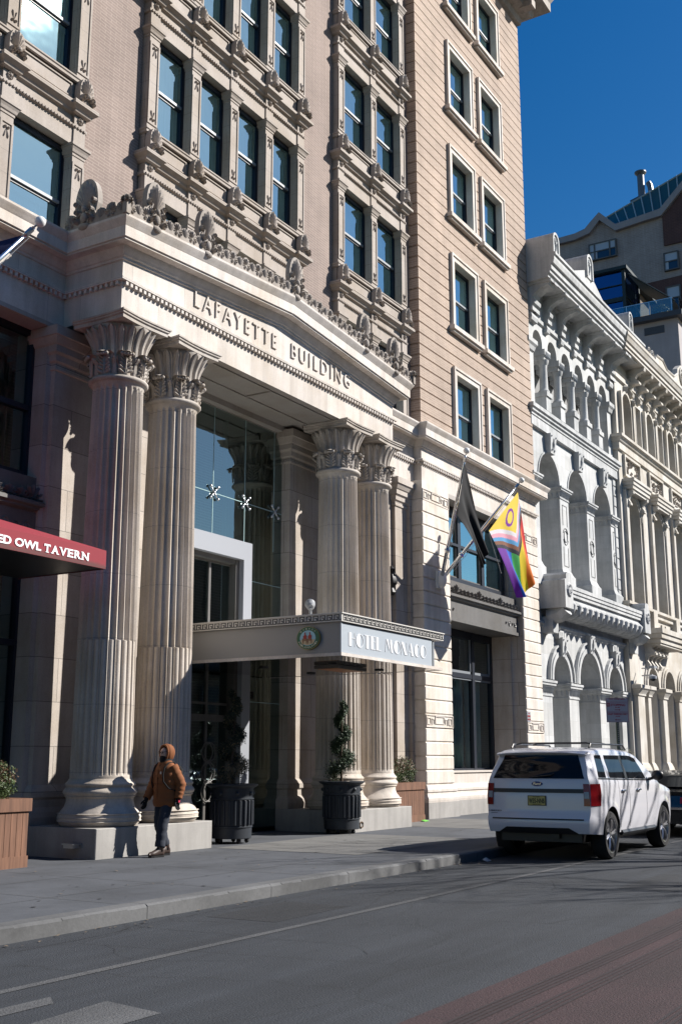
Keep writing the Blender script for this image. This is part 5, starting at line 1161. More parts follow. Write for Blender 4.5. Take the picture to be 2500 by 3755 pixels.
for a, b in midp:
    mb.cut(); mb.sweep([(0.12, 7.4), (0.12, 8.06), (0.08, 8.10), (0.05, 8.16), (0.02, 8.24), (0, 8.28)], [(a, Y + 1.45), (a, Y), (b, Y), (b, Y + 1.45)])
for a, b in lowp: mb.cut(); mb.sweep([(0.12, 0), (0.12, 0.9), (0.05, 1.0), (0, 1.05)], [(a, Y + 1.5), (a, Y), (b, Y), (b, Y + 1.5)])
mb.obj('pier_base', M['banktrim'], bank)
mb = MB()   # incised panels on mid piers
for a, b in midp[1:3] + [(44.6, 45.3)]:
    mb.cut(); c = (a + b) / 2; w_ = (b - a) * 0.26
    for z0, z1, up in ((9.95, 10.7, 0), (8.45, 9.15, 1)):
        for q in ((c - w_, c - w_ + 0.025, z0, z1), (c + w_ - 0.025, c + w_, z0, z1), (c - w_, c + w_, z1, z1 + 0.025) if not up else (c - w_, c + w_, z0 - 0.025, z0)): mb.box(q[0], q[1], Y - 0.012, Y, q[2], q[3])
    for q in (0.17, 0.25):
        pts = [(c + q * math.cos(i * math.pi / 8), Y - 0.012, 9.55 + q * 1.25 * math.sin(i * math.pi / 8)) for i in range(17)]
        if q < 0.2: mb.tube(pts, 0.014, 4, cap=False)
        else: mb.tube(pts[1:8], 0.014, 4); mb.tube(pts[9:16], 0.014, 4)
mb.obj('pier_ornament', mat('incised_line', (0.17, 0.17, 0.165), 0.9), bank)
# rusticated end strip
mb = MB()
for i in range(28): mb.bevbox(45.0, KX1 + 0.02, Y - 0.05, Y + 0.1, 7.9 + i * 0.44 - (i > 11) * 0.0, 7.9 + i * 0.44 + 0.42, 0.02) if i < 12 else None
mb.obj('end_quoin', M['banktrim'], bank)
# balcony
bal = MB(); BY = Y - 0.75
bal.sweep([(-0.7, 6.62), (0, 6.66), (0, 6.76), (0.04, 6.80), (0.04, 6.88), (0, 6.92)], [(36.3, Y), (36.3, BY), (45.6, BY), (45.6, Y)])
bal.sweep([(-0.7, 7.02), (0.06, 7.04), (0.06, 7.14), (0.10, 7.16), (0.10, 7.26), (0.13, 7.28), (0.13, 7.40), (-0.9, 7.42)], [(36.9, Y), (36.9, BY), (45.4, BY), (45.4, Y)])
bal.box(36.33, 45.57, BY + 0.02, Y, 6.90, 7.05)
bal.obj('balcony', M['banktrim'], bank)
bb = MB(); bb.tube([(0, 0.02, 6.50), (0, -0.40, 6.47), (0, -0.66, 6.56), (0, -0.74, 6.74), (0, -0.62, 6.86), (0, -0.3, 6.88), (0, 0.02, 6.86)], 0.16, 8)
bb.v = [(v[0] * 0.8, v[1], v[2]) for v in bb.v]; o = bb.obj('balcony_bracket', M['banktrim'], bank, smooth=60); o.location = (37.5, Y, 0)
for i in range(1, 14): dup(o, bank, (37.5 + i * 0.595, Y, 0))
for x in (36.61, 45.75):
    m = MB(); m.prism([(-0.38, 6.56), (0.38, 6.56), (0.38, 7.5), (0.24, 7.56), (0.24, 7.70), (0.16, 7.78), (-0.16, 7.78), (-0.24, 7.70), (-0.24, 7.56), (-0.38, 7.5)], Y - 0.95, Y)
    m.tube([(0, Y - 0.80, 6.55), (0, Y - 0.6, 6.38), (0, Y - 0.2, 6.32)], 0.3, 8); volute(m, 0, 7.18, 0.27, Y - 0.95, 0.06)
    for k in range(12): petal(m, (0.05 * math.cos(k * .5236), 7.18 + 0.05 * math.sin(k * .5236)), (0.22 * math.cos(k * .5236), 7.18 + 0.22 * math.sin(k * .5236)), 0.07, 0.04, Y - 0.97)
    m.prism([(-0.22, 5.75), (0.22, 5.75), (0.26, 5.95), (0.22, 6.3), (-0.22, 6.3), (-0.26, 5.95)], Y - 0.42, Y)
    o = m.obj('scroll_block', M['banktrim'], bank); o.location = (x, 0, 0)
# colonnettes
cn = MB(); cn.lathe([(0.21, 14.72), (0.21, 14.8), (0.17, 14.86), (0.155, 14.9), (0.14, 15.72), (0.15, 15.76), (0.15, 15.80), (0.19, 15.86), (0.22, 16.0)], 16)
cn.box(-0.25, 0.25, -0.13, 0.75, 15.98, 16.14); cn.box(-0.30, 0.30, -0.20, 0.76, 16.14, 16.36); cn.box(-0.24, 0.24, -0.17, 0.75, 14.004, 14.55); cn.box(-0.28, 0.28, -0.22, 0.76, 14.55, 14.72)
for i in range(4): petal(cn, (-0.2 + i * 0.135, 16.0), (-0.2 + i * 0.135, 16.3), 0.1, 0.05, -0.19)
o = cn.obj('colonnette', M['banktrim'], bank, smooth=30); o.location = (37.78, Y + 0.10, 0)
for i in range(1, 5): dup(o, bank, (37.78 + i * 1.465, Y + 0.10, 0))
mb = MB()
for a, b in ((KX0, 36.50), (44.92, KX1)): mb.cut(); mb.sweep([(0, 15.9), (0.06, 15.95), (0.10, 16.1), (0.16, 16.18), (0.16, 16.34), (0, 16.38)], [(a, Y + .3), (a, Y), (b, Y), (b, Y + .3)])
mb.obj('impost', M['banktrim'], bank)
# bracketed cornice
cb_ = MB()
cb_.sweep([(0, 18.30), (0.1, 18.34), (0.1, 18.42), (0.9, 18.46), (0.9, 18.58), (0.98, 18.60), (0.98, 18.70), (1.04, 18.74), (1.04, 18.92), (1.12, 18.96), (1.16, 19.12), (1.16, 19.22), (1.22, 19.26), (1.22, 19.36), (-0.2, 19.55)], [(KX0 + .02, Y), (45.75, Y), (45.75, Y + 1.5)])
cap_ = [(0, 18.30), (0.1, 18.34), (0.1, 18.42), (0.9, 18.46), (0.9, 18.58), (0.98, 18.60), (0.98, 18.70), (1.04, 18.74), (1.04, 18.92), (1.12, 18.96), (1.16, 19.12), (1.16, 19.22), (1.22, 19.26), (1.22, 19.36), (-0.2, 19.55)]
cb_.add([(KX0 + .02, Y - a, b) for a, b in cap_], [tuple(range(len(cap_)))])
cb_.obj('cornice', M['banktrim'], bank)
br = MB(); prof = [(0, 17.05), (-0.14, 17.08), (-0.17, 17.22), (-0.12, 17.40), (-0.15, 17.55), (-0.28, 17.66), (-0.30, 17.78), (-0.22, 17.92), (-0.30, 18.05), (-0.55, 18.20), (-0.82, 18.26), (-0.88, 18.36), (-0.85, 18.45), (0, 18.45)]
pts = [(p[0], p[1]) for p in prof]; n = len(pts)
br.add([(-0.15, y_, z_) for y_, z_ in pts] + [(0.15, y_, z_) for y_, z_ in pts], [tuple(range(n)), tuple(reversed(range(n, 2 * n)))] + [(i, i + 1, n + i + 1, n + i) for i in range(n - 1)])
br.box(-0.2, 0.2, -0.22, 0, 17.40, 17.55); br.box(-0.22, 0.22, -0.95, 0, 18.36, 18.46)
o = br.obj('cornice_bracket', M['banktrim'], bank); xs_ = [36.33, 36.62] + [37.85 + 1.46 * i for i in range(5)] + [45.1, 45.4]; o.location = (xs_[0], Y, 0)
for x in xs_[1:]: dup(o, bank, (x, Y, 0))
mb = MB()
for i in range(5):
    for q in (0.45, 0.73, 1.01):
        m2 = MB(); volute(m2, 37.85 + 1.46 * i - 0.73 + q - 0.73 + 0.0, 18.0, 0.12, Y, 0.06); mb.xf(Matrix.Identity(4), m2)
for i in range(32): mb.box(36.1 + i * 0.29, 36.22 + i * 0.29, Y - 0.14, Y, 18.32, 18.44)
mb.obj('dentil_pattern', M['banktrim'], bank)
mb = MB()
def scrollblock(m, xc, z, w_, h, y0, y1):
    pts = [(xc - w_ / 2, z)] + [(xc - w_ / 2 * math.cos(i * math.pi / 10), z + h - w_ / 2 + w_ / 2 * math.sin(i * math.pi / 10)) for i in range(11)] + [(xc + w_ / 2, z)]
    m.prism(pts, y0, y1); ring(m, xc, z + h - w_ / 2, w_ * 0.36, w_ * 0.5, y0, 0.05, 10, h - w_ / 2); volute(m, xc, z + h * 0.66, w_ * 0.24, y0, 0.05); volute(m, xc - w_ * .2, z + h * 0.2, w_ * 0.13, y0, 0.04); petal(m, (xc, z + h * .1), (xc, z + h * .6), 0.1, 0.06, y0)
scrollblock(mb, 36.32, 19.3, 0.62, 0.92, 13.0, 14.6); mb.cut(); scrollblock(mb, 45.2, 19.35, 0.55, 0.95, 13.0, 13.9); mb.cut(); scrollblock(mb, 40.0, 19.85, 0.7, 1.0, 12.98, 13.9)
mb.prism([(37.9, 19.38), (42.1, 19.38), (40.45, 20.05), (39.55, 20.05)], 13.02, 13.9)
mb.obj('parapet_scroll', M['banktrim'], bank)
mb = MB(); mb.box(KX0 + .05, KX1 - .05, Y + 1.75, 20, 0, 19.0); mb.obj('rear_wall', M['recess'], bank)

# ============================================================ ORNATE CREAM BUILDING
orn = thing('ornate_building', 'cream stone building with tall round headed windows and crowded scroll brackets', 'building', (60, 13.9, 0))
OY = 13.90; OX0, OX1, PI_ = 45.45, 78.0, 3.62; OD = 0.7
nb = 9
W1 = [(47.05 + PI_ * i, 1.62, 7.95, 11.75, 'a') for i in range(nb)]
W0 = [(48.35 + 2.55 * i, 1.6, 0.4, 4.55, 'a') for i in range(11)]
W2 = []
for i in range(nb): W2 += [(46.75 + 3.5 * i, 1.25, 15.07, 16.55, 'a'), (48.46 + 3.5 * i, 0.75, 15.07, 17.0, 'r')]
W2 = [q for q in W2 if q[0] < OX1 - 1]
mb = MB(); arch_wall(mb, OX0, OX1, 0, 7.0, W0, OY, 0.9); arch_wall(mb, OX0, OX1, 7.0, 14.4, W1, OY, OD); arch_wall(mb, OX0, OX1, 14.4, 18.0, W2, OY, OD); mb.quad((OX0, OY, 18), (OX1, OY, 18), (OX1, OY, 19.3), (OX0, OY, 19.3)); mb.quad((OX0, 20, 0), (OX0, OY, 0), (OX0, OY, 19), (OX0, 20, 19))
mb.obj('facade_wall', M['ornate'], orn)
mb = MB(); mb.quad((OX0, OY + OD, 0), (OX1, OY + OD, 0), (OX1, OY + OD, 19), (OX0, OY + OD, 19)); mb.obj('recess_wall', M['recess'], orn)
for k, (xc, w_, zb, zs, kd) in enumerate(W1[:7] + W2[:10]):
    m = MB(); h = zs + (w_ / 2 if kd == 'a' else 0) - zb; m.box(xc - w_ / 2, xc - w_ / 2 + 0.08, OY + OD - 0.25, OY + OD - 0.02, zb, zb + h); m.box(xc + w_ / 2 - 0.08, xc + w_ / 2, OY + OD - 0.25, OY + OD - 0.02, zb, zb + h); m.box(xc - 0.03, xc + 0.03, OY + OD - 0.2, OY + OD - 0.02, zb, zb + h); m.box(xc - w_ / 2, xc + w_ / 2, OY + OD - 0.2, OY + OD - 0.02, zb + h * 0.5, zb + h * 0.5 + 0.07)
    o = m.obj('window', M['sash'], orn); g = MB(); g.quad((xc - w_ / 2, OY + OD - 0.1, zb), (xc + w_ / 2, OY + OD - 0.1, zb), (xc + w_ / 2, OY + OD - 0.1, zb + h), (xc - w_ / 2, OY + OD - 0.1, zb + h)); g.obj('pane', M['paneD'], o)
mb = MB()
for xc, w_, zb, zs, kd in W1: ring(mb, xc, zs, w_ / 2, w_ / 2 + 0.13, OY, 0.08, 12, zs - zb); ring(mb, xc, zs, w_ / 2 + 0.1, w_ / 2 + 0.17, OY, 0.13, 12, 0.1); petal(mb, (xc, zs + w_ / 2 - .1), (xc, zs + w_ / 2 + 0.5), 0.26, 0.25, OY)
for xc, w_, zb, zs, kd in W2:
    if kd == 'a': ring(mb, xc, zs, w_ / 2, w_ / 2 + 0.12, OY, 0.10, 12, zs - zb); petal(mb, (xc, zs + w_ / 2 - .1), (xc, zs + w_ / 2 + 0.45), 0.25, 0.22, OY); mb.box(xc - w_ / 2 - 0.30, xc - w_ / 2 - 0.12, OY - 0.16, OY, zb, 17.1); mb.box(xc + w_ / 2 + 0.12, xc + w_ / 2 + 0.30, OY - 0.16, OY, zb, 17.1); volute(mb, xc + w_ / 2 + .2, 17.0, 0.16, OY - 0.14, 0.1)
    else:
        for q in (-w_ / 2 - 0.07, w_ / 2): mb.box(xc + q, xc + q + 0.07, OY - 0.08, OY, zb, zs + 0.07)
        mb.box(xc - w_ / 2, xc + w_ / 2, OY - 0.08, OY, zs, zs + 0.07)
for xc, w_, zb, zs, kd in W0: ring(mb, xc, zs, w_ / 2, w_ / 2 + 0.14, OY, 0.12, 12, 0.0); ring(mb, xc, zs, w_ / 2 + 0.14, w_ / 2 + 0.26, OY, 0.06, 12)
mb.obj('window_surround', M['ornate'], orn)
mb = MB()
def ob(prof, yy=OY): mb.sweep(prof, [(OX0 - 0.0, yy + 0.4), (OX0, yy), (OX1, yy)])
ob([(0, 17.60), (0.10, 17.64), (0.10, 17.86), (0.15, 17.90), (0, 17.94)])
ob([(0, 14.36), (0.10, 14.40), (0.10, 14.70), (0.16, 14.74), (0.22, 14.86), (0.30, 14.90), (0.30, 15.02), (0, 15.06)])
ob([(0, 7.55), (0.12, 7.58), (0.12, 7.72), (0.22, 7.78), (0.22, 7.90), (0, 7.94)]); ob([(0, 6.50), (0.15, 6.54), (0.15, 6.66), (0, 6.7)])
ob([(0, 18.45), (0.12, 18.48), (0.80, 18.52), (0.80, 18.64), (0.86, 18.66), (0.86, 18.80), (0.92, 18.84), (0.98, 19.0), (1.02, 19.05), (1.02, 19.18), (-0.2, 19.3)])
mb.obj('cornice', M['ornate'], orn)
mb = MB()
for i in range(nb):   # entablature blocks over brackets; carved panels
    a, b = 46.35 + PI_ * i - 0.45, 46.35 + PI_ * i + 2.0
    mb.sweep([(-0.25, 12.70), (0.0, 12.74), (0.0, 12.86), (0.05, 12.90), (0.05, 13.02), (0.10, 13.06), (0.10, 13.18), (-0.45, 13.30)], [(a, OY), (a, OY - 0.42), (b, OY - 0.42), (b, OY)])
    mb.box(a + 0.1, b - 0.1, OY - 0.36, OY, 12.62, 12.74)
    for q in ((a + .1, a + .2, 13.35, 14.3), (b - .2, b - .1, 13.35, 14.3), (a + .2, b - .2, 13.35, 13.45), (a + .2, b - .2, 14.2, 14.3)): mb.box(q[0], q[1], OY - 0.12, OY, q[2], q[3])
    for q in ((47.05 + PI_ * i - 1.28, 0.3), (47.05 + PI_ * i + 0.98, 0.3)): mb.box(q[0], q[0] + q[1], OY - 0.16, OY, 7.9, 12.7)
    mb.box(48.5 + PI_ * i, 49.1 + PI_ * i, OY - 0.25, OY, 6.6, 7.8)
    for q in (47.0, 47.6): mb.box(q - 0.25 + PI_ * i, q + 0.15 + PI_ * i, OY - 0.06, OY, 6.85, 7.4)
    volute(mb, 48.1 + PI_ * i, 7.1, 0.2, OY, 0.05)
mb.obj('entablature_block', M['ornate'], orn)
mb = MB(); rnd = random.Random(4)
for i in range(5):
    mb.cut(); xa = 46.35 + PI_ * i
    for k in range(46):
        x, z = xa - 0.2 + rnd.random() * 1.95, 13.47 + rnd.random() * 0.7
        (volute(mb, x, z, rnd.uniform(0.05, 0.1), OY, rnd.uniform(0.04, 0.09)) if rnd.random() < 0.5 else petal(mb, (x, z), (x + rnd.uniform(-.2, .2), z + rnd.uniform(-.2, .2)), 0.08, 0.08, OY))
mb.obj('carved_panel', M['carve'], orn)
bm_ = MB(); pr_ = [(0, 0), (-0.10, 0.03), (-0.12, 0.14), (-0.05, 0.30), (-0.10, 0.45), (-0.22, 0.52), (-0.26, 0.62), (-0.18, 0.75), (-0.24, 0.88), (-0.40, 0.98), (-0.42, 1.1), (0, 1.1)]
n = len(pr_); bm_.add([(-0.11, a, b) for a, b in pr_] + [(0.11, a, b) for a, b in pr_], [tuple(range(n)), tuple(reversed(range(n, 2 * n)))] + [(i, i + 1, n + i + 1, n + i) for i in range(n - 1)]); bm_.box(-0.14, 0.14, -0.28, 0, 0.5, 0.58); bm_.box(-0.14, 0.14, -0.2, 0, 0.82, 0.88)
o = bm_.obj('scroll_bracket', M['ornate'], orn); o.location = (46.05, OY, 11.55)
for i in range(nb):
    for q in (46.05, 48.05):
        if i == 0 and q == 46.05: continue
        dup(o, orn, (q + PI_ * i, OY, 11.55))
b2 = dup(o, orn, (47.5, OY, 17.2)); b2.scale = (1.2, 1.9, 1.18); k = 1
while 47.5 + 1.165 * k < 76: c_ = dup(b2, orn, (47.5 + 1.165 * k, OY, 17.2)); k += 1
for q in (46.9, 47.45, 48.0, 48.6): b3 = dup(o, orn, (q + 0.9, OY, 5.3)); b3.scale = (0.9, 1.7, 1.1)
mb = MB()
for i in range(26):
    x = 47.5 + 1.165 * i + 0.58; volute(mb, x, 18.2, 0.13, OY, 0.1); mb.tube([(x - .3, OY - 0.25, 18.42), (x, OY - 0.45, 18.36), (x + .3, OY - 0.25, 18.42)], 0.05, 5)
    if i % 2 == 0: volute(mb, x - 0.58, 17.05, 0.10, OY, 0.1)
mb.obj('cornice_scroll_pattern', M['ornate'], orn); mb = MB(); mb.sweep([(-0.4, 6.30), (0.0, 6.34), (0.0, 6.50), (0.08, 6.54), (0.08, 6.70), (0.14, 6.74), (0.14, 6.95), (-0.5, 7.0)], [(47.5, OY), (47.5, OY - 0.75), (51.5, OY - 0.75), (51.5, OY)]); mb.box(47.6, 51.4, OY - 0.7, OY, 6.25, 6.36); mb.obj('balcony', M['ornate'], orn); mb = MB()
# lower pilasters
for xa, xb in ((45.7, 46.6), (47.1, 47.5)) + tuple((48.35 + 2.55 * i + 0.98, 48.35 + 2.55 * i + 1.57) for i in range(10)):
    mb.cut(); mb.box(xa, xb, OY - 0.2, OY, 0.3, 4.2); mb.sweep([(0, 4.05), (0.05, 4.08), (0.05, 4.14), (0.08, 4.2), (0.14, 4.3), (0.2, 4.36), (0.2, 4.5), (0, 4.55)], [(xa, OY), (xa, OY - 0.2), (xb, OY - 0.2), (xb, OY)]); mb.sweep([(0.15, 0), (0.15, 1.0), (0.1, 1.2), (0.04, 1.35), (0, 1.4)], [(xa, OY), (xa, OY - 0.2), (xb, OY - 0.2), (xb, OY)])
mb.obj('pilaster', M['ornate'], orn)
# roof crest
mb = MB(); cz = 19.25; CYo = OY - 0.85
mb.prism([(49.2, cz), (49.2, cz + .35), (49.6, cz + .5), (50.2, cz + .5), (50.9, cz + .25), (52.2, cz + .28), (52.9, cz + .55), (53.0, cz + .9), (53.6, cz + 1.25), (54.3, cz + 1.25), (54.6, cz + .9), (54.9, cz + .55), (56.0, cz + .3), (57.6, cz + .15), (57.6, cz)], CYo, CYo + 0.25)
mb.tube([(49.3, CYo, cz + .4), (50.3, CYo, cz + .48), (51.0, CYo, cz + .2), (52.2, CYo, cz + .26), (52.9, CYo, cz + .6)], 0.06, 6); mb.tube([(53.75 + 0.5 * math.cos(a * .5236), CYo - .02, cz + .65 + 0.45 * math.sin(a * .5236)) for a in range(13)], 0.07, 6); mb.tube([(54.7, CYo, cz + .7), (55.5, CYo, cz + .35), (57.5, CYo, cz + .12)], 0.06, 6)
for i in range(14): petal(mb, (53.75, cz + .6), (53.75 + .35 * math.cos(i * .45), cz + .6 + .3 * math.sin(i * .45)), 0.12, 0.12, CYo - 0.02)
for x in (48.0, 48.5): volute(mb, x, cz + .15, .16, CYo, .1); petal(mb, (x, cz), (x, cz + .4), .2, .1, CYo)
mb.obj('roof_crest', M['ornate'], orn)
mb = MB(); mb.box(OX0 + .1, OX1 - .1, OY + OD + .05, 22, 0, 18.9); mb.obj('rear_wall', M['recess'], orn)
# security camera
sc_ = thing('security_camera', 'white dome security camera on an arm beside the cream building arch', 'camera', (46.4, 13.7, 4.9))
m = MB(); m.tube([(0, 0, 0), (-0.25, -0.5, 0.0), (-0.25, -0.5, -0.05)], 0.03, 6); m.lathe([(0.05, 0.0), (0.17, -0.06), (0.17, -0.16)], 14, (-0.25, -0.5)); m.box(-0.35, 0.05, -0.62, -0.4, 0.28, 0.36); m.tube([(0, 0, .3), (-.1, -.5, .3)], .025, 6); m.obj('housing', M['white'], smooth=30).parent = sc_
m = MB(); m.sphere((-0.25, -0.5, -0.16), 0.13, 7, sc_=(1, 1, .8)); m.obj('dome', M['black'], smooth=True).parent = sc_
for ch in sc_.children: ch.parent = sc_

# ============================================================ FAR APARTMENT TOWER AND GLASS PENTHOUSE
apt = thing('apartment_tower', 'shaded brick apartment tower with gables and a ribbed green metal roof', 'building', (90, 25, 0))
AB = brick('grey_tan_brick', (0.38, 0.33, 0.31), (0.34, 0.295, 0.275), (0.43, 0.39, 0.365), 0.5, 0.16, 0.02); AR = brick('maroon_brick', (0.12, 0.06, 0.05), (0.10, 0.05, 0.045), (0.16, 0.1, 0.09), 0.4, 0.13, 0.012)
AS = stone('apartment_stucco', (0.37, 0.34, 0.335), 0.9, streak=0.2, warm=(1, 1, 1)); GRF = mat('green_metal_roof', (0.035, 0.10, 0.105), 0.35)
def yz(poly, x0, x1, m, mi=0):
    n = len(poly); m.add([(x0, a, b) for a, b in poly] + [(x1, a, b) for a, b in poly], [tuple(reversed(range(n))), tuple(range(n, 2 * n))] + [(i, (i + 1) % n, n + (i + 1) % n, n + i) for i in range(n)], mi)
mb = MB(); yz([(31.9, 0), (31.9, 46.6), (30.25, 46.75), (29.3, 47.0), (28.6, 47.7), (27.95, 48.3), (26.5, 46.9), (24.1, 46.95), (22.6, 47.1), (20.4, 49.3), (10, 49.3), (10, 0)], 90, 110, mb); mb.obj('wall', AB, apt)
mb = MB(); yz([(31.95, 46.6), (31.95, 47.15), (30.25, 47.2), (29.3, 47.42), (28.7, 48.0), (27.95, 48.65), (26.55, 47.15), (24.1, 47.4), (22.65, 47.55), (20.3, 49.9), (19.6, 49.9), (22.6, 46.9), (24.1, 46.8), (26.6, 46.55), (27.95, 47.9), (28.9, 46.9), (30.25, 46.6)], 89.6, 90, mb)
mb.obj('coping', AS, apt)
mb = MB(); yz([(22.55, 44.2), (22.55, 46.8), (20.2, 49.2), (12, 49.2), (12, 44.2)], 89.85, 90, mb); yz([(24.4, 30), (24.4, 41.15), (12, 41.5), (12, 30)], 89.88, 90, mb); mb.obj('red_brick_panel', AR, apt)
def aw_(y0, y1, z0, z1, divs, label=None):
    m = MB(); m.box(89.75, 89.98, y0, y1, z0, z0 + 0.1); m.box(89.75, 89.98, y0, y1, z1 - 0.1, z1); n = len(divs)
    for d in [y0, y1 - 0.12] + divs: m.box(89.75, 89.98, d, d + 0.12, z0 + .1, z1 - .1)
    m.box(89.78, 89.95, y0, y1, (z0 + z1) / 2 - 0.05, (z0 + z1) / 2 + 0.05); o = m.obj('window', M['bronze'], apt)
    g = MB(); g.quad((89.84, y0, z0), (89.84, y1, z0), (89.84, y1, z1), (89.84, y0, z1)); g.obj('pane', mat('apartment_glass', (0.02, 0.05, 0.10), 0.1) if 'apartment_glass' not in bpy.data.materials else bpy.data.materials['apartment_glass'], o)
    g = MB(); g.quad((89.82, y0 + .12, (z0 + z1) / 2), (89.82, y1 - .12, (z0 + z1) / 2), (89.82, y1 - .12, z1 - .1), (89.82, y0 + .12, z1 - .1)); g.quad((89.82, y0 + .7 * (y1 - y0), z0), (89.82, y1 - .12, z0), (89.82, y1 - .12, (z0 + z1) / 2), (89.82, y0 + .7 * (y1 - y0), (z0 + z1) / 2)); g.obj('shade', mat('lit_shade', (0.42, 0.50, 0.58), 0.9) if 'lit_shade' not in bpy.data.materials else bpy.data.materials['lit_shade'], o)
aw_(26.6, 29.1, 44.3, 45.9, [27.15, 28.5]); aw_(21.38, 22.65, 41.85, 43.5, []); aw_(21.4, 22.65, 38.3, 40.42, []); aw_(18.9, 20.2, 41.9, 43.5, [])
mb = MB(); A_, B_, C_, D_ = (93, 27.4, 48.2), (93, 20.4, 51.0), (90, 20.2, 48.9), (90, 26.8, 47.0)
A_ = (92.2, 28.07, 49.3); B_ = (92.2, 16.0, 53.45); C_ = (90.05, 16.0, 47.6); D_ = (90.05, 26.9, 47.0)
for i in range(15):
    a, b = Vector(A_).lerp(Vector(B_), i / 15), Vector(A_).lerp(Vector(B_), (i + 1) / 15); c_, d_ = Vector(D_).lerp(Vector(C_), i / 15), Vector(D_).lerp(Vector(C_), (i + 1) / 15); mb.quad(a, b, d_, c_)
mb.quad(A_, B_, (97, 16, 47), (97, 28.07, 47)); o = mb.obj('metal_roof', GRF, apt)
mb = MB()
for i in range(16):
    t = i / 15; p = Vector(D_).lerp(Vector(C_), t); q = Vector(A_).lerp(Vector(B_), t); mb.tube([p + Vector((-.06, 0, .04)), q + Vector((-.06, 0, .04))], 0.06, 4)
mb.tube([A_, B_], 0.09, 5); mb.obj('roof_seam', mat('pale_metal_seam', (0.4, 0.46, 0.45), 0.5), o)
fl_ = thing('roof_flue', 'tall steel flue with flared cap on the far tower roof', 'chimney', (92.6, 24.9, 50.5)); m = MB(); m.lathe([(0.31, 0), (0.31, 2.2), (0.33, 2.22), (0.52, 2.45), (0.52, 2.55), (0.3, 2.62)], 18); m.tube([(0, -0.9, 0.0), (0.1, -0.75, 1.1), (0.1, -0.62, 1.4)], 0.25, 8); m.tube([(0, 0.1, .1), (0, 1.0, -0.15)], 0.22, 8); m.obj('pipe', mat('dull_flue', (0.16, 0.17, 0.18), 0.45, 0.6), smooth=30).parent = fl_
pen = thing('glass_penthouse', 'dark steel and glass rooftop box with a glass railed terrace on a grey block', 'building', (70, 22, 0))
mb = MB(); mb.box(70, 88, 17.0, 40, 0, 29.6); mb.obj('wall', AS, pen)
mb = MB(); mb.box(69.5, 88, 16.6, 40, 29.6, 29.95); mb.box(69.95, 70, 17.9, 19.2, 28.75, 29.25); mb.obj('roof_slab', mat('slate_fascia', (0.05, 0.055, 0.065), 0.6), pen)
DS = mat('dark_steel', (0.008, 0.02, 0.022), 0.5); BG = glass('blue_glass', (0.12, 0.2, 0.3), 0.25, rc=(0.25, 0.45, 0.85))
mb = MB(); z0, z1 = 29.95, 33.75
for x, y in ((70, 20.3), (70, 22.6), (70, 26), (73.2, 20.3)): mb.box(x, x + 0.2, y, y + 0.22, z0, z1)
mb.box(69.8, 77, 20.1, 27, z1, z1 + 0.22); mb.box(70, 70.15, 20.5, 26, 31.55, 31.85); mb.box(70.2, 73.2, 20.3, 20.42, 31.7, 31.9); mb.box(70, 70.1, 20.5, 26, 32.7, 32.75)
mb.obj('steel_frame', DS, pen)
mb = MB(); mb.quad((70.1, 20.5, z0), (70.1, 26, z0), (70.1, 26, z1), (70.1, 20.5, z1)); mb.quad((70.2, 20.36, z0), (73.4, 20.36, z0), (73.4, 20.36, z1), (70.2, 20.36, z1)); mb.obj('glazing', BG, pen)
mb = MB(); mb.box(70.3, 77, 20.6, 27, z0, z0 + 1.4); mb.box(72.6, 77, 20.6, 27, z0, z1); mb.obj('interior', mat('warm_interior', (0.10, 0.07, 0.045), 0.8), pen)
mb = MB(); mb.add([(70.3, 20.1, 33.4), (70.5, 17.2, 30.9), (74, 17.2, 30.9), (74, 20.1, 33.4)], [(0, 1, 2, 3), (3, 2, 1, 0)]); mb.tube([(70.2, 20.1, 33.45), (70.4, 17.2, 30.95)], 0.06, 5); mb.obj('sloped_awning', DS, pen)
mb = MB(); mb.box(69.7, 69.72, 17.2, 22.5, 30.05, 30.9); mb.box(69.7, 75, 16.8, 16.82, 30.05, 30.9)
o = mb.obj('glass_railing', glass('rail_glass', (0.75, 0.82, 0.8), 0.1), pen)
mb = MB(); mb.box(69.68, 69.74, 17.2, 22.5, 30.9, 30.94)
for y in (17.25, 18.7, 20.2, 21.4): mb.box(69.68, 69.74, y, y + 0.04, 29.95, 30.9)
mb.obj('rail_post', M['steel'], o)
sh_ = MB(); rnd = random.Random(31)
for i in range(700):
    d = Vector((rnd.gauss(0, 1), rnd.gauss(0, 1), rnd.gauss(0, 1))).normalized(); leaves(sh_, [((d.x * .5, d.y * .5, d.z * .4), d)], 0.12, rnd, 0)
o = sh_.obj('terrace_shrub', [leafmat('pale_shrub', (0.22, 0.19, 0.07))]); o.location = (70.3, 18.1, 30.4); tag(o, 'pale yellow green shrub behind the terrace glass railing', 'shrub')
# opposite side of the street (seen in reflections)
opp = thing('opposite_row', 'row of plain brick buildings across the street behind the photographer', 'building', (20, -14, 0))
mb = MB(); rnd = random.Random(8); x = -30
while x < 110:
    w_ = rnd.uniform(8, 14); h = rnd.uniform(13, 15); mb.box(x, x + w_ - 0.1, -24, -13 - rnd.uniform(0, .4), 0, h); mb.cut(); x += w_
mb.obj('wall', stone('opposite_stucco', (0.11, 0.095, 0.085), 0.7, streak=0.4), opp)
mb = MB()
for i in range(40):
    for z in (1.2, 4.2, 7.0): mb.box(-29 + i * 3.3, -29 + i * 3.3 + 1.2, -12.98, -12.9, z, z + 1.7)
mb.obj('window_pattern', mat('opposite_glass', (0.03, 0.05, 0.07), 0.1), opp)

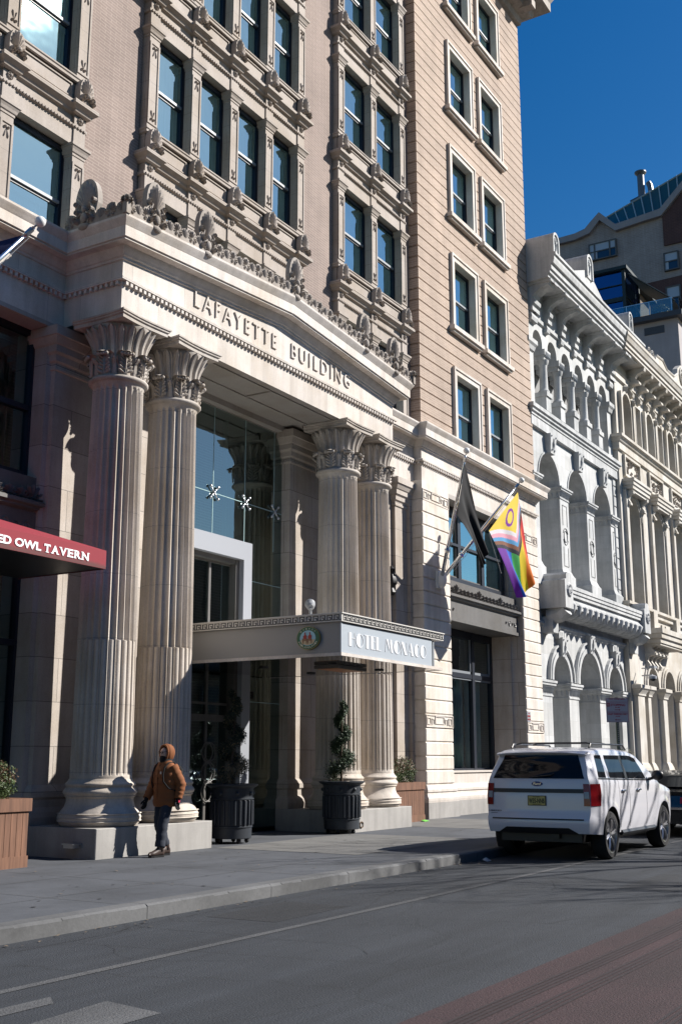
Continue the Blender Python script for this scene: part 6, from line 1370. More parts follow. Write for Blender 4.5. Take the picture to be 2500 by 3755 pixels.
# ============================================================ BARE STREET TREES (cast the branch shadows)
BARK = mat('tree_bark', (0.10, 0.08, 0.065), 0.95)
def tree(loc, H, seed, label):
    rnd = random.Random(seed); p = thing('street_tree', label, 'tree', loc, 0, 'bare winter street trees'); tr = MB(); cr = MB()
    def grow(m, a, d, L, r, lev):
        pts = [a]; dd = d.copy()
        for i in range(3): dd = (dd + Vector((rnd.gauss(0, .12), rnd.gauss(0, .12), rnd.gauss(0.03, .08)))).normalized(); pts.append(pts[-1] + dd * L / 3)
        (tr if lev == 0 else cr).tube(pts, [r, r * .86, r * .74, r * .62], 6 if lev < 3 else 3, cap=False)
        if lev >= 6: return
        for k in range(3 if lev < 5 else 2):
            ax = Vector((rnd.gauss(0, 1), rnd.gauss(0, 1), rnd.gauss(0, .5))).normalized(); nd = (dd + ax * rnd.uniform(.45, .85)).normalized(); st = pts[-1] if k < 2 else pts[2]
            grow(m, st, nd, L * rnd.uniform(.62, .8), r * .58, lev + 1)
    grow(tr, Vector((0, 0, 0)), Vector((0, 0, 1)), H * .34, H * .02, 0); tr.obj('trunk', BARK).parent = p; cr.obj('crown', BARK).parent = p
tree((24.5, -4.9, 0), 13, 3, 'bare winter tree on the far sidewalk nearest the parked cars'); tree((33, -5.2, 0), 12, 6, 'bare winter tree on the far sidewalk farthest up the street')

# ============================================================ PARKING SIGN
ps = thing('parking_sign', 'white no stopping and valet parking sign on a perforated green post', 'sign', (27.35, 8.75, 0.0)); 
m = MB(); m.box(-0.03, 0.03, -0.03, 0.03, -0.02, 3.0); m.obj('post', mat('green_post', (0.02, 0.05, 0.035), 0.6)).parent = ps
m = MB()
for i in range(54): m.lathe([(0, 0), (0.012, 0.001)], 6, cap=False) if False else m.box(-0.012, 0.012, -0.032, -0.0305, 0.2 + i * 0.05, 0.225 + i * 0.05)
m.obj('post_hole', M['lime']).parent = ps
bd = MB(); bd.box(-0.29, 0.29, -0.045, -0.04, 2.40, 2.985); pl_ = bd.obj('plate', mat('sign_white', (0.42, 0.42, 0.46), 0.5)); pl_.parent = ps
tr_ = MB(); T_ = lambda s, a, b, c, d: tr_.xf(Matrix.Identity(4), fit_text(s, a, b, c, d, -0.0455, 0.002, bold=0.02))
T_("STOPPING", -0.17, 0.21, 2.79, 2.845); T_("ANY TIME", -0.06, 0.06, 2.745, 2.77); T_("VALET PARKING ONLY", -0.26, 0.26, 2.575, 2.62); T_("TOW ZONE", -0.06, 0.06, 2.53, 2.555); T_("TOW ZONE AREA", -0.22, 0.22, 2.945, 2.972)
for z, s_ in ((2.70, 1), (2.46, -1)): tr_.prism([(-0.07 * s_, z - .006), (0.04 * s_, z - .006), (0.04 * s_, z - .018), (0.08 * s_, z), (0.04 * s_, z + .018), (0.04 * s_, z + .006), (-0.07 * s_, z + .006)], -0.0475, -0.0458)
for a, b in ((2.41, 2.625), (2.655, 2.86), (2.89, 2.975)):
    for q in ((-0.28, 0.28, a, a + .004), (-0.28, 0.28, b + .006, b + .01), (-0.28, -0.276, a, b + .01), (0.276, 0.28, a, b + .01)): tr_.box(q[0], q[1], -0.0475, -0.0458, q[2], q[3])
tr_.box(-0.28, -0.185, -0.0475, -0.0458, 2.78, 2.855); tr_.obj('red_lettering', mat('sign_red2', (0.35, 0.01, 0.03), 0.5), None).parent = pl_
tw = MB(); tw.xf(Matrix.Identity(4), fit_text("NO", -0.27, -0.195, 2.795, 2.842, -0.048, 0.002, bold=0.03)); tw.prism([(.05, 2.915), (-.04, 2.915), (-.04, 2.905), (-.07, 2.92), (-.04, 2.935), (-.04, 2.925), (.05, 2.925)], -0.0475, -0.0458); tw.obj('no_lettering', bpy.data.materials['sign_white'], None).parent = pl_
ps.rotation_euler = (0, 0, R(-48))
# ============================================================ VEHICLES
def vehicle(name, label, cat, loc, rz, L, hw, zt, belt, glassr, wheels, paint, sill=0.42, arch=0.47, wr=0.405, rearx=None, suv=True):
    root = thing(name, label, cat, loc, rz)
    def interp(tab, s):
        if s <= tab[0][0]: return tab[0][1]
        for (a, b), (c, d) in zip(tab, tab[1:]):
            if s <= c: t = (s - a) / (c - a); t = t * t * (3 - 2 * t) * 0.5 + t * 0.5; return b + (d - b) * t
        return tab[-1][1]
    def W(z, s):
        w0 = interp([(0.2, .90), (0.45, .965), (0.62, .985), (0.85, 1.0), (1.05, 1.0), (belt(s) - .06, .985), (belt(s), .965), (belt(s) + .06, .945), (belt(s) + .40, .845), (belt(s) + .55, .78)], z)
        c = 1.0
        if s < 0.30: c *= 1 - 0.085 * (1 - s / 0.30) ** 2
        if s > L - 0.8: c *= 1 - 0.20 * ((s - (L - 0.8)) / 0.8) ** 2
        for sc0 in wheels:   # flared arches
            d = math.hypot(s - sc0, z - wr); c += 0.018 * max(0, 1 - abs(d - arch - 0.03) / 0.09)
        return hw * w0 * c
    rx = rearx
    def X(s, z, y=0.0):
        r0 = interp(rx, z); b = 0.055 * (abs(y) / hw) ** 2.2
        fr = (1 - min(1, s / 1.3)); fb = max(0, (s - (L - 1.0)) / 1.0)
        return s + r0 * fr + b * (1 if s < .001 else fr ** 3) - 0.20 * fb * (abs(y) / hw) ** 2 - 0.05 * fb * max(0, z - 0.8)
    def zb(s):
        z = sill + (0.03 * (1 - s / 0.5) if s < 0.5 else 0)
        for sc0 in wheels:
            if abs(s - sc0) < arch: z = max(z, wr + math.sqrt(arch ** 2 - (s - sc0) ** 2))
        return z
    def side(s, z): return (X(s, z, W(z, s)), W(z, s), z)
    ss = sorted(set([0, .02, .05, .1, .15, .2, .25, .3] + [round(.35 + .05 * i, 3) for i in range(int((L - .35) / .05))] + [L - .02, L] + [sc0 + q * arch for sc0 in wheels for q in (-1.001, -.98, -.93, .93, .98, 1.001)]))
    NR = 22; body = MB(); rows = []
    for s in ss:
        z0, z1 = zb(s), zt(s); row = []; zr = z1 - 0.10
        for j in range(NR): z = z0 + (zr - z0) * j / (NR - 1); row.append(side(s, z))
        yw = W(zr, s)
        for k in range(1, 6): a = k / 5 * math.pi / 2; z = zr + .085 * math.sin(a); y = yw - 0.13 * (1 - math.cos(a)); row.append((X(s, z, y), y, z))
        for k in (0.6, 0.3, 0.0): y = (yw - .13) * k; z = zr + .085 + .015 * (1 - k * k); row.append((X(s, z, y), y, z))
        rows.append(row)
    K = len(rows[0]); vs = []
    for row in rows: vs += row + [(x, -y, z) for x, y, z in row[:-1]][::-1]
    K2 = 2 * K - 1
    fs = [(i * K2 + j, (i + 1) * K2 + j, (i + 1) * K2 + j + 1, i * K2 + j + 1) for i in range(len(ss) - 1) for j in range(K2 - 1)]
    body.add(vs, fs)
    def rearp(u, z, off=0.0, s=0.0):
        w_ = W(z, s); y = u * w_; return (X(0, z, y) - off, y, z)
    # rear and front caps
    for s, sg in ((0, 1), (L, -1)):
        z0, z1 = zb(s), zt(s) - .10; g = []; nz, nu = 16, 14
        for j in range(nz + 1):
            z = z0 + (z1 - z0) * j / nz
            for i in range(nu + 1): u = -1 + 2 * i / nu; y = u * W(z, s); g.append((X(s, z, y), y, z))
        f = [(j * (nu + 1) + i, j * (nu + 1) + i + 1, (j + 1) * (nu + 1) + i + 1, (j + 1) * (nu + 1) + i) for j in range(nz) for i in range(nu)]
        body.add(g, f if sg < 0 else [tuple(reversed(q)) for q in f])
        zr = z1; top = [(X(s, zr, W(zr, s)), W(zr, s), zr)] + [(p[0], p[1], p[2]) for p in rows[0 if s == 0 else -1][NR:]]; full = top + [(x, -y, z) for x, y, z in top[:-1]][::-1]
        body.add(full, [tuple(range(len(full)))])
    body.obj('body', paint, smooth=38).parent = root
    def spatch(s0, s1, z0f, z1f, off, m, n1=14, n2=6, both=True, shp=None):
        for sg in ((1, -1) if both else (-1,)):
            m.cut() if both == 'x' else None
            g = []
            for i in range(n1 + 1):
                s = s0 + (s1 - s0) * i / n1
                for j in range(n2 + 1):
                    za, zz = z0f(s), z1f(s); z = za + (zz - za) * j / n2; x, y, z = side(s, z); g.append((x, sg * (y + off), z))
            m.add(g, [(i * (n2 + 1) + j, (i + 1) * (n2 + 1) + j, (i + 1) * (n2 + 1) + j + 1, i * (n2 + 1) + j + 1) for i in range(n1) for j in range(n2)])
    def rpatch(u0, u1, z0, z1, off, m, n1=12, n2=5, uf=None):
        g = []
        for i in range(n1 + 1):
            for j in range(n2 + 1):
                z = z0 + (z1 - z0) * j / n2; a, b = (u0, u1) if uf is None else uf(z); u = a + (b - a) * i / n1; g.append(rearp(u, z, off))
        m.add(g, [(i * (n2 + 1) + j, (i + 1) * (n2 + 1) + j, (i + 1) * (n2 + 1) + j + 1, i * (n2 + 1) + j + 1) for i in range(n1) for j in range(n2)])
    return root, side, rearp, spatch, rpatch, X, W, zb
DG = mat('car_glass', (0.008, 0.010, 0.013), 0.05, 0.0, 0.28); TY = mat('tyre_rubber', (0.012, 0.012, 0.013), 0.85); RIM = mat('alloy', (0.5, 0.5, 0.52), 0.3, 1.0); BLK = mat('black_trim', (0.01, 0.01, 0.011), 0.4); CHR = mat('chrome', (0.8, 0.8, 0.82), 0.12, 1.0)
def wheel(root, x, y, r, sg, dark=False):
    m = MB(); w_ = 0.27; prof = [(r - .10, -w_ / 2), (r - .03, -w_ / 2), (r - .01, -w_ / 2 + .03), (r, -w_ / 2 + .06), (r, w_ / 2 - .06), (r - .01, w_ / 2 - .03), (r - .03, w_ / 2), (r - .10, w_ / 2)]
    t = MB(); t.lathe(prof, 40, cap=False); mt = Matrix.Translation((x, y - sg * w_ / 2, r)) @ Matrix.Rotation(R(90), 4, 'X'); m.xf(mt, t); o = m.obj('wheel', TY, smooth=40); o.parent = root
    q = MB(); q.lathe([(r - .105, -.13), (r - .10, .13), (r - .12, .125), (r - .13, .05), (r - .14, -.1)], 36, cap=False)
    for i in range(6):
        for dd in (-.10, .10):
            a = 2 * math.pi * i / 6 + .2; b = a + dd; c1 = Vector((.05 * math.cos(a), .05 * math.sin(a), .085)); c2 = Vector(((r - .11) * math.cos(b), (r - .11) * math.sin(b), .10)); q.tube([c1, (c1 + c2) / 2 + Vector((0, 0, .01)), c2], [.026, .020, .019], 5)
    q.lathe([(0, .11), (.06, .10), (.065, .08)], 14)
    mt2 = Matrix.Translation((x, y - sg * w_ / 2, r)) @ Matrix.Rotation(R(90 if sg < 0 else -90), 4, 'X'); p = MB(); p.xf(mt2, q); p.obj('rim', RIM, smooth=35).parent = o
    d = MB(); d.xf(mt2, (lambda z: (z.lathe([(0, -.02), (r - .11, -.02)], 24, cap=False), z)[1])(MB())); d.obj('brake', BLK).parent = o
WPAINT = mat('white_car_paint', (0.60, 0.60, 0.64), 0.22, 0.0, 0.5); WPAINT.node_tree.nodes["Principled BSDF"].inputs["Coat Weight"].default_value = 0.6; WPAINT.node_tree.nodes["Principled BSDF"].inputs["Coat Roughness"].default_value = 0.05
Lv = 5.30
zt_tab = [(0, 1.80), (.3, 1.84), (.8, 1.875), (1.8, 1.88), (2.6, 1.84), (3.0, 1.77), (3.9, 1.30), (4.1, 1.24), (4.9, 1.14), (5.15, 1.05), (5.3, .92)]
def lerp_tab(tab):
    def f(s):
        if s <= tab[0][0]: return tab[0][1]
        for (a, b), (c, d) in zip(tab, tab[1:]):
            if s <= c: return b + (d - b) * (s - a) / (c - a)
        return tab[-1][1]
    return f
zts = lerp_tab(zt_tab); belts = lerp_tab([(0, 1.345), (3.9, 1.27), (4.0, 1.21), (5.3, 1.0)])
suv, side, rearp, spatch, rpatch, XF, WF, ZBF = vehicle('white_suv', 'large white sport utility vehicle parked at the kerb, seen from behind', 'suv', (18.58, 7.43, -0.15), 0, Lv, 1.01, zts, belts, None, (0.93, 4.14), WPAINT,
    rearx=[(0.4, .07), (0.55, .02), (0.68, .01), (0.72, .06), (1.0, .07), (1.33, .10), (1.72, .30), (1.8, .26)])
m = MB(); rpatch(0, 0, 1.345, 1.735, .006, m, 14, 6, lambda z: (-.925 + (z - 1.345) * .18, .925 - (z - 1.345) * .18)); m.obj('rear_window', DG, smooth=True).parent = suv
m = MB(); rpatch(-.93, .93, 1.108, 1.175, .010, m, 14, 2); m.obj('black_band', BLK, smooth=True).parent = suv
m = MB(); rpatch(-.9, .9, .665, .70, .004, m, 14, 2); rpatch(-.80, .80, .44, .54, .004, m, 14, 3, lambda z: (-.62 - (.54 - z) * 2, .62 + (.54 - z) * 2)); m.obj('bumper_shadow_gap', BLK, smooth=True).parent = suv
m = MB(); m.box(.5, 1.2, -.6, .6, .30, .5); m.box(1.2, 5.0, -.8, .8, .30, .44); m.box(.12, .3, -.35, -.2, .36, .44); m.box(.2, 5.1, -.72, .72, .3, 1.0); m.obj('underbody', BLK).parent = suv
m = MB()
for s0, s1, ty in ((.34, .80, 0), (1.02, 1.92, 1), (2.02, 3.16, 2)):
    m.cut(); spatch(s0, s1, lambda s: belts(s) + .025, (lambda s: min(1.735, zts(s) - .115) - (max(0, s - 2.85) * .9 if s > 2.85 else 0)) if ty == 2 else (lambda s: min(1.735, zts(s) - .115)), .004, m, both='x')
under(m, 'side_window', DG, suv, smooth=True)
m = MB(); spatch(1.90, 2.04, lambda s: belts(s) + .02, lambda s: 1.735, .005, m, 3, both='x'); spatch(.30, 3.45, lambda s: belts(s) - .004, lambda s: belts(s) + .018, .008, m, 30, 1, both='x'); under(m, 'window_trim', BLK, suv, smooth=True)
g = MB(); 
gg = []
for i in range(9):
    s = 3.02 + .86 * i / 8
    for j in range(9): v = -1 + 2 * j / 8; z = zts(s) + .008; gg.append((s + .03, v * (WF(z, s) - .16), z))
g.add(gg, [(i * 9 + j, (i + 1) * 9 + j, (i + 1) * 9 + j + 1, i * 9 + j + 1) for i in range(8) for j in range(8)]); g.obj('windscreen', DG, smooth=True).parent = suv
TLR = mat('tail_lamp_red', (0.22, 0.008, 0.012), 0.12); TLW = mat('tail_lamp_clear', (0.30, 0.32, 0.34), 0.12)
for sg in (1, -1):
    m = MB(); n1, n2 = 8, 6; g = []
    for i in range(n1 + 1):
        s = .34 * i / n1
        for j in range(n2 + 1): z = .90 + (.36) * j / n2; x, y, z = side(max(s - .08 * abs(j / n2 - .6), 0), z); g.append((x, sg * (y + .010), z))
    m.add(g, [(i * (n2 + 1) + j, (i + 1) * (n2 + 1) + j, (i + 1) * (n2 + 1) + j + 1, i * (n2 + 1) + j + 1) for i in range(n1) for j in range(n2)])
    a, b = (.885, 1.0) if sg > 0 else (-1.0, -.885); rpatch(a, b, .90, 1.26, .012, m, 4, 4); o = m.obj('tail_lamp', TLR, smooth=50); o.parent = suv
    m = MB(); a, b = (.895, .985) if sg > 0 else (-.985, -.895); rpatch(a, b, 1.02, 1.13, .017, m, 3, 2); m.obj('reversing_lamp', TLW).parent = o
m = MB(); c0 = rearp(0, .975); m.box(c0[0] - .02, c0[0] - .008, -.165, .165, .895, 1.06); o = m.obj('licence_plate', BLK); o.parent = suv
m = MB(); m.box(c0[0] - .024, c0[0] - .0202, -.15, .15, .905, 1.05); m.obj('plate_face', mat('plate_yellow', (0.50, 0.42, 0.13), 0.5)).parent = o
def on_rear(word, u0, u1, z0, z1, x, **k):
    t = fit_text(word, -u1, -u0, z0, z1, 0, .003, **k); return [(x - .0 + v[1], -v[0], v[2]) for v in t.v], t.f
def rear_text(par, name, word, y0, y1, z0, z1, x, mt, **k):
    """y0..y1 left to right as seen from behind (left = +y)"""
    t = fit_text(word, 0, abs(y1 - y0), z0, z1, 0, .003, **k); m_ = MB(); m_.add([(x + v[1], y0 - v[0], v[2]) for v in t.v], t.f); m_.obj(name, mt).parent = par
rear_text(o, 'plate_number', "W35-NNB", .14, -.14, .935, 1.015, c0[0] - .025, BLK, bold=.02); rear_text(o, 'plate_state', "NEW JERSEY", .07, -.07, 1.028, 1.045, c0[0] - .025, BLK); rear_text(o, 'plate_motto', "GARDEN STATE", .08, -.08, .910, .925, c0[0] - .025, BLK)
cb0 = rearp(0, 1.27); m = MB(); pts = [(.10 * math.cos(i * math.pi / 12), .04 * math.sin(i * math.pi / 12)) for i in range(24)]
m.add([(cb0[0] - .012, a, 1.255 + b) for a, b in pts] + [(cb0[0] + .02, a, 1.255 + b) for a, b in pts], [tuple(reversed(range(24)))] + [(i, (i + 1) % 24, 24 + (i + 1) % 24, 24 + i) for i in range(24)]); o = m.obj('oval_badge', mat('badge_blue', (0.01, 0.03, 0.16), 0.2)); o.parent = suv
rear_text(o, 'badge_script', "Ford", .075, -.075, 1.235, 1.278, cb0[0] - .013, CHR, shear=.4, bold=.01)
cl = rearp(.8, .8); rear_text(suv, 'trim_lettering', "LIMITED", .90, .66, .79, .81, cl[0] - .004, BLK, bold=.02); rear_text(suv, 'trim_lettering', "EXPEDITION", .86, .74, .755, .768, cl[0] - .004, BLK)
m = MB(); m.box(c0[0] - .004, c0[0] + .02, -.14, .14, .755, .81); m.obj('hatch_grip', mat('grey_plastic', (0.12, 0.12, 0.12), .5)).parent = suv
m = MB(); zr = 1.765
pr_s = [(.02, .0), (.0, .018), (.04, .045), (.30, .075), (.30, .0)]
vs = []; n = 17
for i in range(n):
    v = -1 + 2 * i / (n - 1); cx_ = .20 + .07 * abs(v) ** 3; zz = zr - .035 * abs(v) ** 3
    for a, b in pr_s: vs.append((cx_ + a, v * .81, zz + b))
m.add(vs, [(i * 5 + k, i * 5 + (k + 1) % 5, (i + 1) * 5 + (k + 1) % 5, (i + 1) * 5 + k) for i in range(n - 1) for k in range(5)] + [(0, 1, 2, 3, 4), tuple(reversed(range((n - 1) * 5, n * 5)))]); m.obj('spoiler', WPAINT, smooth=40).parent = suv
m = MB()
for sg in (1, -1): m.tube([(.75, sg * .72, 1.865), (.82, sg * .72, 1.93), (2.6, sg * .72, 1.925), (2.75, sg * .72, 1.85)], .018, 6)
for x in (.95, 1.75): m.tube([(x, .72, 1.925), (x, .6, 1.95), (x, -.6, 1.95), (x, -.72, 1.925)], .014, 6)
m.obj('roof_rack', BLK).parent = suv
m = MB(); m.tube([(XF(0, 1.36) - .01, .1, 1.365), (XF(0, 1.40) - .03, -.25, 1.40), (XF(0, 1.45) - .02, -.30, 1.43)], .012, 5); m.obj('rear_wiper', BLK).parent = suv
for sg in (1, -1):
    m = MB(); x, y, z = side(3.35, 1.34); m.tube([(x, sg * y, 1.30), (x - .02, sg * (y + .12), 1.32)], .03, 6); m.sphere((x - .02, sg * (y + .19), 1.37), .13, 8, sc_=(.55, .95, .75)); m.obj('mirror', BLK, smooth=True).parent = suv
    m = MB()
    for s in (1.62, 2.52): x, y, z = side(s, 1.12); m.tube([(x - .11, sg * y, z), (x - .08, sg * (y + .03), z + .005), (x + .08, sg * (y + .03), z + .005), (x + .11, sg * y, z)], .018, 6); m.cut()
    under(m, 'door_handle', CHR, suv, smooth=True)
    m = MB()
    for s in (1.42, 2.0, 3.02):
        m.cut()
        for a in range(12): z0_, z1_ = .5 + a * .07, .57 + a * .07; p, q = side(s + (0.3 * max(0, .75 - z0_) if s < 1.5 else 0), z0_), side(s + (0.3 * max(0, .75 - z1_) if s < 1.5 else 0), z1_); m.tube([(p[0], sg * p[1], p[2]), (q[0], sg * q[1], q[2])], .004, 4, cap=False)
    under(m, 'door_gap', BLK, suv)
    m = MB(); m.tube([(1.5, sg * .97, .41), (3.5, sg * .97, .41)], .05, 6); m.obj('running_board', BLK).parent = suv
    for x in (0.93, 4.14): wheel(suv, x, sg * 1.0, .40, sg)
# dark car in front
zt2 = lerp_tab([(0, .98), (.35, 1.02), (.9, 1.30), (1.6, 1.42), (2.4, 1.42), (2.9, 1.30), (3.6, .98), (4.4, .86), (4.7, .7)]); bl2 = lerp_tab([(0, .92), (3.6, .93), (4.7, .7)])
BPAINT = mat('black_car_paint', (0.008, 0.009, 0.011), .15); BPAINT.node_tree.nodes["Principled BSDF"].inputs["Coat Weight"].default_value = 1
for (nm_, lb, xx) in (('dark_car', 'black car parked ahead of the white sport utility vehicle at the right edge', 25.6), ('dark_car', 'second black car parked farther up the kerb at the right edge', 31.5)):
    r2, s2, re2, sp2, rp2, _, _, _ = vehicle(nm_, lb, 'car', (xx, 7.4, -.15), 0, 4.7, .9, zt2, bl2, None, (.85, 3.65), BPAINT, sill=.25, arch=.37, wr=.33, rearx=[(0.3, .05), (.6, 0), (.95, .08), (1.5, .3)])
    m = MB(); sp2(.75, 3.0, lambda s: bl2(s) + .03, lambda s: max(bl2(s) + .04, zt2(s) - .115), .004, m, 24, both='x'); under(m, 'side_window', DG, r2, smooth=True)
    g = MB(); gg = []
    for i in range(9):
        s = .42 + .6 * i / 8
        for j in range(5): gg.append((s + .02, -.6 + 1.2 * j / 4, zt2(s) + .012))
    g.add(gg, [(i * 5 + j, (i + 1) * 5 + j, (i + 1) * 5 + j + 1, i * 5 + j + 1) for i in range(8) for j in range(4)]); g.obj('rear_window', DG, smooth=True).parent = r2
    m = MB(); rp2(.62, .95, .72, .85, .012, m); m.cut(); rp2(-.95, -.62, .72, .85, .012, m); under(m, 'tail_lamp', TLR, r2)
    for sg in (1, -1):
        for x in (.85, 3.65): wheel(r2, x, sg * .9, .33, sg)
# ============================================================ PERSON
PX = (14.56, 12.18, 0.0)
per = thing('person', 'person walking past the columns in a rust hooded puffer jacket, dark trousers and boots', 'person', PX, R(170))
def skin_mesh(verts, edges, radii, sub=2, root=0):
    me = bpy.data.meshes.new('sk'); me.from_pydata(verts, edges, []); o = bpy.data.objects.new('sk', me); col.objects.link(o)
    o.modifiers.new('skin', 'SKIN'); s_ = o.modifiers.new('sub', 'SUBSURF'); s_.levels = sub; s_.render_levels = sub
    for i, r_ in enumerate(radii): me.skin_vertices[0].data[i].radius = (r_, r_) if not isinstance(r_, tuple) else r_
    me.skin_vertices[0].data[root].use_root = True
    dg = bpy.context.evaluated_depsgraph_get(); ev = o.evaluated_get(dg).to_mesh(); m = MB(); m.add([tuple(v.co) for v in ev.vertices], [tuple(p.vertices) for p in ev.polygons]); o.evaluated_get(dg).to_mesh_clear(); bpy.data.objects.remove(o); return m
J = dict(pel=(0, 0, .93), sp=(.0, 0, 1.12), ch=(0, 0, 1.32), nk=(0, 0, 1.47), hd=(.01, 0, 1.57), ht=(.0, 0, 1.68),
         lh=(0, .09, .90), lk=(.12, .105, .50), la=(.17, .11, .11), lt=(.30, .12, .05), rh=(0, -.09, .90), rk=(.02, -.10, .50), ra=(-.13, -.10, .12), rt=(.0, -.11, .05),
         ls=(-.01, .17, 1.39), le=(-.11, .255, 1.12), lw=(-.05, .26, .88), rs=(0, -.17, 1.39), re=(.03, -.26, 1.12), rw=(.19, -.24, .88))
ks = list(J); idx = {k: i for i, k in enumerate(ks)}; V_ = [J[k] for k in ks]; Rr = dict(pel=.13, sp=.12, ch=.11, nk=.055, hd=.085, ht=.085, lh=.09, lk=.06, la=.045, lt=.035, rh=.09, rk=.06, ra=.045, rt=.035, ls=.045, le=.045, lw=.03, rs=.045, re=.045, rw=.03)
E_ = [('pel', 'sp'), ('sp', 'ch'), ('ch', 'nk'), ('nk', 'hd'), ('hd', 'ht'), ('pel', 'lh'), ('lh', 'lk'), ('lk', 'la'), ('la', 'lt'), ('pel', 'rh'), ('rh', 'rk'), ('rk', 'ra'), ('ra', 'rt'), ('ch', 'ls'), ('ls', 'le'), ('le', 'lw'), ('ch', 'rs'), ('rs', 're'), ('re', 'rw')]
edges = [(idx[a], idx[b]) for a, b in E_]; rad_ = [Rr[k] for k in ks]
def hand(w_, d, side_):   # five bent fingers of unequal length; d = pointing direction
    w_ = Vector(w_); d = Vector(d).normalized(); acr = Vector((1, 0, 0)); acr = (acr - d * acr.dot(d)).normalized(); inn = d.cross(acr).normalized() * side_
    vs = [w_, w_ + d * .045, w_ + d * .085]; es = [(0, 1), (1, 2)]; rr = [.024, (.036, .02), (.034, .018)]
    for k, (o_, l) in enumerate(((.030, .070), (.010, .082), (-.010, .078), (-.029, .060))):
        a = w_ + d * .092 + acr * o_; b = a + d * l * .5 + inn * .010; c_ = b + d * l * .38 + inn * .026; n = len(vs); vs += [a, b, c_]; es += [(2, n), (n, n + 1), (n + 1, n + 2)]; rr += [.012, .0105, .0085]
    n = len(vs); a = w_ + d * .035 + acr * .038; b = a + d * .035 + acr * .022 + inn * .01; c_ = b + d * .032 + inn * .015; vs += [a, b, c_]; es += [(1, n), (n, n + 1), (n + 1, n + 2)]; rr += [.014, .012, .009]
    return vs, es, rr
for wk, d, s_ in (('lw', (.10, .02, -1), -1), ('rw', (.30, .0, -1), 1)):
    vs, es, rr = hand(J[wk], d, s_); off = len(V_); V_ += [tuple(v) for v in vs[1:]]; edges += [(idx[wk] if a == 0 else a - 1 + off, b - 1 + off) for a, b in es]; rad_ += rr[1:]
SKIN = mat('skin', (0.55, 0.36, 0.28), 0.6); JK = mat('rust_jacket', (0.19, 0.062, 0.016), 0.85); TRS = mat('navy_trousers', (0.022, 0.027, 0.040), 0.9); BT = mat('brown_boot', (0.05, 0.032, 0.026), 0.5); BKF = mat('black_fleece', (0.006, 0.006, 0.007), 0.95); SEAM = mat('jacket_seam', (0.10, 0.03, 0.01), 0.9)
skin_mesh(V_, edges, rad_).obj('body', SKIN, smooth=True).parent = per
# face: nose, brow, eyes, spectacles
m = MB(); m.sphere((.10, 0, 1.60), .022, 5, sc_=(1.1, .7, 1.5)); m.sphere((.085, 0, 1.545), .03, 5, sc_=(.6, 1, .4)); m.sphere((.05, 0, 1.61), .078, 8, sc_=(.75, .88, 1.15))
m.obj('face', SKIN, smooth=True).parent = per
m = MB()
for q in (-.034, .034): m.tube([(.118, q + .028 * math.cos(a * .5236), 1.622 + .022 * math.sin(a * .5236)) for a in range(13)], .0028, 4, cap=False); m.tube([(.115, q * 1.9, 1.63), (.03, q * 2.3, 1.64)], .0026, 4)
m.tube([(.12, -.008, 1.625), (.12, .008, 1.625)], .003, 4)
for q in (-.033, .033): m.sphere((.104, q, 1.622), .010, 4)
m.obj('glasses', BKF).parent = per
# loft helper: list of (centre, rx, ry) rings in the xy plane
def loft(rings, n=28, ripple=None):
    m = MB(); vs = []
    for i, (c, rx_, ry_) in enumerate(rings):
        for k in range(n):
            a = 2 * math.pi * k / n; f = 1 + (ripple(i, a) if ripple else 0); vs.append((c[0] + rx_ * f * math.cos(a), c[1] + ry_ * f * math.sin(a), c[2]))
    m.add(vs, [(i * n + k, i * n + (k + 1) % n, (i + 1) * n + (k + 1) % n, (i + 1) * n + k) for i in range(len(rings) - 1) for k in range(n)] + [tuple(reversed(range(n))), tuple((len(rings) - 1) * n + k for k in range(n))]); return m
def along(pts, rads, k=8):
    P_ = [Vector(p) for p in pts]; out = []; ro = []
    for i in range(len(P_) - 1):
        for j in range(k): t = j / k; tt = t * t * (3 - 2 * t); out.append(P_[i].lerp(P_[i + 1], t)); ro.append(rads[i] + (rads[i + 1] - rads[i]) * t)
    out.append(P_[-1]); ro.append(rads[-1])
    # smooth the corner
    for _ in range(3):
        out = [out[0]] + [(out[i - 1] + out[i] * 2 + out[i + 1]) / 4 for i in range(1, len(out) - 1)] + [out[-1]]
    return out, ro
rings = []; zt_ = [.77, .79, .85, .90, .96, 1.02, 1.08, 1.14, 1.20, 1.26, 1.31, 1.36, 1.40, 1.44, 1.47, 1.50]
rxs = [.150, .168, .172, .168, .162, .158, .16, .16, .16, .16, .155, .145, .13, .11, .095, .08]; rys = [.205, .222, .225, .222, .218, .217, .215, .22, .22, .22, .22, .215, .195, .155, .12, .09]
for z, a, b in zip(zt_, rxs, rys):
    for dz, f in ((0, 1.0),): rings.append(((.0 - .01 * (z < 1), 0, z), a * f, b * f))
def finer(rings, k=5):
    out = []
    for (c, a, b), (c2, a2, b2) in zip(rings, rings[1:]):
        for j in range(k): t = j / k; out.append(((c[0] + (c2[0] - c[0]) * t, c[1] + (c2[1] - c[1]) * t, c[2] + (c2[2] - c[2]) * t), a + (a2 - a) * t, b + (b2 - b) * t))
    return out + [rings[-1]]
fr = finer(rings); rj = random.Random(2)
def rip(i, a): z = fr[i][0][2]; return .055 * abs(math.sin((z - .79) * math.pi / .105)) ** .6 + .012 * math.sin(5 * a + 9 * z) + .008 * math.sin(11 * a - 23 * z) - .012
jk = loft(fr, 36, rip)
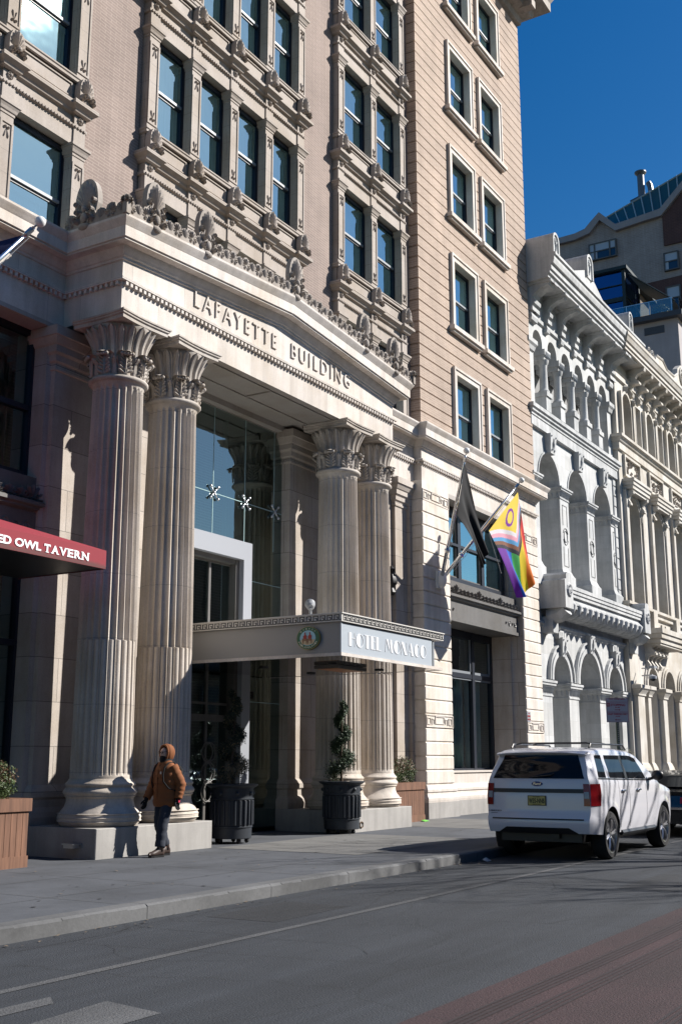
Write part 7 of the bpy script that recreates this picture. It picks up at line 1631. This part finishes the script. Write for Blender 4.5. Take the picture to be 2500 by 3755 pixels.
for sh, el, wr_ in ((J['ls'], J['le'], J['lw']), (J['rs'], J['re'], J['rw'])):
    s0 = Vector(sh) + Vector((0, -.03 if sh[1] > 0 else .03, .015)); w1 = Vector(wr_) + (Vector(el) - Vector(wr_)).normalized() * .02
    p_, r_ = along([s0, el, w1], [.088, .080, .058], 14); r_ = [x * (.97 + .14 * abs(math.sin(i * .75)) + .03 * math.sin(i * 2.3)) for i, x in enumerate(r_)]; jk.tube(p_, r_, 14)
jk.obj('jacket', JK, smooth=True).parent = per
# hood
hd = MB(); vs = []; n1, n2 = 18, 24; fs = []
for j in range(n1 + 1):
    th = math.pi * (j / n1)   # 0 at back (-x)
    for i in range(n2):
        a = 2 * math.pi * i / n2; rr = .97 + .05 * abs(math.sin(th * 4.5)) ** .6 + .015 * math.sin(3 * a)
        sz = 1.0 if math.sin(a) > 0 else 1.12
        vs.append((-.010 - .142 * math.cos(th) * (1.0 if th < 1.57 else .80), .118 * rr * math.sin(th) * math.cos(a) if th > .01 else 0, 1.622 + .142 * rr * math.sin(th) * math.sin(a) * sz))
cut = 12
for j in range(cut):
    for i in range(n2): fs.append((j * n2 + i, j * n2 + (i + 1) % n2, (j + 1) * n2 + (i + 1) % n2, (j + 1) * n2 + i))
hd.add(vs, fs); rim_ = [vs[cut * n2 + i] for i in range(n2)] + [vs[cut * n2]]; hd.tube([(x + .004, y, z) for x, y, z in rim_], .017, 8, cap=False)
hd.obj('hood', JK, smooth=True).parent = per
m = MB(); vin = []
m.lathe([(.10, 1.40), (.105, 1.46), (.095, 1.52)], 20); m.sphere((.055, 0, 1.515), .072, 8, sc_=(.95, .95, 1.05)); m.obj('neck_gaiter', BKF, smooth=True).parent = per
m = MB(); m.tube([(.158, .0, .82), (.166, 0, 1.1), (.162, 0, 1.3), (.12, 0, 1.45)], .005, 5); m.tube([(.155, -.1, 1.13), (.166, 0, 1.13), (.15, .12, 1.13)], .004, 5); m.obj('zip', SEAM).parent = per
m = MB(); m.box(.158, .166, .055, .085, 1.28, 1.32); m.obj('chest_patch', M['lime']).parent = per
# trousers
tr_ = MB()
for hp, kn, an in ((J['lh'], J['lk'], J['la']), (J['rh'], J['rk'], J['ra'])):
    a2 = Vector(an) + (Vector(kn) - Vector(an)).normalized() * .045
    p_, r_ = along([Vector(hp) + Vector((0, 0, .02)), kn, a2], [.098, .088, .080], 16); r_ = [x * (1 + .05 * math.sin(i * 1.1) * (i / 32) + .03 * math.sin(i * 2.7)) for i, x in enumerate(r_)]; r_[-1] *= 1.06; tr_.tube(p_, r_, 16)
tr_.xf(Matrix.Identity(4), loft([((.01, 0, .76), .10, .155), ((.005, 0, .84), .118, .165), ((0, 0, .96), .12, .165)], 24)); tr_.obj('trousers', TRS, smooth=True).parent = per
for an, yaw_ in ((J['la'], .1), (J['ra'], -.1)):
    m = MB(); x0, y0 = an[0], an[1]
    def sec(x, w_, h, zb_=0.022): return [(x0 + x, y0 + w_ * math.cos(a), zb_ + h * (0.5 + .5 * math.sin(a)) if math.sin(a) > -.5 else zb_) for a in [2 * math.pi * i / 14 for i in range(14)]]
    S_ = [sec(-.085, .020, .05), sec(-.075, .038, .10), sec(-.04, .044, .15), sec(.03, .045, .14), sec(.08, .046, .10), sec(.14, .050, .075), sec(.19, .044, .065), sec(.215, .022, .045)]
    m.add([v for s_ in S_ for v in s_], [(i * 14 + k, i * 14 + (k + 1) % 14, (i + 1) * 14 + (k + 1) % 14, (i + 1) * 14 + k) for i in range(7) for k in range(14)] + [tuple(range(14)), tuple(reversed([98 + k for k in range(14)]))])
    m.tube([(x0 - .02, y0, .09), (x0 - .012, y0, .17), (x0 - .005, y0, .23)], [.052, .052, .056], 12)
    o = m.obj('boot', BT, smooth=True); o.parent = per
    m = MB(); m.add([(x0 + a, y0 + b, z) for z in (0, .03) for a, b in ((-.082, -.025), (-.05, -.043), (.05, -.044), (.14, -.050), (.19, -.040), (.213, 0), (.19, .040), (.14, .050), (.05, .044), (-.05, .043), (-.082, .025))], [tuple(reversed(range(11))), tuple(range(11, 22))] + [(i, (i + 1) % 11, 11 + (i + 1) % 11, 11 + i) for i in range(11)]); m.obj('sole', BKF).parent = o
for wk, d, s_ in (('lw', (.10, .02, -1), -1), ('rw', (.30, .0, -1), 1)):
    vs, es, rr = hand(J[wk], d, s_); rr = [tuple(q * 1.25 for q in x) if isinstance(x, tuple) else x * 1.3 for x in rr]; g_ = skin_mesh([tuple(v) for v in vs], es, rr, 2); g_.tube([Vector(J[wk]) - Vector(d).normalized() * .03, Vector(J[wk]) + Vector(d).normalized() * .03], .036, 12); o = g_.obj('glove', BKF, smooth=True); o.parent = per
    if wk == 'lw': c_ = Vector(J[wk]) + Vector((-.0, .034, -.02)); m = MB(); m.box(c_.x - .014, c_.x + .02, c_.y - .002, c_.y + .005, c_.z - .022, c_.z + .016); m.obj('glove_tag', mat('red_tag', (0.5, 0.01, 0.05), .6)).parent = o
bp = thing('backpack', 'black backpack worn by the person in the rust jacket', 'backpack', PX, R(170))
m = MB(); bags = [((-.21, 0, .92), .07, .10), ((-.225, 0, .95), .085, .135), ((-.235, 0, 1.15), .095, .145), ((-.225, 0, 1.35), .08, .135), ((-.20, 0, 1.42), .05, .10)]; m.xf(Matrix.Identity(4), loft(finer(bags, 3), 20)); m.obj('bag', BKF, smooth=True).parent = bp
for q in (-1, 1):
    m = MB(); m.tube([(-.15, q * .10, 1.36), (-.06, q * .125, 1.47), (.06, q * .13, 1.455), (.135, q * .125, 1.38), (.168, q * .13, 1.27), (.165, q * .145, 1.16), (.10, q * .195, 1.06), (-.02, q * .222, 1.02), (-.16, q * .15, 1.0)], .013, 6); m.obj('strap', BKF, smooth=True).parent = bp
